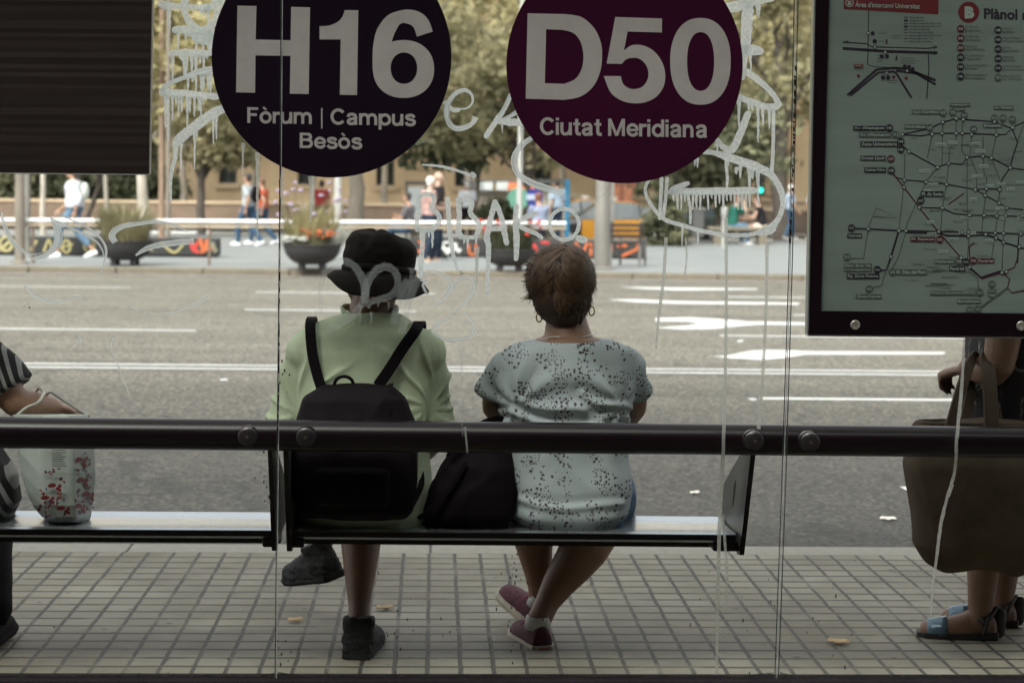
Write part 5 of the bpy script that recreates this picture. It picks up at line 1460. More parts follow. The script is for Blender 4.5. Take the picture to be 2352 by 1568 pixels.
WL, WR = P(752, 1085, 5.84), P(930, 1085, 5.86)
HL, HR = P(780, 1150, 5.55), P(905, 1150, 5.55)
KA, AA = P(832, 1098, 5.92), P(824, 1438, 5.53)
KB_, AB = P(806, 1030, 5.97), P(736, 1258, 5.83)
for S_, E_, W_h, sd_ in ((SL, EL, WL, 1), (SR, ER, WR, -1)):
    h_arm(body, S_, E_, W_h, 1.05); h_hand(body, W_h, W_h - E_, Vector((0, 0, -1)), -sd_, .55)
h_leg(body, HL, KA, AA, .95, back=Vector((.1, -1.3, 0)), calf=.017); h_leg(body, HR, KB_, AB, 1.0, back=Vector((.3, -.6, -.3)))
body.fuse('body', SK_shaded, man, .0075, 3); eyes(man, hdc, hf, Z, 1.03)

def tee_extra(p_):
    """creases that fan out of the two armpits"""
    d = 0
    for (cx, cy, a0, sg) in ((700, 945, 0, 1), (985, 930, 0, -1)):
        c = P(cx, cy, YC); v = p_ - c; rad = math.hypot(v.x, v.z)
        if .03 < rad < .30:
            ang = math.atan2(v.z, v.x * sg)
            d += .011 * ((1 - abs(sin(ang * 5.5 + rad * 7 + .6 * noise.noise(v * 9)))) ** 3 - .25) * math.exp(-((rad - .12) / .085) ** 2) * (1 if v.z > -.05 else .5)
    return d
tb = MB()
tb.loft(px_rings([(690, 975, 1204, .165, 5.52), (682, 985, 1170, .175, 5.52), (676, 990, 1120, .165, 5.51), (684, 985, 1050, .148, 5.51), (684, 990, 960, .138), (680, 995, 880, .135), (674, 998, 810, .128), (694, 984, 766, .110), (730, 950, 742, .092), (762, 930, 726, .082), (788, 908, 718, .072)]))
for S_, E_, dx in ((SL, P(668, 975, 5.52), -1), (SR, P(994, 985, 5.53), 1)):
    q = [S_ + Vector((-dx * .05, 0, .004)), lerp(S_, E_, .25) + Vector((dx * .004, 0, .004)), lerp(S_, E_, .6) + Vector((-dx * .004, 0, 0)), E_]
    tb.tube(spline(q, 4), [.066 + .010 * i / 12 for i in range(13)], 20, dome=False)
    tb.ell(S_ + Vector((-dx * .004, 0, -.004)), .080, .094, .076, 18)
tee = tb.fuse('t_shirt', M_tee, man, .0065, 5, folds(.0075, (6, 6, 2.2), 3.0, tee_extra))
# cut the sleeve ends and hem open below by leaving them rounded; add a ribbed collar
mb = MB(); c = P(849, 716, 5.505); ring = [c + Vector((cos(2 * pi * k / 40) * 63 * KC, sin(2 * pi * k / 40) * .074, .008 * cos(4 * pi * k / 40) + .014 * sin(2 * pi * k / 40))) for k in range(40)]
rings = []
for k in range(40):
    d_ = (ring[k] - c).normalized(); rings.append([ring[k] + d_ * .006 * cos(a) + Z * .011 * sin(a) for a in [2 * pi * j / 8 for j in range(8)]])
mb.loft(rings, closed=True); mb.build('collar', M_tee, tee, smooth=True)
# shorts
pb = MB(); pb.loft(px_rings([(722, 960, 1212, .15, 5.54), (700, 985, 1190, .17, 5.54), (705, 980, 1120, .15, 5.54)]))
h_leg(pb, HL, KA, AA, 1.05, .022, .92, .012); h_leg(pb, HR, KB_, AB, 1.03, .022, .92, .012)
pb.fuse('shorts', M_short, man, .010, 3, folds(.006))
# boots
for A_, fd, fu, L_, hv in ((AA, Vector((.10, 1, 0)), Z, .285, 1.05), (AB + Vector((-.006, 0, -.012)), Vector((-.60, .78, -.20)), Vector((-.30, .05, .95)), .262, 1.2)):
    u, sl_ = MB(), MB(); h_foot(u, sl_, A_, fd, fu, L_, 1.20, .010, .005, hv, .020)
    f0 = fd.normalized(); u0 = (fu - f0 * fu.dot(f0)).normalized()
    u.tube([A_ - u0 * .045 - f0 * .006, A_ - u0 * .01, A_ + u0 * .030 + f0 * .006], [.051, .047, .050], 18, dome=False)
    so_m = u.fuse('shoe', M_boot, man, .006, 3, lambda p_: .0035 * (1 - 2 * abs(noise.noise(Vector((p_.x * 16, p_.y * 16, p_.z * 60))))) + .002 * noise.noise(p_ * 60)); sl_.build('sole', M_boot, so_m)
# cap
cp = MB(); rings = []
cc = P(868, 648, 5.53)
tilt = Matrix.Rotation(R(4), 3, 'Y') @ Matrix.Rotation(R(-7), 3, 'X')
prof = [(-.012, 80, .108), (.012, 81, .110), (.045, 84, .113), (.085, 85, .112), (.116, 80, .104), (.136, 67, .088), (.148, 46, .060), (.153, 20, .026)]
def capring(z, hw, hd, n=44):
    o = []
    for k in range(n):
        a = 2 * pi * k / n
        v = Vector((hw * KC * cos(a), hd * sin(a), z))
        o.append(cc + tilt @ v)
    return o
cp.loft([capring(*q) for q in prof])
def capfold(p_):
    v = p_ - cc
    a = math.atan2(v.y, v.x)
    t = max(0, min(1, v.z / .16))
    return .010 * noise.noise(Vector((v.x * 9, v.y * 9, v.z * 14))) + .004 * noise.noise(v * 34) + .007 * t * sin(a * 3 + 1 + v.z * 25)
crown = cp.fuse('cap', M_cap, man, .006, 3, capfold)
rg = []
for k in range(52):
    a = 2 * pi * k / 52
    back = max(0, -sin(a)); side = abs(cos(a))
    i_ = cc + tilt @ Vector((84 * KC * cos(a), .113 * sin(a), .030 - .006 * back))
    o_ = cc + tilt @ Vector(((118 - 5 * back) * KC * cos(a), .148 * sin(a), -.001 - .052 * back ** 1.3 - .004 * sin(a * 5)))
    o_ += Vector((0, 0, .012 * max(0, -cos(a)) ** 3 - .012 * max(0, cos(a)) ** 2))
    m_ = lerp(i_, o_, .5) + Z * .006
    th = Vector((0, 0, -.005))
    rg.append([i_, m_, o_, o_ + th, m_ + th * 1.1, i_ + th])
mb = MB(); mb.loft(rg, closed=True); br_ = mb.build('brim', M_cap, crown, smooth=True)
mb = MB(); rg = []
for k in range(44):
    a = 2 * pi * k / 44
    rg.append([cc + tilt @ Vector((hw * KC * cos(a), (hw * KC * 1.03) * sin(a), z)) for hw, z in ((83.5, .026), (86.2, .028), (86.4, .044), (84, .046))])
mb.loft(rg, closed=True); mb.build('cap_band', M_cap, crown, smooth=True)
# backpack, worn: it moves with the wearer but can be lifted off
bp = thing('backpack', 'black backpack hanging on the back of the seated person in pale green', 'backpack', (P(815, 1180, 5.32).x, 5.30, P(815, 1185, 5.3).z))
bk = MB()
bk.loft(px_rings([(706, 930, 1187, .045, 5.315), (686, 946, 1172, .068, 5.30), (668, 956, 1110, .080, 5.295), (670, 957, 1040, .082, 5.295), (682, 950, 965, .076, 5.30), (698, 930, 915, .062, 5.31), (728, 908, 893, .045, 5.32), (742, 896, 884, .028, 5.325)], n=40, e=3.2))
bkm = bk.fuse('pack_body', M_pack, bp, .007, 4, folds(.006, (7, 7, 4), 9.0))
mb = MB()
fl = [(742, 886), (760, 893), (790, 900), (815, 902), (850, 897), (880, 888), (903, 880)]
top_ = [P(x, y, 5.318) for x, y in fl]
rg = []
for i, q in enumerate(top_):
    dy = 0
    rg.append([q + Vector((0, .0, .002)), q + Vector((0, -.045, -.020)), q + Vector((0, -.078, -.075)), q + Vector((0, -.084, -.14)), q + Vector((0, -.078, -.14)), q + Vector((0, -.07, -.07)), q + Vector((0, -.04, -.026)), q + Vector((0, .004, -.006))])
mb.loft(rg); mb.build('flap', M_pack, bp, smooth=True)
mb = MB(); mb.loft(px_rings([(735, 885, 1160, .02, 5.228), (724, 896, 1150, .028, 5.226), (722, 898, 1085, .03, 5.225), (732, 888, 1072, .02, 5.228)], n=28, e=4)); mb.build('front_pocket', M_pack, bp, smooth=True)
def band(pts, wd, m, root, name, dy0=.0):
    """strap lying on the back: measured points with depth"""
    q = spline([P(x, y, Y_) for x, y, Y_ in pts], 5); rg = []
    for i, c in enumerate(q):
        a = q[max(i - 1, 0)]; b_ = q[min(i + 1, len(q) - 1)]; d = (b_ - a).normalized()
        nn = Vector((0, -1, 0)); sdv = d.cross(nn)
        if sdv.length < .15: sdv = Vector((1, 0, 0))
        sdv.normalize(); nv = sdv.cross(d).normalized()
        w_ = wd * px(c.y) / 2
        rg.append([c + sdv * w_ + nv * .002, c + sdv * w_ * .9 + nv * .006, c - sdv * w_ * .9 + nv * .006, c - sdv * w_ + nv * .002, c - sdv * w_ - nv * .003, c + sdv * w_ - nv * .003])
    mb = MB(); mb.loft(rg); return mb.build(name, m, root, smooth=True, angle=50)
band([(738, 890, 5.335), (729, 862, 5.345), (718, 815, 5.36), (713, 765, 5.378), (713, 742, 5.405), (716, 733, 5.46), (718, 745, 5.56), (722, 860, 5.66)], 24, M_strap, bp, 'shoulder_strap')
band([(868, 886, 5.335), (893, 850, 5.345), (925, 800, 5.362), (948, 768, 5.380), (958, 752, 5.41), (962, 742, 5.47), (966, 756, 5.56), (950, 860, 5.66)], 26, M_strap, bp, 'shoulder_strap')
band([(690, 1150, 5.34), (672, 1130, 5.40), (668, 1080, 5.46), (672, 1040, 5.52), (690, 1000, 5.60)], 16, M_strap, bp, 'waist_strap')
band([(945, 1160, 5.34), (968, 1110, 5.40), (962, 1060, 5.46), (968, 1035, 5.52), (962, 1000, 5.60)], 14, M_strap, bp, 'waist_strap')
mb = MB(); q = [P(790 + 22 * cos(a), 884 + 20 * sin(a), 5.32) for a in [pi + pi * k / 10 for k in range(11)]]; mb.tube(q, .005, 8); mb.build('top_handle', M_strap, bp, smooth=True)

# ---------------------------------------------------------------- the woman with short hair
def star_cloth():
    m, nt, b = nodes('white_blouse_with_stars')
    L = nt.links.new
    tc = N(nt, 'ShaderNodeTexCoord'); sp = N(nt, 'ShaderNodeSeparateXYZ'); L(tc.outputs['Object'], sp.inputs[0])
    cb = N(nt, 'ShaderNodeCombineXYZ'); L(sp.outputs['X'], cb.inputs[0]); L(sp.outputs['Z'], cb.inputs[1])
    def stars(scale, k, rmax, off, hollow=False):
        mp = N(nt, 'ShaderNodeMapping'); mp.inputs['Scale'].default_value = (scale,) * 3; mp.inputs['Location'].default_value = (off, off * 1.7, 0)
        L(cb.outputs[0], mp.inputs[0])
        v = N(nt, 'ShaderNodeTexVoronoi', voronoi_dimensions='2D', i_Scale=1.0, i_Randomness=.85); L(mp.outputs[0], v.inputs['Vector'])
        d = N(nt, 'ShaderNodeVectorMath', operation='SUBTRACT'); L(mp.outputs[0], d.inputs[0]); L(v.outputs['Position'], d.inputs[1])
        s_ = N(nt, 'ShaderNodeSeparateXYZ'); L(d.outputs[0], s_.inputs[0])
        at = N(nt, 'ShaderNodeMath', operation='ARCTAN2'); L(s_.outputs['Y'], at.inputs[0]); L(s_.outputs['X'], at.inputs[1])
        cs = N(nt, 'ShaderNodeSeparateColor'); L(v.outputs['Color'], cs.inputs[0])
        a5 = N(nt, 'ShaderNodeMath', operation='MULTIPLY_ADD', i_1=5.0); L(at.outputs[0], a5.inputs[0]); L(cs.outputs['Green'], a5.inputs[2])
        cn = N(nt, 'ShaderNodeMath', operation='COSINE'); L(a5.outputs[0], cn.inputs[0])
        sh_ = N(nt, 'ShaderNodeMath', operation='MULTIPLY_ADD', i_1=.42, i_2=1.0); L(cn.outputs[0], sh_.inputs[0])
        dd = N(nt, 'ShaderNodeMath', operation='DIVIDE'); L(v.outputs['Distance'], dd.inputs[0]); L(sh_.outputs[0], dd.inputs[1])
        rs = N(nt, 'ShaderNodeMapRange'); rs.inputs[3].default_value = rmax * .45; rs.inputs[4].default_value = rmax; L(cs.outputs['Red'], rs.inputs[0])
        lt = N(nt, 'ShaderNodeMath', operation='LESS_THAN'); L(dd.outputs[0], lt.inputs[0]); L(rs.outputs[0], lt.inputs[1])
        res = lt.outputs[0]
        # only in drifting clusters
        n = N(nt, 'ShaderNodeTexNoise', noise_dimensions='2D', i_Scale=14.0, i_Detail=1.5, i_Roughness=.5); m2 = N(nt, 'ShaderNodeMapping'); m2.inputs['Location'].default_value = (off * 3, off, 0)
        L(cb.outputs[0], m2.inputs[0]); L(m2.outputs[0], n.inputs['Vector'])
        g = N(nt, 'ShaderNodeMath', operation='GREATER_THAN', i_1=k); L(n.outputs[0], g.inputs[0])
        mm = N(nt, 'ShaderNodeMath', operation='MULTIPLY'); L(res, mm.inputs[0]); L(g.outputs[0], mm.inputs[1])
        return mm.outputs[0]
    a = stars(72, .55, .30, 0.0); b2 = stars(46, .575, .22, 5.3); c = stars(112, .575, .30, 9.1)
    m1 = N(nt, 'ShaderNodeMath', operation='MAXIMUM'); L(a, m1.inputs[0]); L(b2, m1.inputs[1])
    m2 = N(nt, 'ShaderNodeMath', operation='MAXIMUM'); L(m1.outputs[0], m2.inputs[0]); L(c, m2.inputs[1])
    mx = N(nt, 'ShaderNodeMix', data_type='RGBA'); L(m2.outputs[0], mx.inputs[0])
    mx.inputs[6].default_value = (.40, .455, .475, 1); mx.inputs[7].default_value = (.04, .022, .03, 1)
    L(mx.outputs[2], b.inputs['Base Color'])
    b.inputs['Roughness'].default_value = .8; b.inputs['Specular IOR Level'].default_value = .2
    n2 = N(nt, 'ShaderNodeTexNoise', i_Scale=260.0); L(tc.outputs['Object'], n2.inputs['Vector'])
    bpn = N(nt, 'ShaderNodeBump', i_Strength=.1, i_Distance=.01); L(n2.outputs[0], bpn.inputs['Height']); L(bpn.outputs[0], b.inputs['Normal'])
    return m
M_star = star_cloth()
M_hairb = mat('brown_hair', (.040, .021, .013), .55, .5, 14, .5, 60, stretch=(9, 9, 1.2))
M_denim = cloth('light_denim', (.16, .23, .34), var=.2)
M_sneak = mat('maroon_mesh_fabric', (.095, .017, .034), .7, .25, 60, .3, 300)
M_gold = mat('gold', (.55, .38, .15), .25, .1, 8, metal=1.0)
M_sock = cloth('white_sock', (.72, .72, .70))
wo = thing('person', 'seated person with short brown hair and hoop earrings in a white star-print blouse', 'person', (P(1300, 1210, YC).x, YC, .447))
hc = P(1289, 660, 5.53); wf = Vector((.02, 1, -.10)).normalized()
SLw, SRw = P(1174, 842, 5.50), P(1437, 846, 5.50)
ELw, ERw = P(1128, 935, 5.56), P(1462, 938, 5.56)
WLw, WRw = P(1235, 1010, 5.86), P(1365, 1010, 5.86)
HLw, HRw = P(1235, 1150, 5.55), P(1365, 1150, 5.55)
KLw, ALw = P(1222, 1115, 5.93), P(1242, 1380, 5.84)
KRw, ARw = P(1378, 1118, 5.93), P(1236, 1428, 5.665)
body = MB()
body.loft(px_rings([(1215, 1395, 1205, .12), (1190, 1415, 1170, .13), (1185, 1420, 1060, .13), (1170, 1430, 930, .125), (1165, 1440, 840, .115), (1195, 1415, 800, .10), (1240, 1372, 775, .085)]))
body.tube([P(1305, 815, 5.51), P(1304, 770, 5.51), P(1300, 735, 5.52), P(1294, 690, 5.53)], [.105, .074, .063, .062], 18)
h_head(body, hc, wf, Z, 1.0)
for S_, E_, W_h, sd_ in ((SLw, ELw, WLw, 1), (SRw, ERw, WRw, -1)):
    h_arm(body, S_, E_, W_h, .98); h_hand(body, W_h, W_h - E_, Vector((0, 0, -1)), -sd_, .55, .94)
h_leg(body, HLw, KLw, ALw, 1.08, back=Vector((-.6, -1, 0)), calf=.012); h_leg(body, HRw, KRw, ARw, 1.10, back=Vector((2.4, -1.4, 0)), calf=.026)
body.fuse('body', SK_shaded, wo, .0075, 3); eyes(wo, hc, wf, Z)
def bl_extra(p_):
    d = 0
    for (cx, cy, sg) in ((1180, 925, 1), (1420, 920, -1)):
        c = P(cx, cy, YC); v = p_ - c; rad = math.hypot(v.x, v.z)
        if .02 < rad < .28:
            ang = math.atan2(v.z, v.x * sg); d += .006 * sin(ang * 9 + rad * 12) * math.exp(-((rad - .10) / .09) ** 2)
    for (ax, ay, bx, by, am) in ((1170, 935, 1420, 985, .010), (1185, 905, 1330, 935, .006), (1330, 890, 1440, 935, .007), (1190, 1130, 1420, 1150, .004)):
        a, b_ = P(ax, ay, YC), P(bx, by, YC)
        t = max(0, min(1, ((p_.x - a.x) * (b_.x - a.x) + (p_.z - a.z) * (b_.z - a.z)) / ((b_.x - a.x) ** 2 + (b_.z - a.z) ** 2)))
        q = a + (b_ - a) * t; dist = math.hypot(p_.x - q.x, p_.z - q.z + .012 * sin(t * 5))
        d += am * (math.exp(-(dist / .010) ** 2) - .7 * math.exp(-((dist - .02) / .014) ** 2))
    return d
tb = MB()
tb.loft(px_rings([(1262, 1350, 1213, .12, 5.51), (1205, 1405, 1203, .165, 5.51), (1160, 1440, 1170, .185, 5.52), (1150, 1450, 1120, .182, 5.52), (1154, 1442, 1050, .168, 5.51), (1148, 1444, 975, .160), (1142, 1456, 910, .155), (1138, 1468, 862, .144), (1138, 1470, 832, .130), (1148, 1464, 808, .116), (1170, 1448, 794, .104), (1224, 1402, 783, .094)]))
for S_, E_, dx in ((SLw, P(1127, 908, 5.53), -1), (SRw, P(1450, 914, 5.53), 1)):
    q = [S_ + Vector((-dx * .04, 0, -.012)), S_ + Vector((dx * .002, 0, -.022)), lerp(S_, E_, .6) + Vector((dx * .010, 0, .0)), E_]
    tb.tube(spline(q, 4), [.060 - .006 * i / 12 for i in range(13)], 20, dome=False)
    tb.ell(S_, .060, .080, .058, 18)
blo = tb.fuse('blouse', M_star, wo, .0072, 5, folds(.0045, (5, 5, 4), 13.0, bl_extra))
pb = MB(); pb.loft(px_rings([(1200, 1425, 1200, .16, 5.55), (1185, 1440, 1170, .155, 5.56), (1195, 1440, 1110, .14, 5.56)]))
h_leg(pb, HLw, KLw, ALw, 1.1, .018, .75, .014); h_leg(pb, HRw + Vector((.015, 0, 0)), KRw + Vector((.01, 0, 0)), ARw, 1.1, .02, .75, .014)
pb.fuse('shorts', M_denim, wo, .010, 3, folds(.006))
for A_, fd, fu, L_ in ((ARw, Vector((-.26, .96, 0)), Z, .245), (ALw, Vector((-.46, .80, .30)), Vector((.28, -.12, .95)), .245)):
    u, sl_ = MB(), MB(); h_foot(u, sl_, A_, fd, fu, L_, 1.06, .004, .002, .92, .026)
    f0 = fd.normalized(); u0 = (fu - f0 * fu.dot(f0)).normalized()
    sh_ = u.fuse('shoe', M_sneak, wo, .0055, 3); 
    so_m = sl_.build('sole', mat('cream_sole', (.60, .54, .44), .6, .1, 20), sh_)
    mb = MB(); b0 = A_ - u0 * .089 - f0 * .055; r0 = f0.cross(u0); pts = []
    for k in range(15):
        a = pi * (k / 14) - pi / 2; pts.append(b0 + f0 * (.030 - .036 * cos(a)) + r0 * (.036 * sin(a)) + u0 * .020)
    mb.tube(pts, .0042, 6); mb.build('stripe', mat('salmon_stripe', (.62, .26, .17), .5, .1), sh_, smooth=True)
    mb = MB(); 
    for k in range(3):
        c = A_ + f0 * (.035 + .022 * k) - u0 * (.012 + .010 * k); mb.tube([c - r0 * .022, c + u0 * .006, c + r0 * .022], .0028, 6)
    c = A_ + f0 * .036 - u0 * .006; mb.tube([c, c - r0 * .03 + u0 * .005, c - r0 * .045 - u0 * .008], .0026, 6)
    mb.build('laces', mat('pink_lace', (.50, .14, .18), .6, .1), sh_, smooth=True)
    mb = MB(); sdir = u0 if fu is Z else (u0 * .8 + Vector((.1, -.3, .3))).normalized()
    mb.tube([A_ - u0 * .02, A_ + sdir * .004, A_ + sdir * .020], [.043, .041, .039], 16, dome=False); mb.build('sock', M_sock, wo, smooth=True)
# hair: a fused cap with flowing strands laid over it
hb = MB()
Hc = P(1289, 640, 5.525)
hb.ell(Hc, 81 * KC, .112, 80 * KC, 26)
hb.ell(P(1293, 690, 5.50), 66 * KC, .085, 60 * KC, 20)
hb.ell(P(1300, 722, 5.475), 44 * KC, .050, 34 * KC, 14)
def hair_n(p_):
    v = p_ - Hc
    a = math.atan2(v.x, -v.y)
    return .004 * noise.noise(Vector((a * 9, v.z * 10, 1))) + .003 * noise.noise(Vector((a * 30, v.z * 16, 4))) + .004 * noise.noise(v * 16)
hr = hb.fuse('hair', M_hairb, wo, .006, 3, hair_n)
st = MB(); rng = random.Random(21)
whorl = Vector((.10, -.30, .92)).normalized()
from mathutils.bvhtree import BVHTree
_me = hr.data; _o = rootloc(hr); hbvh = BVHTree.FromPolygons([v.co + _o for v in _me.vertices], [tuple(p.vertices) for p in _me.polygons])
for k in range(2300):
    a = rng.uniform(0, 2 * pi); t0 = rng.uniform(.05, 2.05)
    ex = whorl.cross(Vector((0, 1, 0))).normalized(); ey = whorl.cross(ex)
    L_ = rng.uniform(.5, 1.0); pts = []
    lift = rng.uniform(.0, .008) + (.012 if rng.random() < .08 else 0)
    for j in range(6):
        th = t0 + L_ * j / 5; aa = a + .55 * (j / 5) * (1 if cos(a) < .3 else -.6)
        d = whorl * cos(th) + (ex * cos(aa) + ey * sin(aa)) * sin(th)
        q = Vector((d.x * 82 * KC, d.y * .114, d.z * 81 * KC))
        if d.z < -.25: q.x *= 1 - .35 * (-d.z - .25)
        c0 = Hc + q * 1.03; near, nn_, _, _ = hbvh.find_nearest(c0)
        if nn_.dot(near - Hc) < 0: nn_ = -nn_
        c = near + nn_ * (.0012 + lift * (j / 5) ** 1.5)
        pts.append(c)
    zl = P(1300, 744, 5.45).z; ok = [q for q in pts if q.z > zl]
    if len(ok) < 4: continue
    while len(ok) < 6: ok.append(ok[-1] + Vector((0, 0, -.001)))
    pts = ok
    sdv = (pts[-1] - pts[0]).cross(pts[2] - Hc).normalized()
    b = len(st.v)
    for j, q in enumerate(pts):
        w_ = .0016 * (1 - .8 * j / 5); st.v += [q - sdv * w_, q + sdv * w_]
    for j in range(5): st.f.append((b + 2 * j, b + 2 * j + 1, b + 2 * j + 3, b + 2 * j + 2)); st.m.append(0)
# blown tufts at the upper left
for k in range(70):
    y = rng.uniform(585, 690); x = lerp(1216, 1209, (y - 585) / 100) if y > 610 else rng.uniform(1222, 1250)
    p0 = P(x + 14, y - 2, 5.50 + rng.uniform(-.03, .06)); dv = Vector((-rng.uniform(.018, .040), rng.uniform(-.01, .01), rng.uniform(-.012, .012)))
    p1 = p0 + dv * .5 + Z * .004; p2 = p0 + dv; b = len(st.v)
    for q, w_ in ((p0, .0022), (p1, .0016), (p2, .0003)): st.v += [q - Z * w_, q + Z * w_]
    st.f += [(b, b + 1, b + 3, b + 2), (b + 2, b + 3, b + 5, b + 4)]; st.m += [0, 0]
st.build('strands', mat('brown_strands', (.105, .060, .033), .5, .5, 30), hr, fix=False)
for x, y, Y_ in ((1238, 729, 5.52), (1359, 714, 5.52)):
    c = P(x, y, Y_); mb = MB(); q = [c + Vector((.0085 * cos(a), .006 * sin(a), .0135 * sin(a))) for a in [2 * pi * k / 20 for k in range(21)]]
    mb.tube(q, .0024, 8); mb.build('earring', M_gold, wo, smooth=True)
mb = MB(); q = [P(1256, 776, 5.46), P(1275, 773, 5.445), P(1305, 775, 5.437), P(1335, 774, 5.445), P(1357, 769, 5.46), P(1366, 762, 5.50)]
mb.tube(spline(q, 4), .0016, 6); mb.build('necklace', M_alu, wo, smooth=True)

# dark shoulder bag between the two
hbag = thing('handbag', 'soft black bag slumped on the bench between the two seated people', 'bag', (P(1070, 1200, 5.44).x, 5.44, .45))
mb = MB()
mb.loft(px_rings([(985, 1165, 1213, .07, 5.42), (976, 1180, 1180, .095, 5.42), (992, 1186, 1120, .095, 5.42), (1015, 1180, 1070, .08, 5.42), (1045, 1170, 1035, .055, 5.43), (1085, 1160, 1005, .03, 5.43)], n=30, e=2.6))
mb.fuse('bag_body', M_strap, hbag, .008, 4, folds(.012, (8, 8, 6), 2.0))
band([(1030, 1050, 5.36), (1060, 1010, 5.37), (1105, 975, 5.40), (1150, 962, 5.44), (1190, 985, 5.46)], 16, M_strap, hbag, 'strap')
band([(960, 1190, 5.33), (1000, 1160, 5.325), (1040, 1110, 5.322), (1070, 1060, 5.335)], 10, M_strap, hbag, 'strap')

# ---------------------------------------------------------------- the person at the left edge with the flowered bag
def stripes_mat():
    m, nt, b = nodes('black_and_white_stripes'); L = nt.links.new
    tc = N(nt, 'ShaderNodeTexCoord'); mp = N(nt, 'ShaderNodeMapping'); mp.inputs['Rotation'].default_value = (0, R(22), 0)
    L(tc.outputs['Object'], mp.inputs[0]); wv = N(nt, 'ShaderNodeTexWave', bands_direction='X', i_Scale=12.5, i_Distortion=.25, i_Detail=1.0); wv.inputs['Detail Scale'].default_value = 1.0
    L(mp.outputs[0], wv.inputs['Vector'])
    L(ramp(nt, wv.outputs['Fac'], [(.60, (.012, .010, .012)), (.66, (.30, .30, .295))]), b.inputs['Base Color']); b.inputs['Roughness'].default_value = .85
    return m
M_strip = stripes_mat(); M_trous = cloth('black_trousers', (.012, .010, .012))
le = thing('person', 'seated person in a black and white striped blouse, only one arm and hip showing', 'person', (P(-150, 1210, YC).x, YC, .447))
body = MB()
lc = P(-185, 640, 5.52)
body.loft(px_rings([(-290, -60, 1200, .15), (-320, -20, 1165, .16), (-310, -40, 1050, .14), (-300, -60, 920, .125), (-310, -55, 800, .115), (-260, -100, 755, .09), (-225, -135, 735, .07)]))
body.tube([P(-182, 770, 5.5), P(-184, 730, 5.51), P(-185, 680, 5.52)], [.09, .065, .06], 14)
h_head(body, lc, Vector((.1, 1, -.1)).normalized(), Z)
Sle, Ele, Wle = P(-62, 795, 5.50), P(38, 928, 5.47), P(122, 936, 5.60)
Sl2, El2, Wl2 = P(-318, 795, 5.50), P(-370, 960, 5.55), P(-260, 1050, 5.8)
h_arm(body, Sle, Ele, Wle, 1.18); h_hand(body, Wle, Wle - Ele, Vector((0, .2, -1)), -1, .9, 1.0)
h_arm(body, Sl2, El2, Wl2, 1.12); h_hand(body, Wl2, Wl2 - El2, Vector((0, 0, -1)), 1, .6)
HLe, KLe, ALe = P(-95, 1150, 5.55), P(-40, 1105, 5.92), P(-22, 1425, 5.60)
HLf, KLf, ALf = P(-245, 1150, 5.55), P(-240, 1105, 5.95), P(-235, 1400, 5.72)
h_leg(body, HLe, KLe, ALe, 1.05); h_leg(body, HLf, KLf, ALf, 1.05)
body.fuse('body', SK_arm, le, .0075, 3); eyes(le, lc, Vector((.1, 1, -.1)).normalized(), Z)
tb = MB()
tb.loft(px_rings([(-330, 20, 1196, .16), (-340, 42, 1150, .175), (-335, 34, 1090, .17), (-320, -10, 1020, .155), (-310, -40, 930, .14), (-318, -44, 840, .13), (-300, -62, 785, .115), (-255, -110, 752, .09)]))
for S_, E_ in ((Sle, P(28, 893, 5.478)), (Sl2, El2)):
    tb.tube(spline([S_ + Vector((-.03 if S_ is Sle else .03, 0, 0)), lerp(S_, E_, .5) + Vector((0, 0, .006)), E_], 5), [.066 + .006 * i / 10 for i in range(11)], 20, dome=False)
tb.fuse('blouse', M_strip, le, .0075, 4, folds(.006, (7, 7, 3), 4.0))
pb = MB(); pb.loft(px_rings([(-300, -20, 1212, .15, 5.55), (-325, 10, 1180, .17, 5.55), (-310, -20, 1110, .15, 5.55)]))
h_leg(pb, HLe, KLe, ALe + (KLe - ALe) * .06, 1.05, .030, 2.0, .0); h_leg(pb, HLf, KLf, ALf + (KLf - ALf) * .06, 1.05, .030, 2.0, .0)
pb.fuse('trousers', M_trous, le, .009, 3, folds(.006))
for A_ in (ALe, ALf):
    A2 = Vector((A_.x, A_.y, .10)); u, sl_ = MB(), MB(); h_foot(u, sl_, A2, Vector((0, 1, 0)), Z, .25, 1.0, .0, .002); sm_ = u.fuse('shoe', M_strap, le, .007, 2); sl_.build('sole', M_strap, sm_)
hb = MB(); hb.ell(P(-185, 625, 5.51), .095, .11, .11, 18); hb.fuse('hair', M_hairb, le, .008, 2, lambda p_: .005 * noise.noise(p_ * 40))

# the flowered carrier bag
fb = thing('carrier_bag', 'white carrier bag with a red flower and berry print standing on the bench', 'bag', (P(130, 1200, 5.40).x, 5.40, .45))
M_bag = mat('white_bag_film', (.32, .35, .33), .4, .06, 5, .25, 14, spec=.4)
M_pr = mat('dark_red_print', (.14, .011, .015), .5, .35, 60)
M_pb = mat('blue_print', (.07, .10, .20), .5, .2, 60)
def bagring(y, xs_, Ys_): return [P(a, y, b_) for a, b_ in zip(xs_, Ys_)]
mb = MB()
rows = [(951, (24, 96, 166, 208, 156, 50), (5.40, 5.36, 5.37, 5.50, 5.56, 5.54)), (1035, (38, 92, 167, 219, 175, 70), (5.38, 5.335, 5.345, 5.50, 5.57, 5.54)), (1085, (46, 92, 168, 222, 178, 76), (5.38, 5.325, 5.34, 5.50, 5.57, 5.54)), (1130, (60, 96, 168, 219, 178, 84), (5.38, 5.322, 5.34, 5.50, 5.57, 5.54)),
        (1160, (74, 104, 172, 214, 178, 90), (5.385, 5.325, 5.345, 5.50, 5.57, 5.54)), (1186, (96, 124, 176, 211, 176, 104), (5.40, 5.335, 5.36, 5.49, 5.555, 5.53)), (1200, (118, 134, 172, 206, 170, 118), (5.41, 5.35, 5.375, 5.48, 5.54, 5.52))]
mb.loft([bagring(*q) for q in rows])
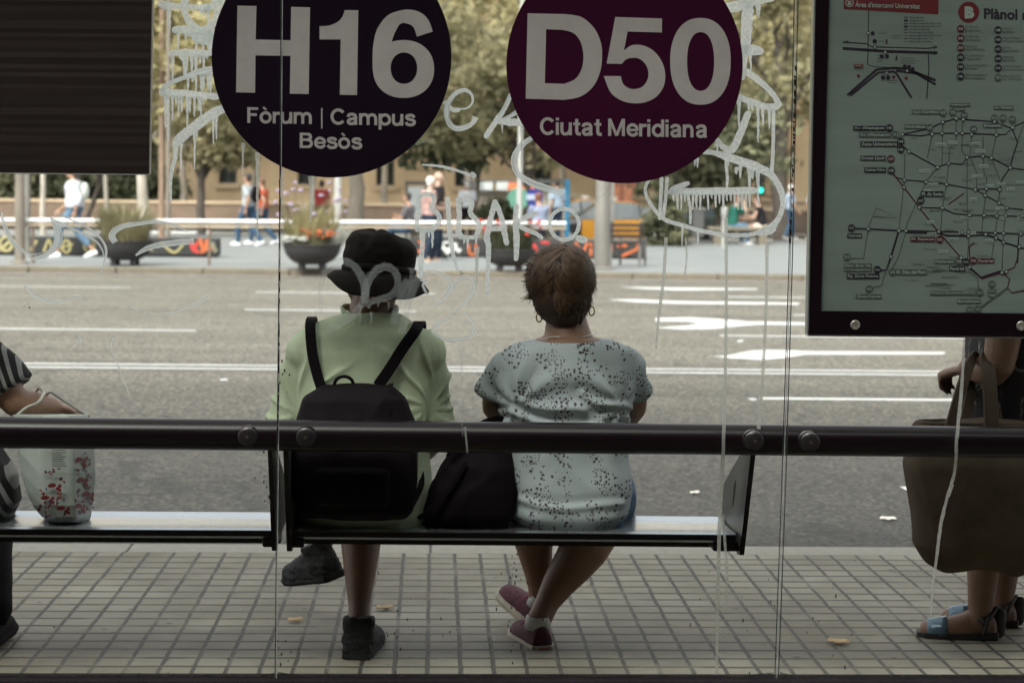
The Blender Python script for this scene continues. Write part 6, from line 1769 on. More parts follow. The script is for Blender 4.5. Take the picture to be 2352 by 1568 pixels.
bg_ = mb.build('bag_body', M_bag, fb)
ms = bg_.modifiers.new('crease', 'BEVEL'); ms.width = .010; ms.segments = 2
pr = MB(); rng = random.Random(9)
def petal(x, y, Y_, a, l, w_, mi):
    ca, sa = cos(a), sin(a); pts = []
    for k in range(10):
        t = 2 * pi * k / 10; u, v = l * cos(t), w_ * sin(t) * (1 + .35 * cos(t)); pts.append(P(x + u * ca - v * sa, y + u * sa + v * ca, Y_(x + u * ca - v * sa)))
    pr.add(pts, [tuple(range(10))], mi)
front = lambda x: 5.3175
sidef = lambda x: 5.335 + (x - 168) * (.152 / 52)
def bloom(x, y, Y_, sq, s_=1.0):
    for k, a in enumerate((-2.6, -2.0, -1.3, -.75)): petal(x + 8 * cos(a) * sq * s_, y + 8 * sin(a) * s_, Y_, a if sq > .8 else a, 5.4 * s_ * (sq + .2), 3.2 * s_, 0)
    for dx, dy in ((14, 2), (20, -5), (20, 6)): petal(x + dx * sq * s_, y + dy * s_, Y_, 0, 5 * s_ * sq, 5 * s_, 0)
def sprig(x, y, Y_, sq):
    for k in range(4):
        a = rng.uniform(0, 6.28); petal(x + rng.uniform(-7, 7) * sq, y + rng.uniform(-8, 8), Y_, a, 3.6 * sq + .6, 1.9, 0 if k else 1)
for x, y in ((104, 1148), (140, 1172), (120, 1120)): bloom(x, y, front, 1.0, .85)
for x, y in ((96, 1170), (108, 1182), (135, 1150), (146, 1100), (112, 1090), (128, 1082), (100, 1128), (150, 1182), (112, 1160), (98, 1155), (140, 1140)): sprig(x, y, front, 1.0)
for x, y in ((182, 1062), (186, 1108), (180, 1168), (200, 1140)): bloom(x, y, sidef, .62, 1.05)
for x, y in ((178, 1085), (196, 1075), (205, 1095), (180, 1130), (192, 1150), (206, 1120), (196, 1048), (208, 1060), (186, 1180), (210, 1160), (176, 1145), (202, 1168)): sprig(x, y, sidef, .6)
pr.build('flower_print', [M_pr, M_pb], bg_, fix=False)
pr = MB()
for k in range(9):
    y = 1028 + k * 5.2
    rib(pr, [(119, y), (119 + rng.uniform(20, 38), y + .3)], 1.6, 5.3300 - (k * .0011))
pr.build('small_print', M_grey, bg_, fix=False)
M_cord = cloth('white_cord', (.58, .58, .53))
mb = MB(); mb.tube(spline([P(40, 952, 5.40), P(62, 935, 5.42), P(86, 925, 5.41), P(99, 908, 5.44), P(98, 898, 5.50), P(88, 893, 5.55), P(70, 925, 5.58), P(60, 955, 5.55)], 6), .0042, 8); mb.build('handle', M_cord, fb, smooth=True)
mb = MB(); mb.tube(spline([P(60, 955, 5.60), P(92, 920, 5.62), P(112, 902, 5.56), P(122, 903, 5.50), P(150, 922, 5.50), P(204, 955, 5.49)], 6), .0042, 8); mb.build('handle', M_cord, fb, smooth=True)

# ---------------------------------------------------------------- the person standing at the right edge with the tote bag
def leafdress():
    m, nt, b = nodes('dark_leaf_print'); L = nt.links.new
    tc = N(nt, 'ShaderNodeTexCoord'); v = N(nt, 'ShaderNodeTexVoronoi', feature='DISTANCE_TO_EDGE', i_Scale=13.0)
    nz = N(nt, 'ShaderNodeTexNoise', i_Scale=9.0); L(tc.outputs['Object'], nz.inputs['Vector'])
    ad = N(nt, 'ShaderNodeVectorMath', operation='MULTIPLY_ADD'); ad.inputs[1].default_value = (.10, .10, .10); L(nz.outputs['Color'], ad.inputs[0]); L(tc.outputs['Object'], ad.inputs[2])
    mp = N(nt, 'ShaderNodeMapping'); mp.inputs['Scale'].default_value = (1.5, 1.5, .55); mp.inputs['Rotation'].default_value = (0, .4, 0); L(ad.outputs[0], mp.inputs[0]); L(mp.outputs[0], v.inputs['Vector'])
    n2 = N(nt, 'ShaderNodeTexNoise', i_Scale=14.0); L(tc.outputs['Object'], n2.inputs['Vector'])
    a = ramp(nt, v.outputs['Distance'], [(.018, (1, 1, 1)), (.05, (0, 0, 0))]); c = ramp(nt, n2.outputs[0], [(.46, (0, 0, 0)), (.56, (1, 1, 1))])
    mm = N(nt, 'ShaderNodeMath', operation='MULTIPLY'); L(a, mm.inputs[0]); L(c, mm.inputs[1])
    mx = N(nt, 'ShaderNodeMix', data_type='RGBA'); L(mm.outputs[0], mx.inputs[0]); mx.inputs[6].default_value = (.016, .012, .016, 1); mx.inputs[7].default_value = (.20, .24, .20, 1)
    L(mx.outputs[2], b.inputs['Base Color']); b.inputs['Roughness'].default_value = .8
    return m
YD = 5.86
rp = thing('person', 'standing person in a dark leaf-print dress and blue-toed sandals beside the map panel', 'person', (P(2300, 1480, 5.75).x, 5.78, 0))
body = MB()
rc = P(2375, 360, YD); rfc = Vector((-1, .25, -.05)).normalized()
def yrings(rows, Y=YD):
    """body seen from its side: measured left and right edges, half breadth in depth"""
    return px_rings([(a, b_, y, hd, Y) for a, b_, y, hd in rows])
body.loft(yrings([(2290, 2440, 1190, .16), (2265, 2460, 1000, .18), (2260, 2455, 860, .165), (2270, 2460, 700, .17), (2300, 2450, 580, .17), (2335, 2420, 520, .10)]))
body.tube([P(2385, 530, YD), P(2382, 480, YD), P(2376, 400, YD)], [.085, .06, .058], 14)
h_head(body, rc, rfc, Z)
Sr, Er, Wr = P(2330, 600, 5.68), P(2293, 852, 5.66), P(2222, 846, 5.78)
h_arm(body, Sr, Er, Wr, 1.32); h_hand(body, Wr, Vector((-.55, .75, -.25)), Vector((0, .3, -1)), -1, .9, 1.0)
Sr2, Er2, Wr2 = P(2370, 610, 6.06), P(2400, 860, 6.10), P(2330, 980, 6.10)
h_arm(body, Sr2, Er2, Wr2, 1.2); h_hand(body, Wr2, Wr2 - Er2, Vector((-1, 0, 0)), 1, .7)
A1r, A2r = P(2250, 1432, 5.76), P(2296, 1414, 5.93)
K1r, K2r = P(2268, 1150, 5.80), P(2320, 1150, 5.95)
h_leg(body, P(2330, 960, 5.80), K1r, A1r, 1.14); h_leg(body, P(2350, 960, 5.95), K2r, A2r, 1.14)
fdr = Vector((-1, .18, 0)).normalized()
for A_ in (A1r, A2r):
    A2 = Vector((A_.x, A_.y, .088)); u = MB(); h_foot(body, None, A2, fdr, Z, .245, .95, 0, 0, .9, .016)
body.fuse('body', SK_brown, rp, .0075, 3); eyes(rp, rc, rfc, Z)
tb = MB(); tb.loft(yrings([(2240, 2500, 1270, .26), (2225, 2500, 1150, .24), (2218, 2480, 1000, .21), (2212, 2470, 900, .19), (2230, 2475, 800, .185), (2250, 2475, 700, .19), (2285, 2460, 590, .185), (2330, 2430, 540, .12)]))
h_arm(tb, Sr, Er, Wr, 1.3, .018, .55, .01); h_arm(tb, Sr2, Er2, Wr2, 1.2, .018, .6, .01)
tb.fuse('dress', leafdress(), rp, .009, 4, folds(.012, (7, 7, 1.6), 6.0))
hb = MB(); hb.ell(rc + Vector((.02, 0, .035)), .105, .095, .10, 18); hb.fuse('hair', M_hairb, rp, .008, 2, lambda p_: .005 * noise.noise(p_ * 40))
M_sand = mat('dark_sandal_leather', (.03, .026, .026), .6, .3, 30); M_bluet = mat('shiny_blue_strap', (.11, .17, .23), .25, .2, 40, metal=.3)
for A_ in (A1r, A2r):
    b0 = Vector((A_.x, A_.y, 0)) - fdr * .055; r0 = fdr.cross(Z)
    mb = MB(); rg_ = []
    for u, hw in ((-.02, .02), (.0, .033), (.2, .037), (.5, .042), (.75, .047), (.93, .040), (1.02, .02)):
        c = b0 + fdr * u * .25; rg_.append([c + r0 * x * hw + Z * z for x, z in ((-1, .002), (-1, .026 - .010 * u), (1, .026 - .010 * u), (1, .002))])
    mb.loft(rg_); sdl = mb.build('sandal', M_sand, rp)
    mb = MB(); rg_ = []
    for u in (.66, .74, .84, .92):
        c = b0 + fdr * u * .245; k = 1 - (u - .66) * .9
        rg_.append([c + r0 * .052 * cos(a) * k + Z * (.012 + .058 * sin(a) * k) for a in [pi * j / 12 for j in range(13)]] + [c + r0 * .046 * cos(a) * k + Z * (.012 + .050 * sin(a) * k) for a in [pi * (12 - j) / 12 for j in range(13)]])
    mb.loft(rg_); mb.build('toe_strap', M_bluet, sdl, smooth=True)
    mb = MB(); c = b0 + fdr * .045
    mb.tube([c + r0 * .04 + Z * .02, c + r0 * .047 + Z * .07 - fdr * .01, c + Z * .10 - fdr * .042, c - r0 * .047 + Z * .07 - fdr * .01, c - r0 * .04 + Z * .02], .008, 8)
    mb.tube([c + r0 * .046 + Z * .06, c + fdr * .045 + Z * .098, c - r0 * .046 + Z * .06], .010, 8); mb.tube([c - fdr * .05 + Z * .02, c - fdr * .055 + Z * .085], .022, 10, flat=.5)
    mb.build('ankle_strap', M_sand, sdl, smooth=True)
tt = thing('tote_bag', 'large slack olive-brown tote bag hanging from the bent arm of the standing person', 'bag', (P(2220, 1290, 5.62).x, 5.62, P(2220, 1290, 5.62).z))
M_tote = cloth('olive_brown_canvas', (.092, .070, .050), var=.22, scale=7)
mb = MB()
mb.loft(px_rings([(2170, 2380, 1308, .03, 5.60), (2130, 2392, 1280, .07, 5.59), (2106, 2398, 1245, .09, 5.585), (2102, 2400, 1180, .10, 5.58), (2094, 2400, 1110, .10, 5.58), (2088, 2396, 1065, .095, 5.58), (2100, 2392, 1010, .07, 5.59), (2106, 2385, 975, .045, 5.60)], n=40, e=3))
def totef(p_):
    q = P(2094, 1240, 5.58); t = p_ - q
    return (.016 * (1 - 2 * abs(noise.noise(Vector((p_.x * 4 + p_.z * 2, p_.y * 4, p_.z * 3.2)))))) + .008 * noise.noise(Vector((p_.x * 14, p_.y * 6, p_.z * 4)))
tm = mb.fuse('bag_body', M_tote, tt, .008, 4, totef)
mb = MB(); ring = oring(P(2246, 972, 5.60), Vector((1, 0, 0)), Vector((0, 1, 0)), 141 * px(5.6), .050, 40, 3)
mb.loft([[q + Vector((0, 0, dz)) + (q - P(2246, 972, 5.60)).normalized() * dr for dr, dz in ((.004, -.02), (.006, .006), (-.002, .008), (-.004, -.02))] for q in ring], closed=True); mb.build('rim', M_tote, tt, smooth=True)
band([(2170, 1012, 5.532), (2184, 975, 5.535), (2204, 905, 5.56), (2222, 850, 5.60), (2232, 826, 5.66), (2238, 820, 5.74), (2236, 860, 5.80), (2222, 940, 5.70), (2212, 985, 5.66)], 26, M_tote, tt, 'handle')
band([(2278, 1012, 5.525), (2277, 970, 5.53), (2274, 900, 5.555), (2270, 850, 5.60), (2262, 822, 5.68), (2262, 835, 5.76), (2276, 900, 5.72), (2290, 985, 5.66)], 34, M_tote, tt, 'handle')
# ================================================================== ACROSS THE ROAD
def gp(x, y, z=ZP): return G(x, y, z)
# white pedestrian rail
M_railw = mat('white_enamel', (.84, .85, .84), .35, .04, 6)
M_rust = mat('rusty_post', (.16, .115, .085), .8, .3, 20)
pb_ = gp(481, 610); YW = pb_.y
wr = thing('pedestrian_rail', 'long white handrail on thin rusty posts along the far kerb', 'rail', (P(481, 600, YW).x, YW, ZP))
mb = MB(); a, b_ = P(-420, 503, YW), P(1300, 513.5, YW)
mb.tube([a, lerp(a, b_, .5), b_], 4.6 * px(YW), 16, dome=False); mb.build('handrail', M_railw, wr, smooth=True, angle=40)
mb = MB(); mb.bar(a - Z * .085, b_ - Z * .085, .05, .04); mb.build('under_rail', mat('tan_under_rail', (.36, .30, .22), .7), wr)
for x in (-330, 76, 481, 886, 1291):
    q = P(x, 560, YW); mb = MB(); mb.bar((q.x, YW, ZP), (q.x, YW, lerp(a.z, b_.z, .5) - .03), .045, .045, up=(0, 1, 0)); mb.build('post', M_rust, wr)

# steel poles
M_pole = mat('galvanised_pole', (.20, .19, .17), .55, .18, 6, metal=.25, stretch=(1, 1, .3))
M_polet = mat('tan_grey_pole', (.19, .165, .135), .7, .25, 6, stretch=(1, 1, .3))
M_polew = mat('pale_pole', (.36, .36, .34), .5, .12, 6)
def pole(name, label, x, yfoot, wpx, m, ztop=7.0, zg=ZP, cat='pole', plate=True):
    f = gp(x, yfoot, zg); t = thing(name, label, cat, f, 'poles along the far kerb' if cat == 'pole' else None)
    r = wpx * px(f.y) / 2
    mb = MB(); mb.tube([f + Z * .01, f + Z * 1.2, f + Z * 1.25, f + Z * ztop], [r * 1.12, r * 1.12, r, r * .8], 16, dome=False); mb.build('shaft', m, t, smooth=True, angle=50)
    if plate: mb = MB(); mb.lathe(f, [(r * 1.9, 0), (r * 1.9, .03), (r * 1.3, .06)], 16); mb.build('base', m, t)
    return t, f
t_, f_ = pole('lamp_post', 'thick grey steel lamp post at the far kerb in front of the wooden bench', 1382, 619, 33, M_pole, 8.5, cat='lamp post')
mb = MB(); mb.tube([f_ + Z * 8.4, f_ + Z * 8.9 + Vector((0, -.4, 0)), f_ + Z * 9.0 + Vector((0, -1.6, 0))], .05, 10); mb.build('arm', M_pole, t_, smooth=True)
mb = MB(); mb.ell(f_ + Z * 9.0 + Vector((0, -1.9, 0)), .18, .4, .09, 14); mb.build('lamp_head', M_polew, t_, smooth=True)
pole('steel_pole', 'weathered grey pole with peeling stickers at the near end of the black block', 46, 606, 21, M_polet)
pole('steel_pole', 'thin tan-grey pole behind the handrail below the dark panel', 63, 590, 12, M_pole)
pole('steel_pole', 'pale thin pole rising behind the flower bowl under the dark panel', 386, 575, 10, M_polet)
pole('steel_pole', 'pink-brown pole next to the pale thin pole', 371, 548, 13, mat('pink_brown_pole', (.22, .15, .105), .8, .2))
pole('steel_pole', 'white banded pole behind the bowl of orange flowers', 775, 560, 16, M_polew)
pole('steel_pole', 'white thin pole carrying the light above the round green sign', 1192, 575, 12, M_polew)
pole('steel_pole', 'pale green thin post between the walking pair and the flower bowl', 718, 560, 7, M_pole)
pole('steel_pole', 'white short post behind the orange cab roof', 1405, 545, 8, M_polew, 3.6)

# three rolling bowls with plants
M_bowl = mat('charcoal_bowl', (.035, .034, .036), .7, .2, 6, .1, 60)
def bowl(label, x0, x1, ytop, ybot, Yf):
    c = P((x0 + x1) / 2, ybot, Yf); c.z = ZP; k = px(Yf); r = (x1 - x0) / 2 * k; h = (ybot - ytop) * k
    t = thing('planter_bowl', label, 'planter', c, 'bowl planters on the plaza')
    prof = []
    for i in range(10):
        a = pi / 2 * i / 9; prof.append((r * (.28 + .68 * sin(a)) if i else r * .2, .09 + (h - .09) * (1 - cos(a)) ** 1.0))
    prof += [(r * 1.0, h - .015), (r * 1.0, h + .01), (r * .93, h + .01), (r * .9, h - .06), (.02, h - .08)]
    mb = MB(); mb.lathe(c, prof, 40); mb.build('bowl', M_bowl, t, smooth=True, angle=50)
    for k_ in range(4):
        a = pi / 4 + k_ * pi / 2; q = c + Vector((cos(a), sin(a), 0)) * r * .48
        mb = MB(); mb.box((q.x - .055, q.y - .05, ZP + .002), (q.x + .055, q.y + .05, ZP + .16)); mb.bevel('foot', M_bowl, t, .02)
    mb = MB(); mb.lathe(c + Z * (h - .07), [(.02, .02), (r * .88, 0)], 24, cap=False); mb.build('soil', M_soil, t)
    return c, r, h
def blades(name, label, c, r, h, n, m, seed, spread=.6, w_=.012, cat='plant', group=None, flower=None, fm=None, fr=.03, nf=0):
    rg = random.Random(seed); t = thing(name, label, cat, c, group); mb = MB(); fb_ = MB()
    for i in range(n):
        a = rg.uniform(0, 6.28); rr_ = r * math.sqrt(rg.random()); b0 = c + Vector((cos(a) * rr_, sin(a) * rr_, 0))
        e = b0 + Vector((cos(a) * spread * h * rg.uniform(.2, 1), sin(a) * spread * h * rg.uniform(.2, 1), h * rg.uniform(.45, 1)))
        mid = lerp(b0, e, .55) + Z * h * .12; sdv = Vector((-sin(a), cos(a), 0)) * w_
        i0 = len(mb.v); mb.v += [b0 - sdv, b0 + sdv, mid - sdv * .9, mid + sdv * .9, e - sdv * .15, e + sdv * .15]
        mb.f += [(i0, i0 + 1, i0 + 3, i0 + 2), (i0 + 2, i0 + 3, i0 + 5, i0 + 4)]; mb.m += [0, 0]
        if i < nf:
            fb_.ell(e, fr * rg.uniform(.7, 1.3), fr * rg.uniform(.7, 1.3), fr * rg.uniform(.5, 1), 8)
    mb.build('foliage', m, t, fix=False)
    if nf: fb_.build('blossoms', fm, t, smooth=True)
    return t
M_or = mat('orange_petals', (.50, .12, .04), .6, .25, 20); M_wh = mat('white_petals', (.45, .46, .43), .6, .1, 20); M_pu = mat('lilac_petals', (.34, .27, .36), .7, .2, 20); M_rd = mat('red_petals', (.55, .05, .04), .6, .2, 20)
c, r, h = bowl('charcoal bowl planter full of grassy foliage behind the curved white strokes', 222, 352, 545, 601, 32.4)
blades('grassy_plant', 'tall grey-green grassy plant in the bowl nearest the white-bloused person', c + Z * h * .9, r * .8, .78, 420, ML_olive, 1, .5, .014, group=None)
c, r, h = bowl('charcoal bowl planter with white and orange flowers beside the dark cap', 648, 786, 546, 604, 31.6)
blades('flowering_plant', 'mound of white blossoms at the rim of the bowl by the cap', c + Z * h * .95 + Vector((-r * .55, -.15, 0)), r * .36, .16, 120, ML_green, 2, .5, .012, nf=110, fm=M_wh, fr=.028)
blades('flowering_plant', 'bright orange flowers in the bowl by the cap', c + Z * h * .95 + Vector((r * .22, -.05, 0)), r * .42, .30, 160, ML_green, 3, .5, .014, nf=60, fm=M_or, fr=.032)
blades('grassy_plant', 'tall yellow-green grass in the bowl by the cap', c + Z * h * .95 + Vector((-.05, .2, 0)), r * .8, .80, 320, ML_yel, 4, .4, .012)
blades('flowering_plant', 'lilac blossoms on tall stalks above the bowl by the cap', c + Z * h * .95 + Vector((-.08, .3, 0)), r * .8, 1.10, 26, ML_green, 5, .35, .006, nf=24, fm=M_pu, fr=.045)
blades('flowering_plant', 'silvery white plant on the far rim of the bowl by the cap', c + Z * h * .95 + Vector((r * .72, 0, 0)), r * .3, .38, 120, leaf_mat('silver_leaves', (.42, .44, .40), (.62, .63, .58)), 6, .7, .016)
c, r, h = bowl('charcoal bowl planter behind the white letter K with scattered red blooms', 1106, 1234, 556, 606, 31.8)
blades('flowering_plant', 'dark plant with scattered red blooms in the bowl behind the painted letters', c + Z * h * .95, r * .8, .55, 300, ML_dark, 7, .5, .016, nf=26, fm=M_rd, fr=.04)

# black graffiti blocks used as benches
M_blk = mat('black_painted_concrete', (.028, .028, .028), .7, .35, 3, .1, 30)
M_yel = mat('yellow_spray', (.42, .37, .17), .7, .2, 10); M_ora = mat('orange_spray', (.50, .125, .04), .6, .15, 10); M_wsp = mat('white_spray', (.62, .63, .60), .7, .15, 10); M_rsp = mat('red_spray', (.55, .05, .04), .6, .15, 10)
M_tagr = mat('faded_green_paint', (.17, .18, .12), .7, .3, 6)
def block(label, xa, xb, ytop, ybot, parts):
    f = gp((xa + xb) / 2, ybot); Y_ = f.y; A_, B_ = P(xa, ybot, Y_), P(xb, ybot, Y_); zt = P((xa + xb) / 2, ytop, Y_).z
    t = thing('concrete_bench', label, 'bench', (f.x, Y_ + .3, ZP), 'graffiti-covered blocks on the plaza')
    mb = MB(); mb.box((A_.x, Y_, ZP + .03), (B_.x, Y_ + .55, zt)); mb.bevel('block', M_blk, t, .02)
    mb = MB(); mb.box((A_.x + .05, Y_ + .06, ZP + .001), (B_.x - .05, Y_ + .5, ZP + .029)); mb.build('base', M_iron, t)
    for mi, (m_, strokes) in enumerate(parts):
        mb = MB()
        for k, (pts, wd) in enumerate(strokes):
            q = [(v.x, v.y) for v in spline([Vector((a_, b2, 0)) for a_, b2 in pts], 5)] if len(pts) > 2 else pts
            rib(mb, q, wd, Y_ - .006 - .0015 * k - .02 * mi * .2, 0)
        mb.build('graffiti', m_, t, fix=False)
def loop(cx, cy, rx, ry, a0=0, a1=6.28): return [(cx + rx * cos(lerp(a0, a1, k / 9)), cy + ry * sin(lerp(a0, a1, k / 9))) for k in range(10)]
block('long black block covered in pale yellow scrawl and orange paint at one end', -120, 500, 545, 588,
      [(M_yel, [(loop(152, 566, 9, 14), 5), (loop(14, 560, 14, 16), 6), ([(0, 575), (30, 552), (60, 580), (85, 552)], 6), ([(100, 580), (112, 550), (120, 578)], 5), ([(130, 572), (168, 560)], 4), (loop(205, 563, 12, 16), 5), ([(225, 550), (240, 580), (262, 552), (275, 580)], 5), ([(290, 578), (320, 556), (350, 575)], 5), ([(370, 556), (400, 580), (425, 555)], 5)]),
       (M_rsp, [([(437, 552), (445, 575), (452, 556)], 8), ([(440, 570), (456, 580)], 7)]), (M_ora, [([(458, 548), (468, 572), (478, 550)], 9), ([(460, 580), (482, 566)], 8), ([(470, 552), (492, 574)], 7)]),
       (M_tagr, [([(-90, 580), (-60, 555), (-30, 582)], 8), ([(486, 556), (497, 580)], 9)])])
block('long black block with orange letters and white scrawl in front of the cab', 945, 1482, 550, 592,
      [(M_wsp, [([(1005, 585), (1015, 562), (1028, 582), (1040, 560), (1055, 580)], 6), ([(1000, 570), (1060, 574)], 5), ([(1010, 560), (1030, 556), (1050, 562)], 5)]),
       (M_ora, [([(962, 552), (972, 566), (960, 580)], 7), ([(1076, 560), (1079, 582), (1092, 582), (1093, 560)], 6), ([(1322, 556), (1336, 582), (1349, 556)], 6.5), ([(1357, 558), (1357, 566)], 6.5), ([(1357, 570), (1357, 588)], 6.5), ([(1404, 558), (1402, 584), (1386, 588)], 6.5), ([(1418, 566), (1440, 564)], 6), ([(1462, 562), (1466, 570), (1428, 588)], 6.5)]),
       (M_rsp, [([(1242, 556), (1262, 558)], 6), ([(1225, 560), (1236, 580)], 7)])])

# wooden armchair bench seen from behind
M_wood = mat('dark_brown_slats', (.045, .032, .027), .6, .25, 3, .1, 30, stretch=(.3, 4, 4))
M_leg = mat('grey_steel_leg', (.18, .175, .165), .5, .15, 8, metal=.4)
fb0 = gp(1440, 612); kb = px(fb0.y); cb_ = thing('wooden_bench', 'single wooden armchair with slatted back facing away beside the lamp post', 'bench', (fb0.x, fb0.y, ZP))
yb = fb0.y
def bx(x): return P(x, 560, yb).x
def bz(y): return P(1440, y, yb).z
for x in (1404, 1471):
    mb = MB(); mb.bar((bx(x), yb + .05, ZP), (bx(x), yb + .10, bz(560)), .05, .05, up=(0, 1, 0)); mb.bar((bx(x), yb + .10, bz(560)), (bx(x), yb - .08, bz(508)), .045, .05, up=(0, 1, 0)); mb.build('rear_leg', M_leg, cb_)
for x in (1432, 1490):
    mb = MB(); mb.bar((bx(x), yb + .55, ZP), (bx(x), yb + .55, bz(548)), .045, .045, up=(0, 1, 0)); mb.build('front_leg', M_leg, cb_)
for x in (1404, 1480):
    mb = MB(); mb.bar((bx(x), yb + .02, bz(548)), (bx(x) + .1, yb + .58, bz(549)), .05, .035); mb.build('armrest', M_leg, cb_)
for y0, y1 in ((513, 521), (526, 533), (538, 547)):
    mb = MB(); yy = yb - .10 + (y0 - 508) / 52 * .16; mb.box((bx(1400), yy - .03, bz(y1)), (bx(1476), yy - .005, bz(y0))); mb.bevel('back_slat', M_wood, cb_, .006)
for k in range(5):
    mb = MB(); mb.box((bx(1402), yb + .10 + k * .09, bz(561)), (bx(1474), yb + .17 + k * .09, bz(557.5))); mb.bevel('seat_slat', M_wood, cb_, .006)

# taxi: black and yellow saloon on the sunken lane
M_ty = mat('yellow_car_paint', (.52, .24, .03), .25, .04, 2, coat=.6); M_tb = mat('black_car_paint', (.02, .02, .022), .25, .1, 2, coat=.6)
M_cg = mat('car_glass', (.06, .075, .08), .12, .3, 1.5, spec=.8); M_tyre = mat('rubber_tyre', (.02, .02, .02), .9); M_rim = mat('alloy_rim', (.62, .63, .63), .35, .1, 10, metal=.5)
M_tail = mat('red_tail_lamp', (.45, .03, .02), .3)
def car(label, x, yref, Y_, rz, flip, roofsign=True, body_m=None, door_m=None, s_=1.0):
    loc = Vector((P(x, 500, Y_).x, Y_, ZL)); t = thing('taxi' if roofsign else 'car', label, 'taxi' if roofsign else 'car', loc)
    T = Matrix.Translation(loc) @ Matrix.Rotation(R(rz), 4, 'Z') @ Matrix.Scale(s_, 4) @ Matrix.Scale(-1 if flip else 1, 4, (1, 0, 0))
    def sec(xx, hw, z0, zb, zt, tw):
        return [T @ Vector(q) for q in ((xx, -hw * .9, z0), (xx, -hw, z0 + .15), (xx, -hw, zb - .12), (xx, -hw * .95, zb), (xx, -tw, zt), (xx, tw, zt), (xx, hw * .95, zb), (xx, hw, zb - .12), (xx, hw, z0 + .15), (xx, hw * .9, z0))]
    mb = MB()
    mb.loft([sec(*q) for q in ((-2.2, .72, .32, .62, .64, .60), (-2.12, .82, .24, .70, .74, .66), (-1.5, .87, .20, .86, .88, .70), (-.95, .88, .20, .92, .95, .68), (0, .88, .19, .93, .96, .68), (1.0, .88, .20, .95, .98, .68), (1.7, .87, .22, .97, 1.0, .66), (2.12, .82, .28, .94, .97, .62), (2.2, .74, .36, .86, .88, .58))])
    mb.bevel('body', body_m or M_tb, t, .05, 3)
    mb = MB(); mb.loft([sec(*q)[3:7] + sec(*q)[6:7] for q in ()]) if False else None
    mb = MB()
    def cab(xx, z, hw): return [T @ Vector((xx, -hw, .93)), T @ Vector((xx, -hw + .02, .93)), T @ Vector((xx, hw - .02, .93)), T @ Vector((xx, hw, .93))]
    rows = [(-1.05, .94, .78), (-.35, 1.38, .62), (.1, 1.46, .60), (.75, 1.44, .60), (1.25, 1.30, .62), (1.85, .98, .74)]
    rg_ = []
    for xx, zt, hw in rows: rg_.append([T @ Vector((xx, -.80, .90)), T @ Vector((xx, -hw, zt)), T @ Vector((xx, hw, zt)), T @ Vector((xx, .80, .90))])
    mb.loft(rg_); mb.bevel('cabin', M_cg, t, .04, 3)
    mb = MB(); mb.loft([[T @ Vector((xx, -.58, z)), T @ Vector((xx, -.58, z + .03)), T @ Vector((xx, .58, z + .03)), T @ Vector((xx, .58, z))] for xx, z in ((-.42, 1.37), (.1, 1.46), (.75, 1.445), (1.2, 1.32))]); mb.bevel('roof', door_m or M_ty, t, .02)
    for sd_ in (-1, 1):
        for x0, x1 in ((-.92, .08), (.10, 1.06)):
            mb = MB(); pts = [T @ Vector((a_, sd_ * .885, z_)) for a_, z_ in ((x0, .24), (x1, .24), (x1, .92), (x0, .90))]; mb.prism(pts, (T.to_3x3() @ Vector((0, sd_ * .012, 0)))); d_ = mb.bevel('door', door_m or M_ty, t, .005)
            mb = MB(); mb.bar(T @ Vector((x1 - .26, sd_ * .905, .74)), T @ Vector((x1 - .10, sd_ * .905, .74)), .02, .03); mb.build('handle', M_tb, d_)
        for xx in (.02, 1.02):
            mb = MB(); mb.bar(T @ Vector((xx - .02, sd_ * .80, .92)), T @ Vector((xx - .06, sd_ * .62, 1.42)), .06, .03); mb.build('pillar', body_m or M_tb, t)
        for xx in (-1.38, 1.38):
            c = T @ Vector((xx, sd_ * .80, .31)); ax = (T.to_3x3() @ Vector((0, sd_, 0))).normalized()
            mb = MB(); mb.disc(c - ax * .12, ax, .31 * s_, .22, 24); w_ = mb.bevel('wheel', M_tyre, t, .03)
            mb = MB(); mb.disc(c + ax * .095, ax, .20 * s_, .02, 20); mb.build('rim', M_rim, w_)
        mb = MB(); mb.ell(T @ Vector((-2.08, sd_ * .62, .62)), .12, .14, .08, 10); mb.build('headlight', M_polew, t, smooth=True)
        mb = MB(); mb.ell(T @ Vector((2.12, sd_ * .66, .76)), .08, .12, .09, 10); mb.build('tail_light', M_tail, t, smooth=True)
    if roofsign:
        mb = MB(); c = T @ Vector((.2, 0, 1.55)); mb.box((c.x - .12, c.y - .3, c.z - .06), (c.x + .12, c.y + .3, c.z + .07)); mb.bevel('roof_sign', M_polew, t, .03)
    return t
car('black cab with yellow doors parked behind the lamp post and the wooden bench', 1392, 500, 58.0, 4, False)
car('yellow-roofed cab partly hidden behind the first cab', 1330, 500, 66.0, 3, False, True, M_tb, M_ty)
M_dk = mat('dark_green_car_paint', (.045, .06, .05), .3, .1, 2, coat=.5)
car('dark green car with red tail lamps behind the round shrub', 1545, 500, 66.0, 5, False, False, M_dk, M_dk)

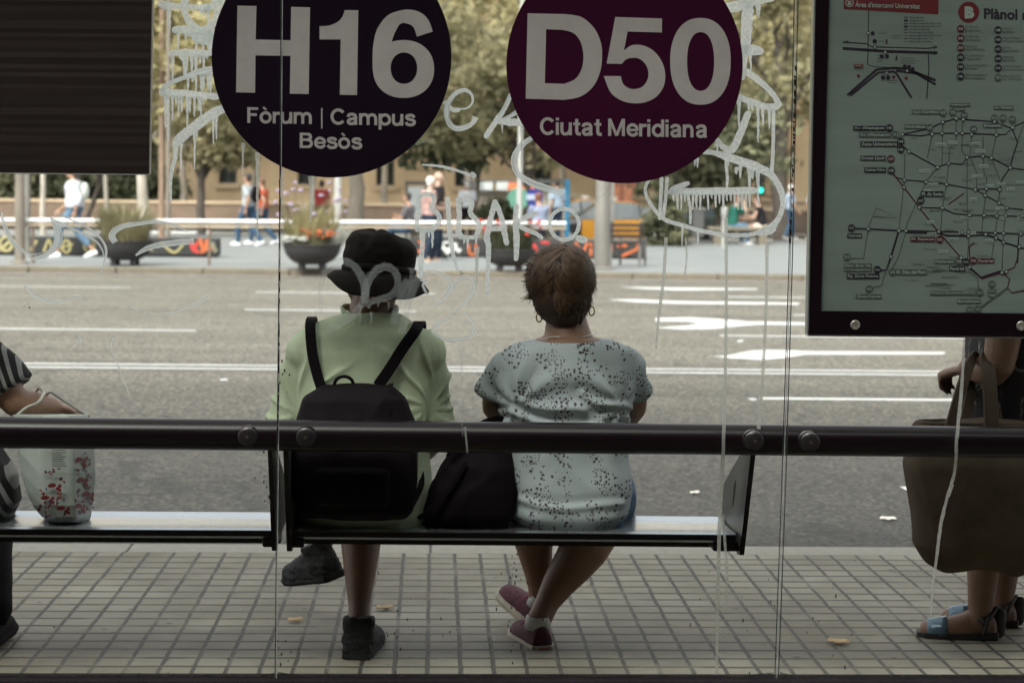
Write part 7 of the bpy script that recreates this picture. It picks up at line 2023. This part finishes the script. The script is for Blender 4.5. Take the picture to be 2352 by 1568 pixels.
# kiosk, boards and signs by the lane
M_wb = mat('white_board', (.50, .53, .53), .4, .05, 4); M_aw = mat('orange_awning', (.45, .12, .045), .7, .12, 5); M_gs = mat('green_sign', (.14, .34, .25), .5, .1); M_bs = mat('blue_sign', (.025, .035, .22), .5, .1); M_blue = mat('blue_steel', (.02, .16, .30), .5, .1); M_kred = mat('dark_red_kiosk', (.16, .055, .035), .6, .15)
M_dgrey = mat('dark_grey_metal', (.07, .07, .07), .6, .2)
def bpx(mb, x0, y0, x1, y1, Y_, d): 
    a_, c_ = P(x0, y1, Y_), P(x1, y0, Y_); mb.box((a_.x, Y_, a_.z), (c_.x, Y_ + d, c_.z)); return mb
t = thing('poster_board', 'upright white poster board on a dark frame behind the older couple', 'board', P(950, 540, 50))
bpx(MB(), 937, 430, 975, 500, 50, .12).bevel('poster', M_wb, t, .01)
bpx(MB(), 930, 424, 936.5, 545, 50, .14).bevel('post', M_dgrey, t, .01); bpx(MB(), 976, 424, 982, 545, 50, .14).bevel('post', M_dgrey, t, .01); bpx(MB(), 930, 417, 982, 423.5, 50, .14).bevel('top_bar', M_dgrey, t, .01)
t = thing('kiosk', 'street kiosk with white fascia boards and an orange awning', 'kiosk', P(1140, 545, 64))
bpx(MB(), 1076, 440, 1300, 548, 64, 2.2).bevel('walls', mat('beige_kiosk_wall', (.34, .30, .24), .7, .15), t, .02)
bpx(MB(), 1064, 416, 1308, 419, 63.6, 3).bevel('roof', M_dgrey, t, .02)
bpx(MB(), 1100, 419, 1132, 437, 63.5, .1).bevel('fascia', M_wb, t, .01); bpx(MB(), 1140, 419, 1168, 437, 63.5, .1).bevel('fascia', M_wb, t, .01)
mb = MB(); a_, b2, c2, d2 = P(1168, 422, 63.4), P(1210, 422, 63.4), P(1232, 436, 62.6), P(1166, 436, 62.6); mb.prism([a_, b2, c2, d2], (0, .02, .04)); mb.build('awning', M_aw, t)
bpx(MB(), 1070, 421, 1092, 436, 63.55, .05).bevel('notice', M_dgrey, t, .01)
for x in (1066, 1106, 1300): bpx(MB(), x, 419, x + 4, 548, 63.5, .12).build('post', M_dgrey, t)
for nm, lb, x, y, m_, Y_ in (('round_sign', 'round pale green sign disc on a thin stand by the kiosk', 1190, 456, M_gs, 50), ('round_sign', 'round blue sign disc with a pale middle band by the kiosk', 1227, 454, M_bs, 50)):
    c = P(x, y, Y_); t = thing(nm, lb, 'sign', (c.x, Y_, ZP)); mb = MB(); mb.disc(c, (0, -1, 0), 25 * px(Y_) if m_ is M_gs else 21 * px(Y_), .03, 28); mb.build('disc', m_, t)
    mb = MB(); mb.bar((c.x, Y_ + .05, ZP), (c.x, Y_ + .05, c.z), .05, .05, up=(0, 1, 0)); mb.build('post', M_pole, t)
    mb = MB()
    if m_ is M_bs: bpx(mb, x - 18, y - 7, x + 18, y + 5, Y_ - .05, .015); mb.build('band', mat('pale_blue_band', (.45, .50, .68), .5), t)
    else: bpx(mb, x - 4, y - 22, x + 8, y + 22, Y_ - .05, .015); mb.build('band', M_wb, t)
t = thing('poster_board', 'wide white poster board behind the seated person in pale blue', 'board', P(1270, 540, 52)); bpx(MB(), 1258, 448, 1292, 505, 52, .12).bevel('poster', M_wb, t, .01); bpx(MB(), 1254, 430, 1257.5, 545, 52, .12).build('post', M_pole, t)
t = thing('blue_post', 'blue steel post of a small shelter beside the wide poster board', 'post', P(1303, 545, 52)); bpx(MB(), 1297, 412, 1309, 545, 52, .2).bevel('shaft', M_blue, t, .01); bpx(MB(), 1230, 412, 1296, 416, 52, .2).bevel('beam', M_dgrey, t, .01)
t = thing('kiosk', 'dark red news kiosk behind the lamp post', 'kiosk', P(1430, 545, 71.5)); bpx(MB(), 1400, 400, 1462, 545, 71.5, 2).bevel('walls', M_kred, t, .02)
for x0, x1 in ((1408, 1424), (1432, 1452)): bpx(MB(), x0, 425, x1, 480, 71.45, .04).build('shelf_front', mat('brown_front', (.26, .10, .05), .6, .3, 8), t)
t = thing('litter_bin', 'dark grey litter bin behind the dripping white tag', 'bin', P(1467 + 315, 545, 56)); 
# traffic light with the lit green lens
gl = bpy.data.materials.new('lit_green_lens'); gl.use_nodes = True; n_ = gl.node_tree.nodes['Principled BSDF']; n_.inputs['Base Color'].default_value = (.02, .4, .3, 1); n_.inputs['Emission Color'].default_value = (.03, .75, .5, 1); n_.inputs['Emission Strength'].default_value = 1.2
bpy.data.objects.remove(t)
YT_ = 51
t = thing('traffic_light', 'dark traffic light showing green behind the painted loop', 'traffic light', P(1744, 545, YT_))
bpx(MB(), 1740, 455, 1746, 548, YT_, .08).build('post', M_dgrey, t); bpx(MB(), 1738, 402, 1758, 452, YT_ - .05, .25).bevel('housing', M_iron, t, .02)
mb = MB(); mb.disc(P(1747, 437, YT_ - .05), (0, -1, 0), 6 * px(YT_), .02, 20); mb.build('lens', gl, t)
for y in (410, 423): mb = MB(); mb.disc(P(1747, y, YT_ - .05), (0, -1, 0), 6 * px(YT_), .02, 20); mb.build('lens', M_dgrey, t)
bpx(MB(), 1722, 428, 1735, 440, YT_, .1).bevel('side_plate', mat('orange_brown_plate', (.40, .16, .07), .6), t, .01)
t = thing('electric_box', 'dark grey service cabinet near the sitting pair', 'cabinet', P(1460, 570, 48)); 
bpy.data.objects.remove(t)
t = thing('service_cabinet', 'dark grey street cabinet beside the sitting couple', 'cabinet', P(1575 + 35, 560, 49)); bpx(MB(), 1592, 482, 1618, 545, 49, .4).bevel('box', M_dgrey, t, .01); bpx(MB(), 1588, 478, 1622, 481.5, 48.97, .46).bevel('lid', M_pole, t, .01)
t = thing('bollard', 'white-topped bollard beside the sitting couple', 'bollard', gp(1662, 566)); b0 = gp(1662, 566)
mb = MB(); mb.lathe(b0, [(.07, 0), (.07, .8), (.085, .82), (.085, 1.0), (.02, 1.05)], 14); mb.build('shaft', M_polew, t, smooth=True, angle=40)

# low benches for the people sitting on the plaza
def seat_slab(label, x0, x1, y, zt=.45):
    f = gp((x0 + x1) / 2, y); k = px(f.y); t = thing('low_bench', label, 'bench', f)
    w_ = (x1 - x0) * k / 2
    mb = MB(); mb.box((f.x - w_, f.y - .05, zt - .10), (f.x + w_, f.y + .45, zt)); mb.bevel('slab', M_fkerb, t, .02)
    for sx in (-.7, .7): mb = MB(); mb.box((f.x + sx * w_ - .1, f.y, ZP), (f.x + sx * w_ + .1, f.y + .4, zt - .102)); mb.build('support', M_fkerb, t)
    return f
s1f = seat_slab('low stone bench carrying the sitting couple', 1625, 1775, 562)
s2f = seat_slab('low stone bench under the person seated behind the older couple', 880, 965, 572, .47)
s3f = seat_slab('low stone bench under the person seated in pale blue', 1200, 1275, 574, .47)

# ---------------------------------------------------------------- people across the road
H_dark = mat('dark_hair', (.025, .018, .014), .5, .4, 30); H_brown = mat('chestnut_hair', (.11, .055, .028), .5, .4, 30); H_white = mat('white_hair', (.62, .60, .56), .6, .2, 30); H_red = mat('auburn_hair', (.16, .055, .028), .5, .4, 30)
B_jean = cloth('blue_jeans', (.045, .085, .14), var=.25); B_jeanl = cloth('pale_jeans', (.12, .19, .27), var=.2); B_navy = cloth('navy_trousers', (.025, .035, .055)); B_black = cloth('black_fabric', (.015, .014, .016))
T_white = cloth('white_linen', (.55, .57, .60), var=.05); T_grey = cloth('grey_tee', (.34, .36, .37)); T_or = cloth('coral_top', (.36, .085, .05)); T_green = cloth('bottle_green', (.02, .10, .075)); T_blue = cloth('pale_blue_shirt', (.27, .33, .40)); T_lav = cloth('lavender_shirt', (.22, .25, .34)); T_flor = mat('floral_blouse', (.36, .22, .20), .8, .6, 16)
S_wht = mat('white_trainers', (.80, .80, .80), .5, .05); S_drk = mat('dark_shoes', (.03, .03, .03), .6)
SK_a = SK_fair; SK_b = SK_b2
p1, J1 = person('person walking in a loose white blouse, pale jeans and white trainers', gp(172, 590), R(86), 'walk', 1.78, T_white, B_jeanl, SK_b, H_dark, S_wht, sleeve=1.5, hairkind='long', leg=1.72, stride=.30, girth=1.25)
q = thing('backpack', 'small pale backpack worn by the person in the white blouse', 'backpack', J1['pel']); pack(q, J1, cloth('pale_grey_pack', (.60, .63, .58)), 'pack_body', .85)
p2, J2 = person('person walking in a grey tee and jeans with a black backpack', gp(572, 563), R(60), 'walk', 1.72, T_grey, B_jean, SK_b, H_dark, S_wht, sleeve=.75, stride=.26)
q = thing('backpack', 'black backpack worn by the person in the grey tee', 'backpack', J2['pel']); pack(q, J2, M_pack, 'pack_body', 1.0)
person('person walking in a coral top and jeans with dark tied hair', gp(604, 560), R(70), 'walk', 1.60, T_or, B_jean, SK_b, H_brown, S_wht, sleeve=.4, hairkind='tail', stride=.30, arms='swing')
p4, J4 = person('white-haired person in a floral blouse and dark trousers walking arm in arm', gp(983, 601), R(-62), 'walk', 1.66, T_flor, B_navy, SK_a, H_white, mat('tan_sandals', (.42, .26, .16), .6), sleeve=.8, stride=.12, arms='bent')
person('balding person in black walking behind the floral blouse', gp(1000, 597), R(-62), 'walk', 1.76, B_black, B_navy, SK_a, mat('grey_stubble', (.45, .34, .28), .6), S_drk, sleeve=.9, stride=.12, hairkind='bald', arms='bent')
person('person with dark hair sitting on a low bench with blue knees stretched out', gp(925, 574) + Vector((.1, .2, 0)), R(70), 'sit', 1.66, mat('dark_patterned_top', (.10, .09, .10), .8, .6, 14), B_jean, SK_b, H_dark, S_drk, lean=-.05)
person('person in pale lavender sitting behind the painted letter O', gp(1240, 576) + Vector((0, .2, 0)), R(20), 'sit', 1.70, T_lav, B_navy, SK_b, H_red, S_drk, lean=.05)
p8, J8 = person('person in a pale blue shirt with a dark shoulder pack by the wide poster board', gp(1278, 556), R(30), 'stand', 1.70, T_blue, B_navy, SK_b, H_dark, S_drk)
person('person in bottle green top and jeans sitting with hands raised to the face', gp(1693, 562) + Vector((-.15, .2, 0)), R(-70), 'sit', 1.68, T_green, B_jeanl, SK_a, H_red, S_wht, sleeve=.8, lean=.12, arms='up')
person('person with bare shoulders in a black top sitting and facing the green top', gp(1748, 562) + Vector((.10, .2, 0)), R(65), 'sit', 1.66, B_black, cloth('cream_shorts', (.60, .52, .44)), SK_a, H_brown, S_wht, sleeve=.08, leg=.55, lean=.14, hairkind='tail')
person('person in a white cap and blue clothes walking past the iron fence', gp(1812, 548), R(-80), 'walk', 1.66, T_blue, B_jean, SK_b, H_white, S_drk, sleeve=.8, stride=.15)
person('person in a pale shirt half hidden by the map panel frame', gp(1866, 549), R(-80), 'walk', 1.66, T_blue, B_navy, SK_b, H_white, S_drk, sleeve=.8, stride=.15)
person('person in dark and red seen far behind the lilac blossoms', gp(737, 545), R(-20), 'stand', 1.60, cloth('red_dark_top', (.22, .03, .03)), B_black, SK_b, H_dark, S_drk)
person('person in white standing far behind the second painted letter B', gp(1072, 547), R(10), 'stand', 1.62, T_white, B_black, SK_b, H_white, S_drk)
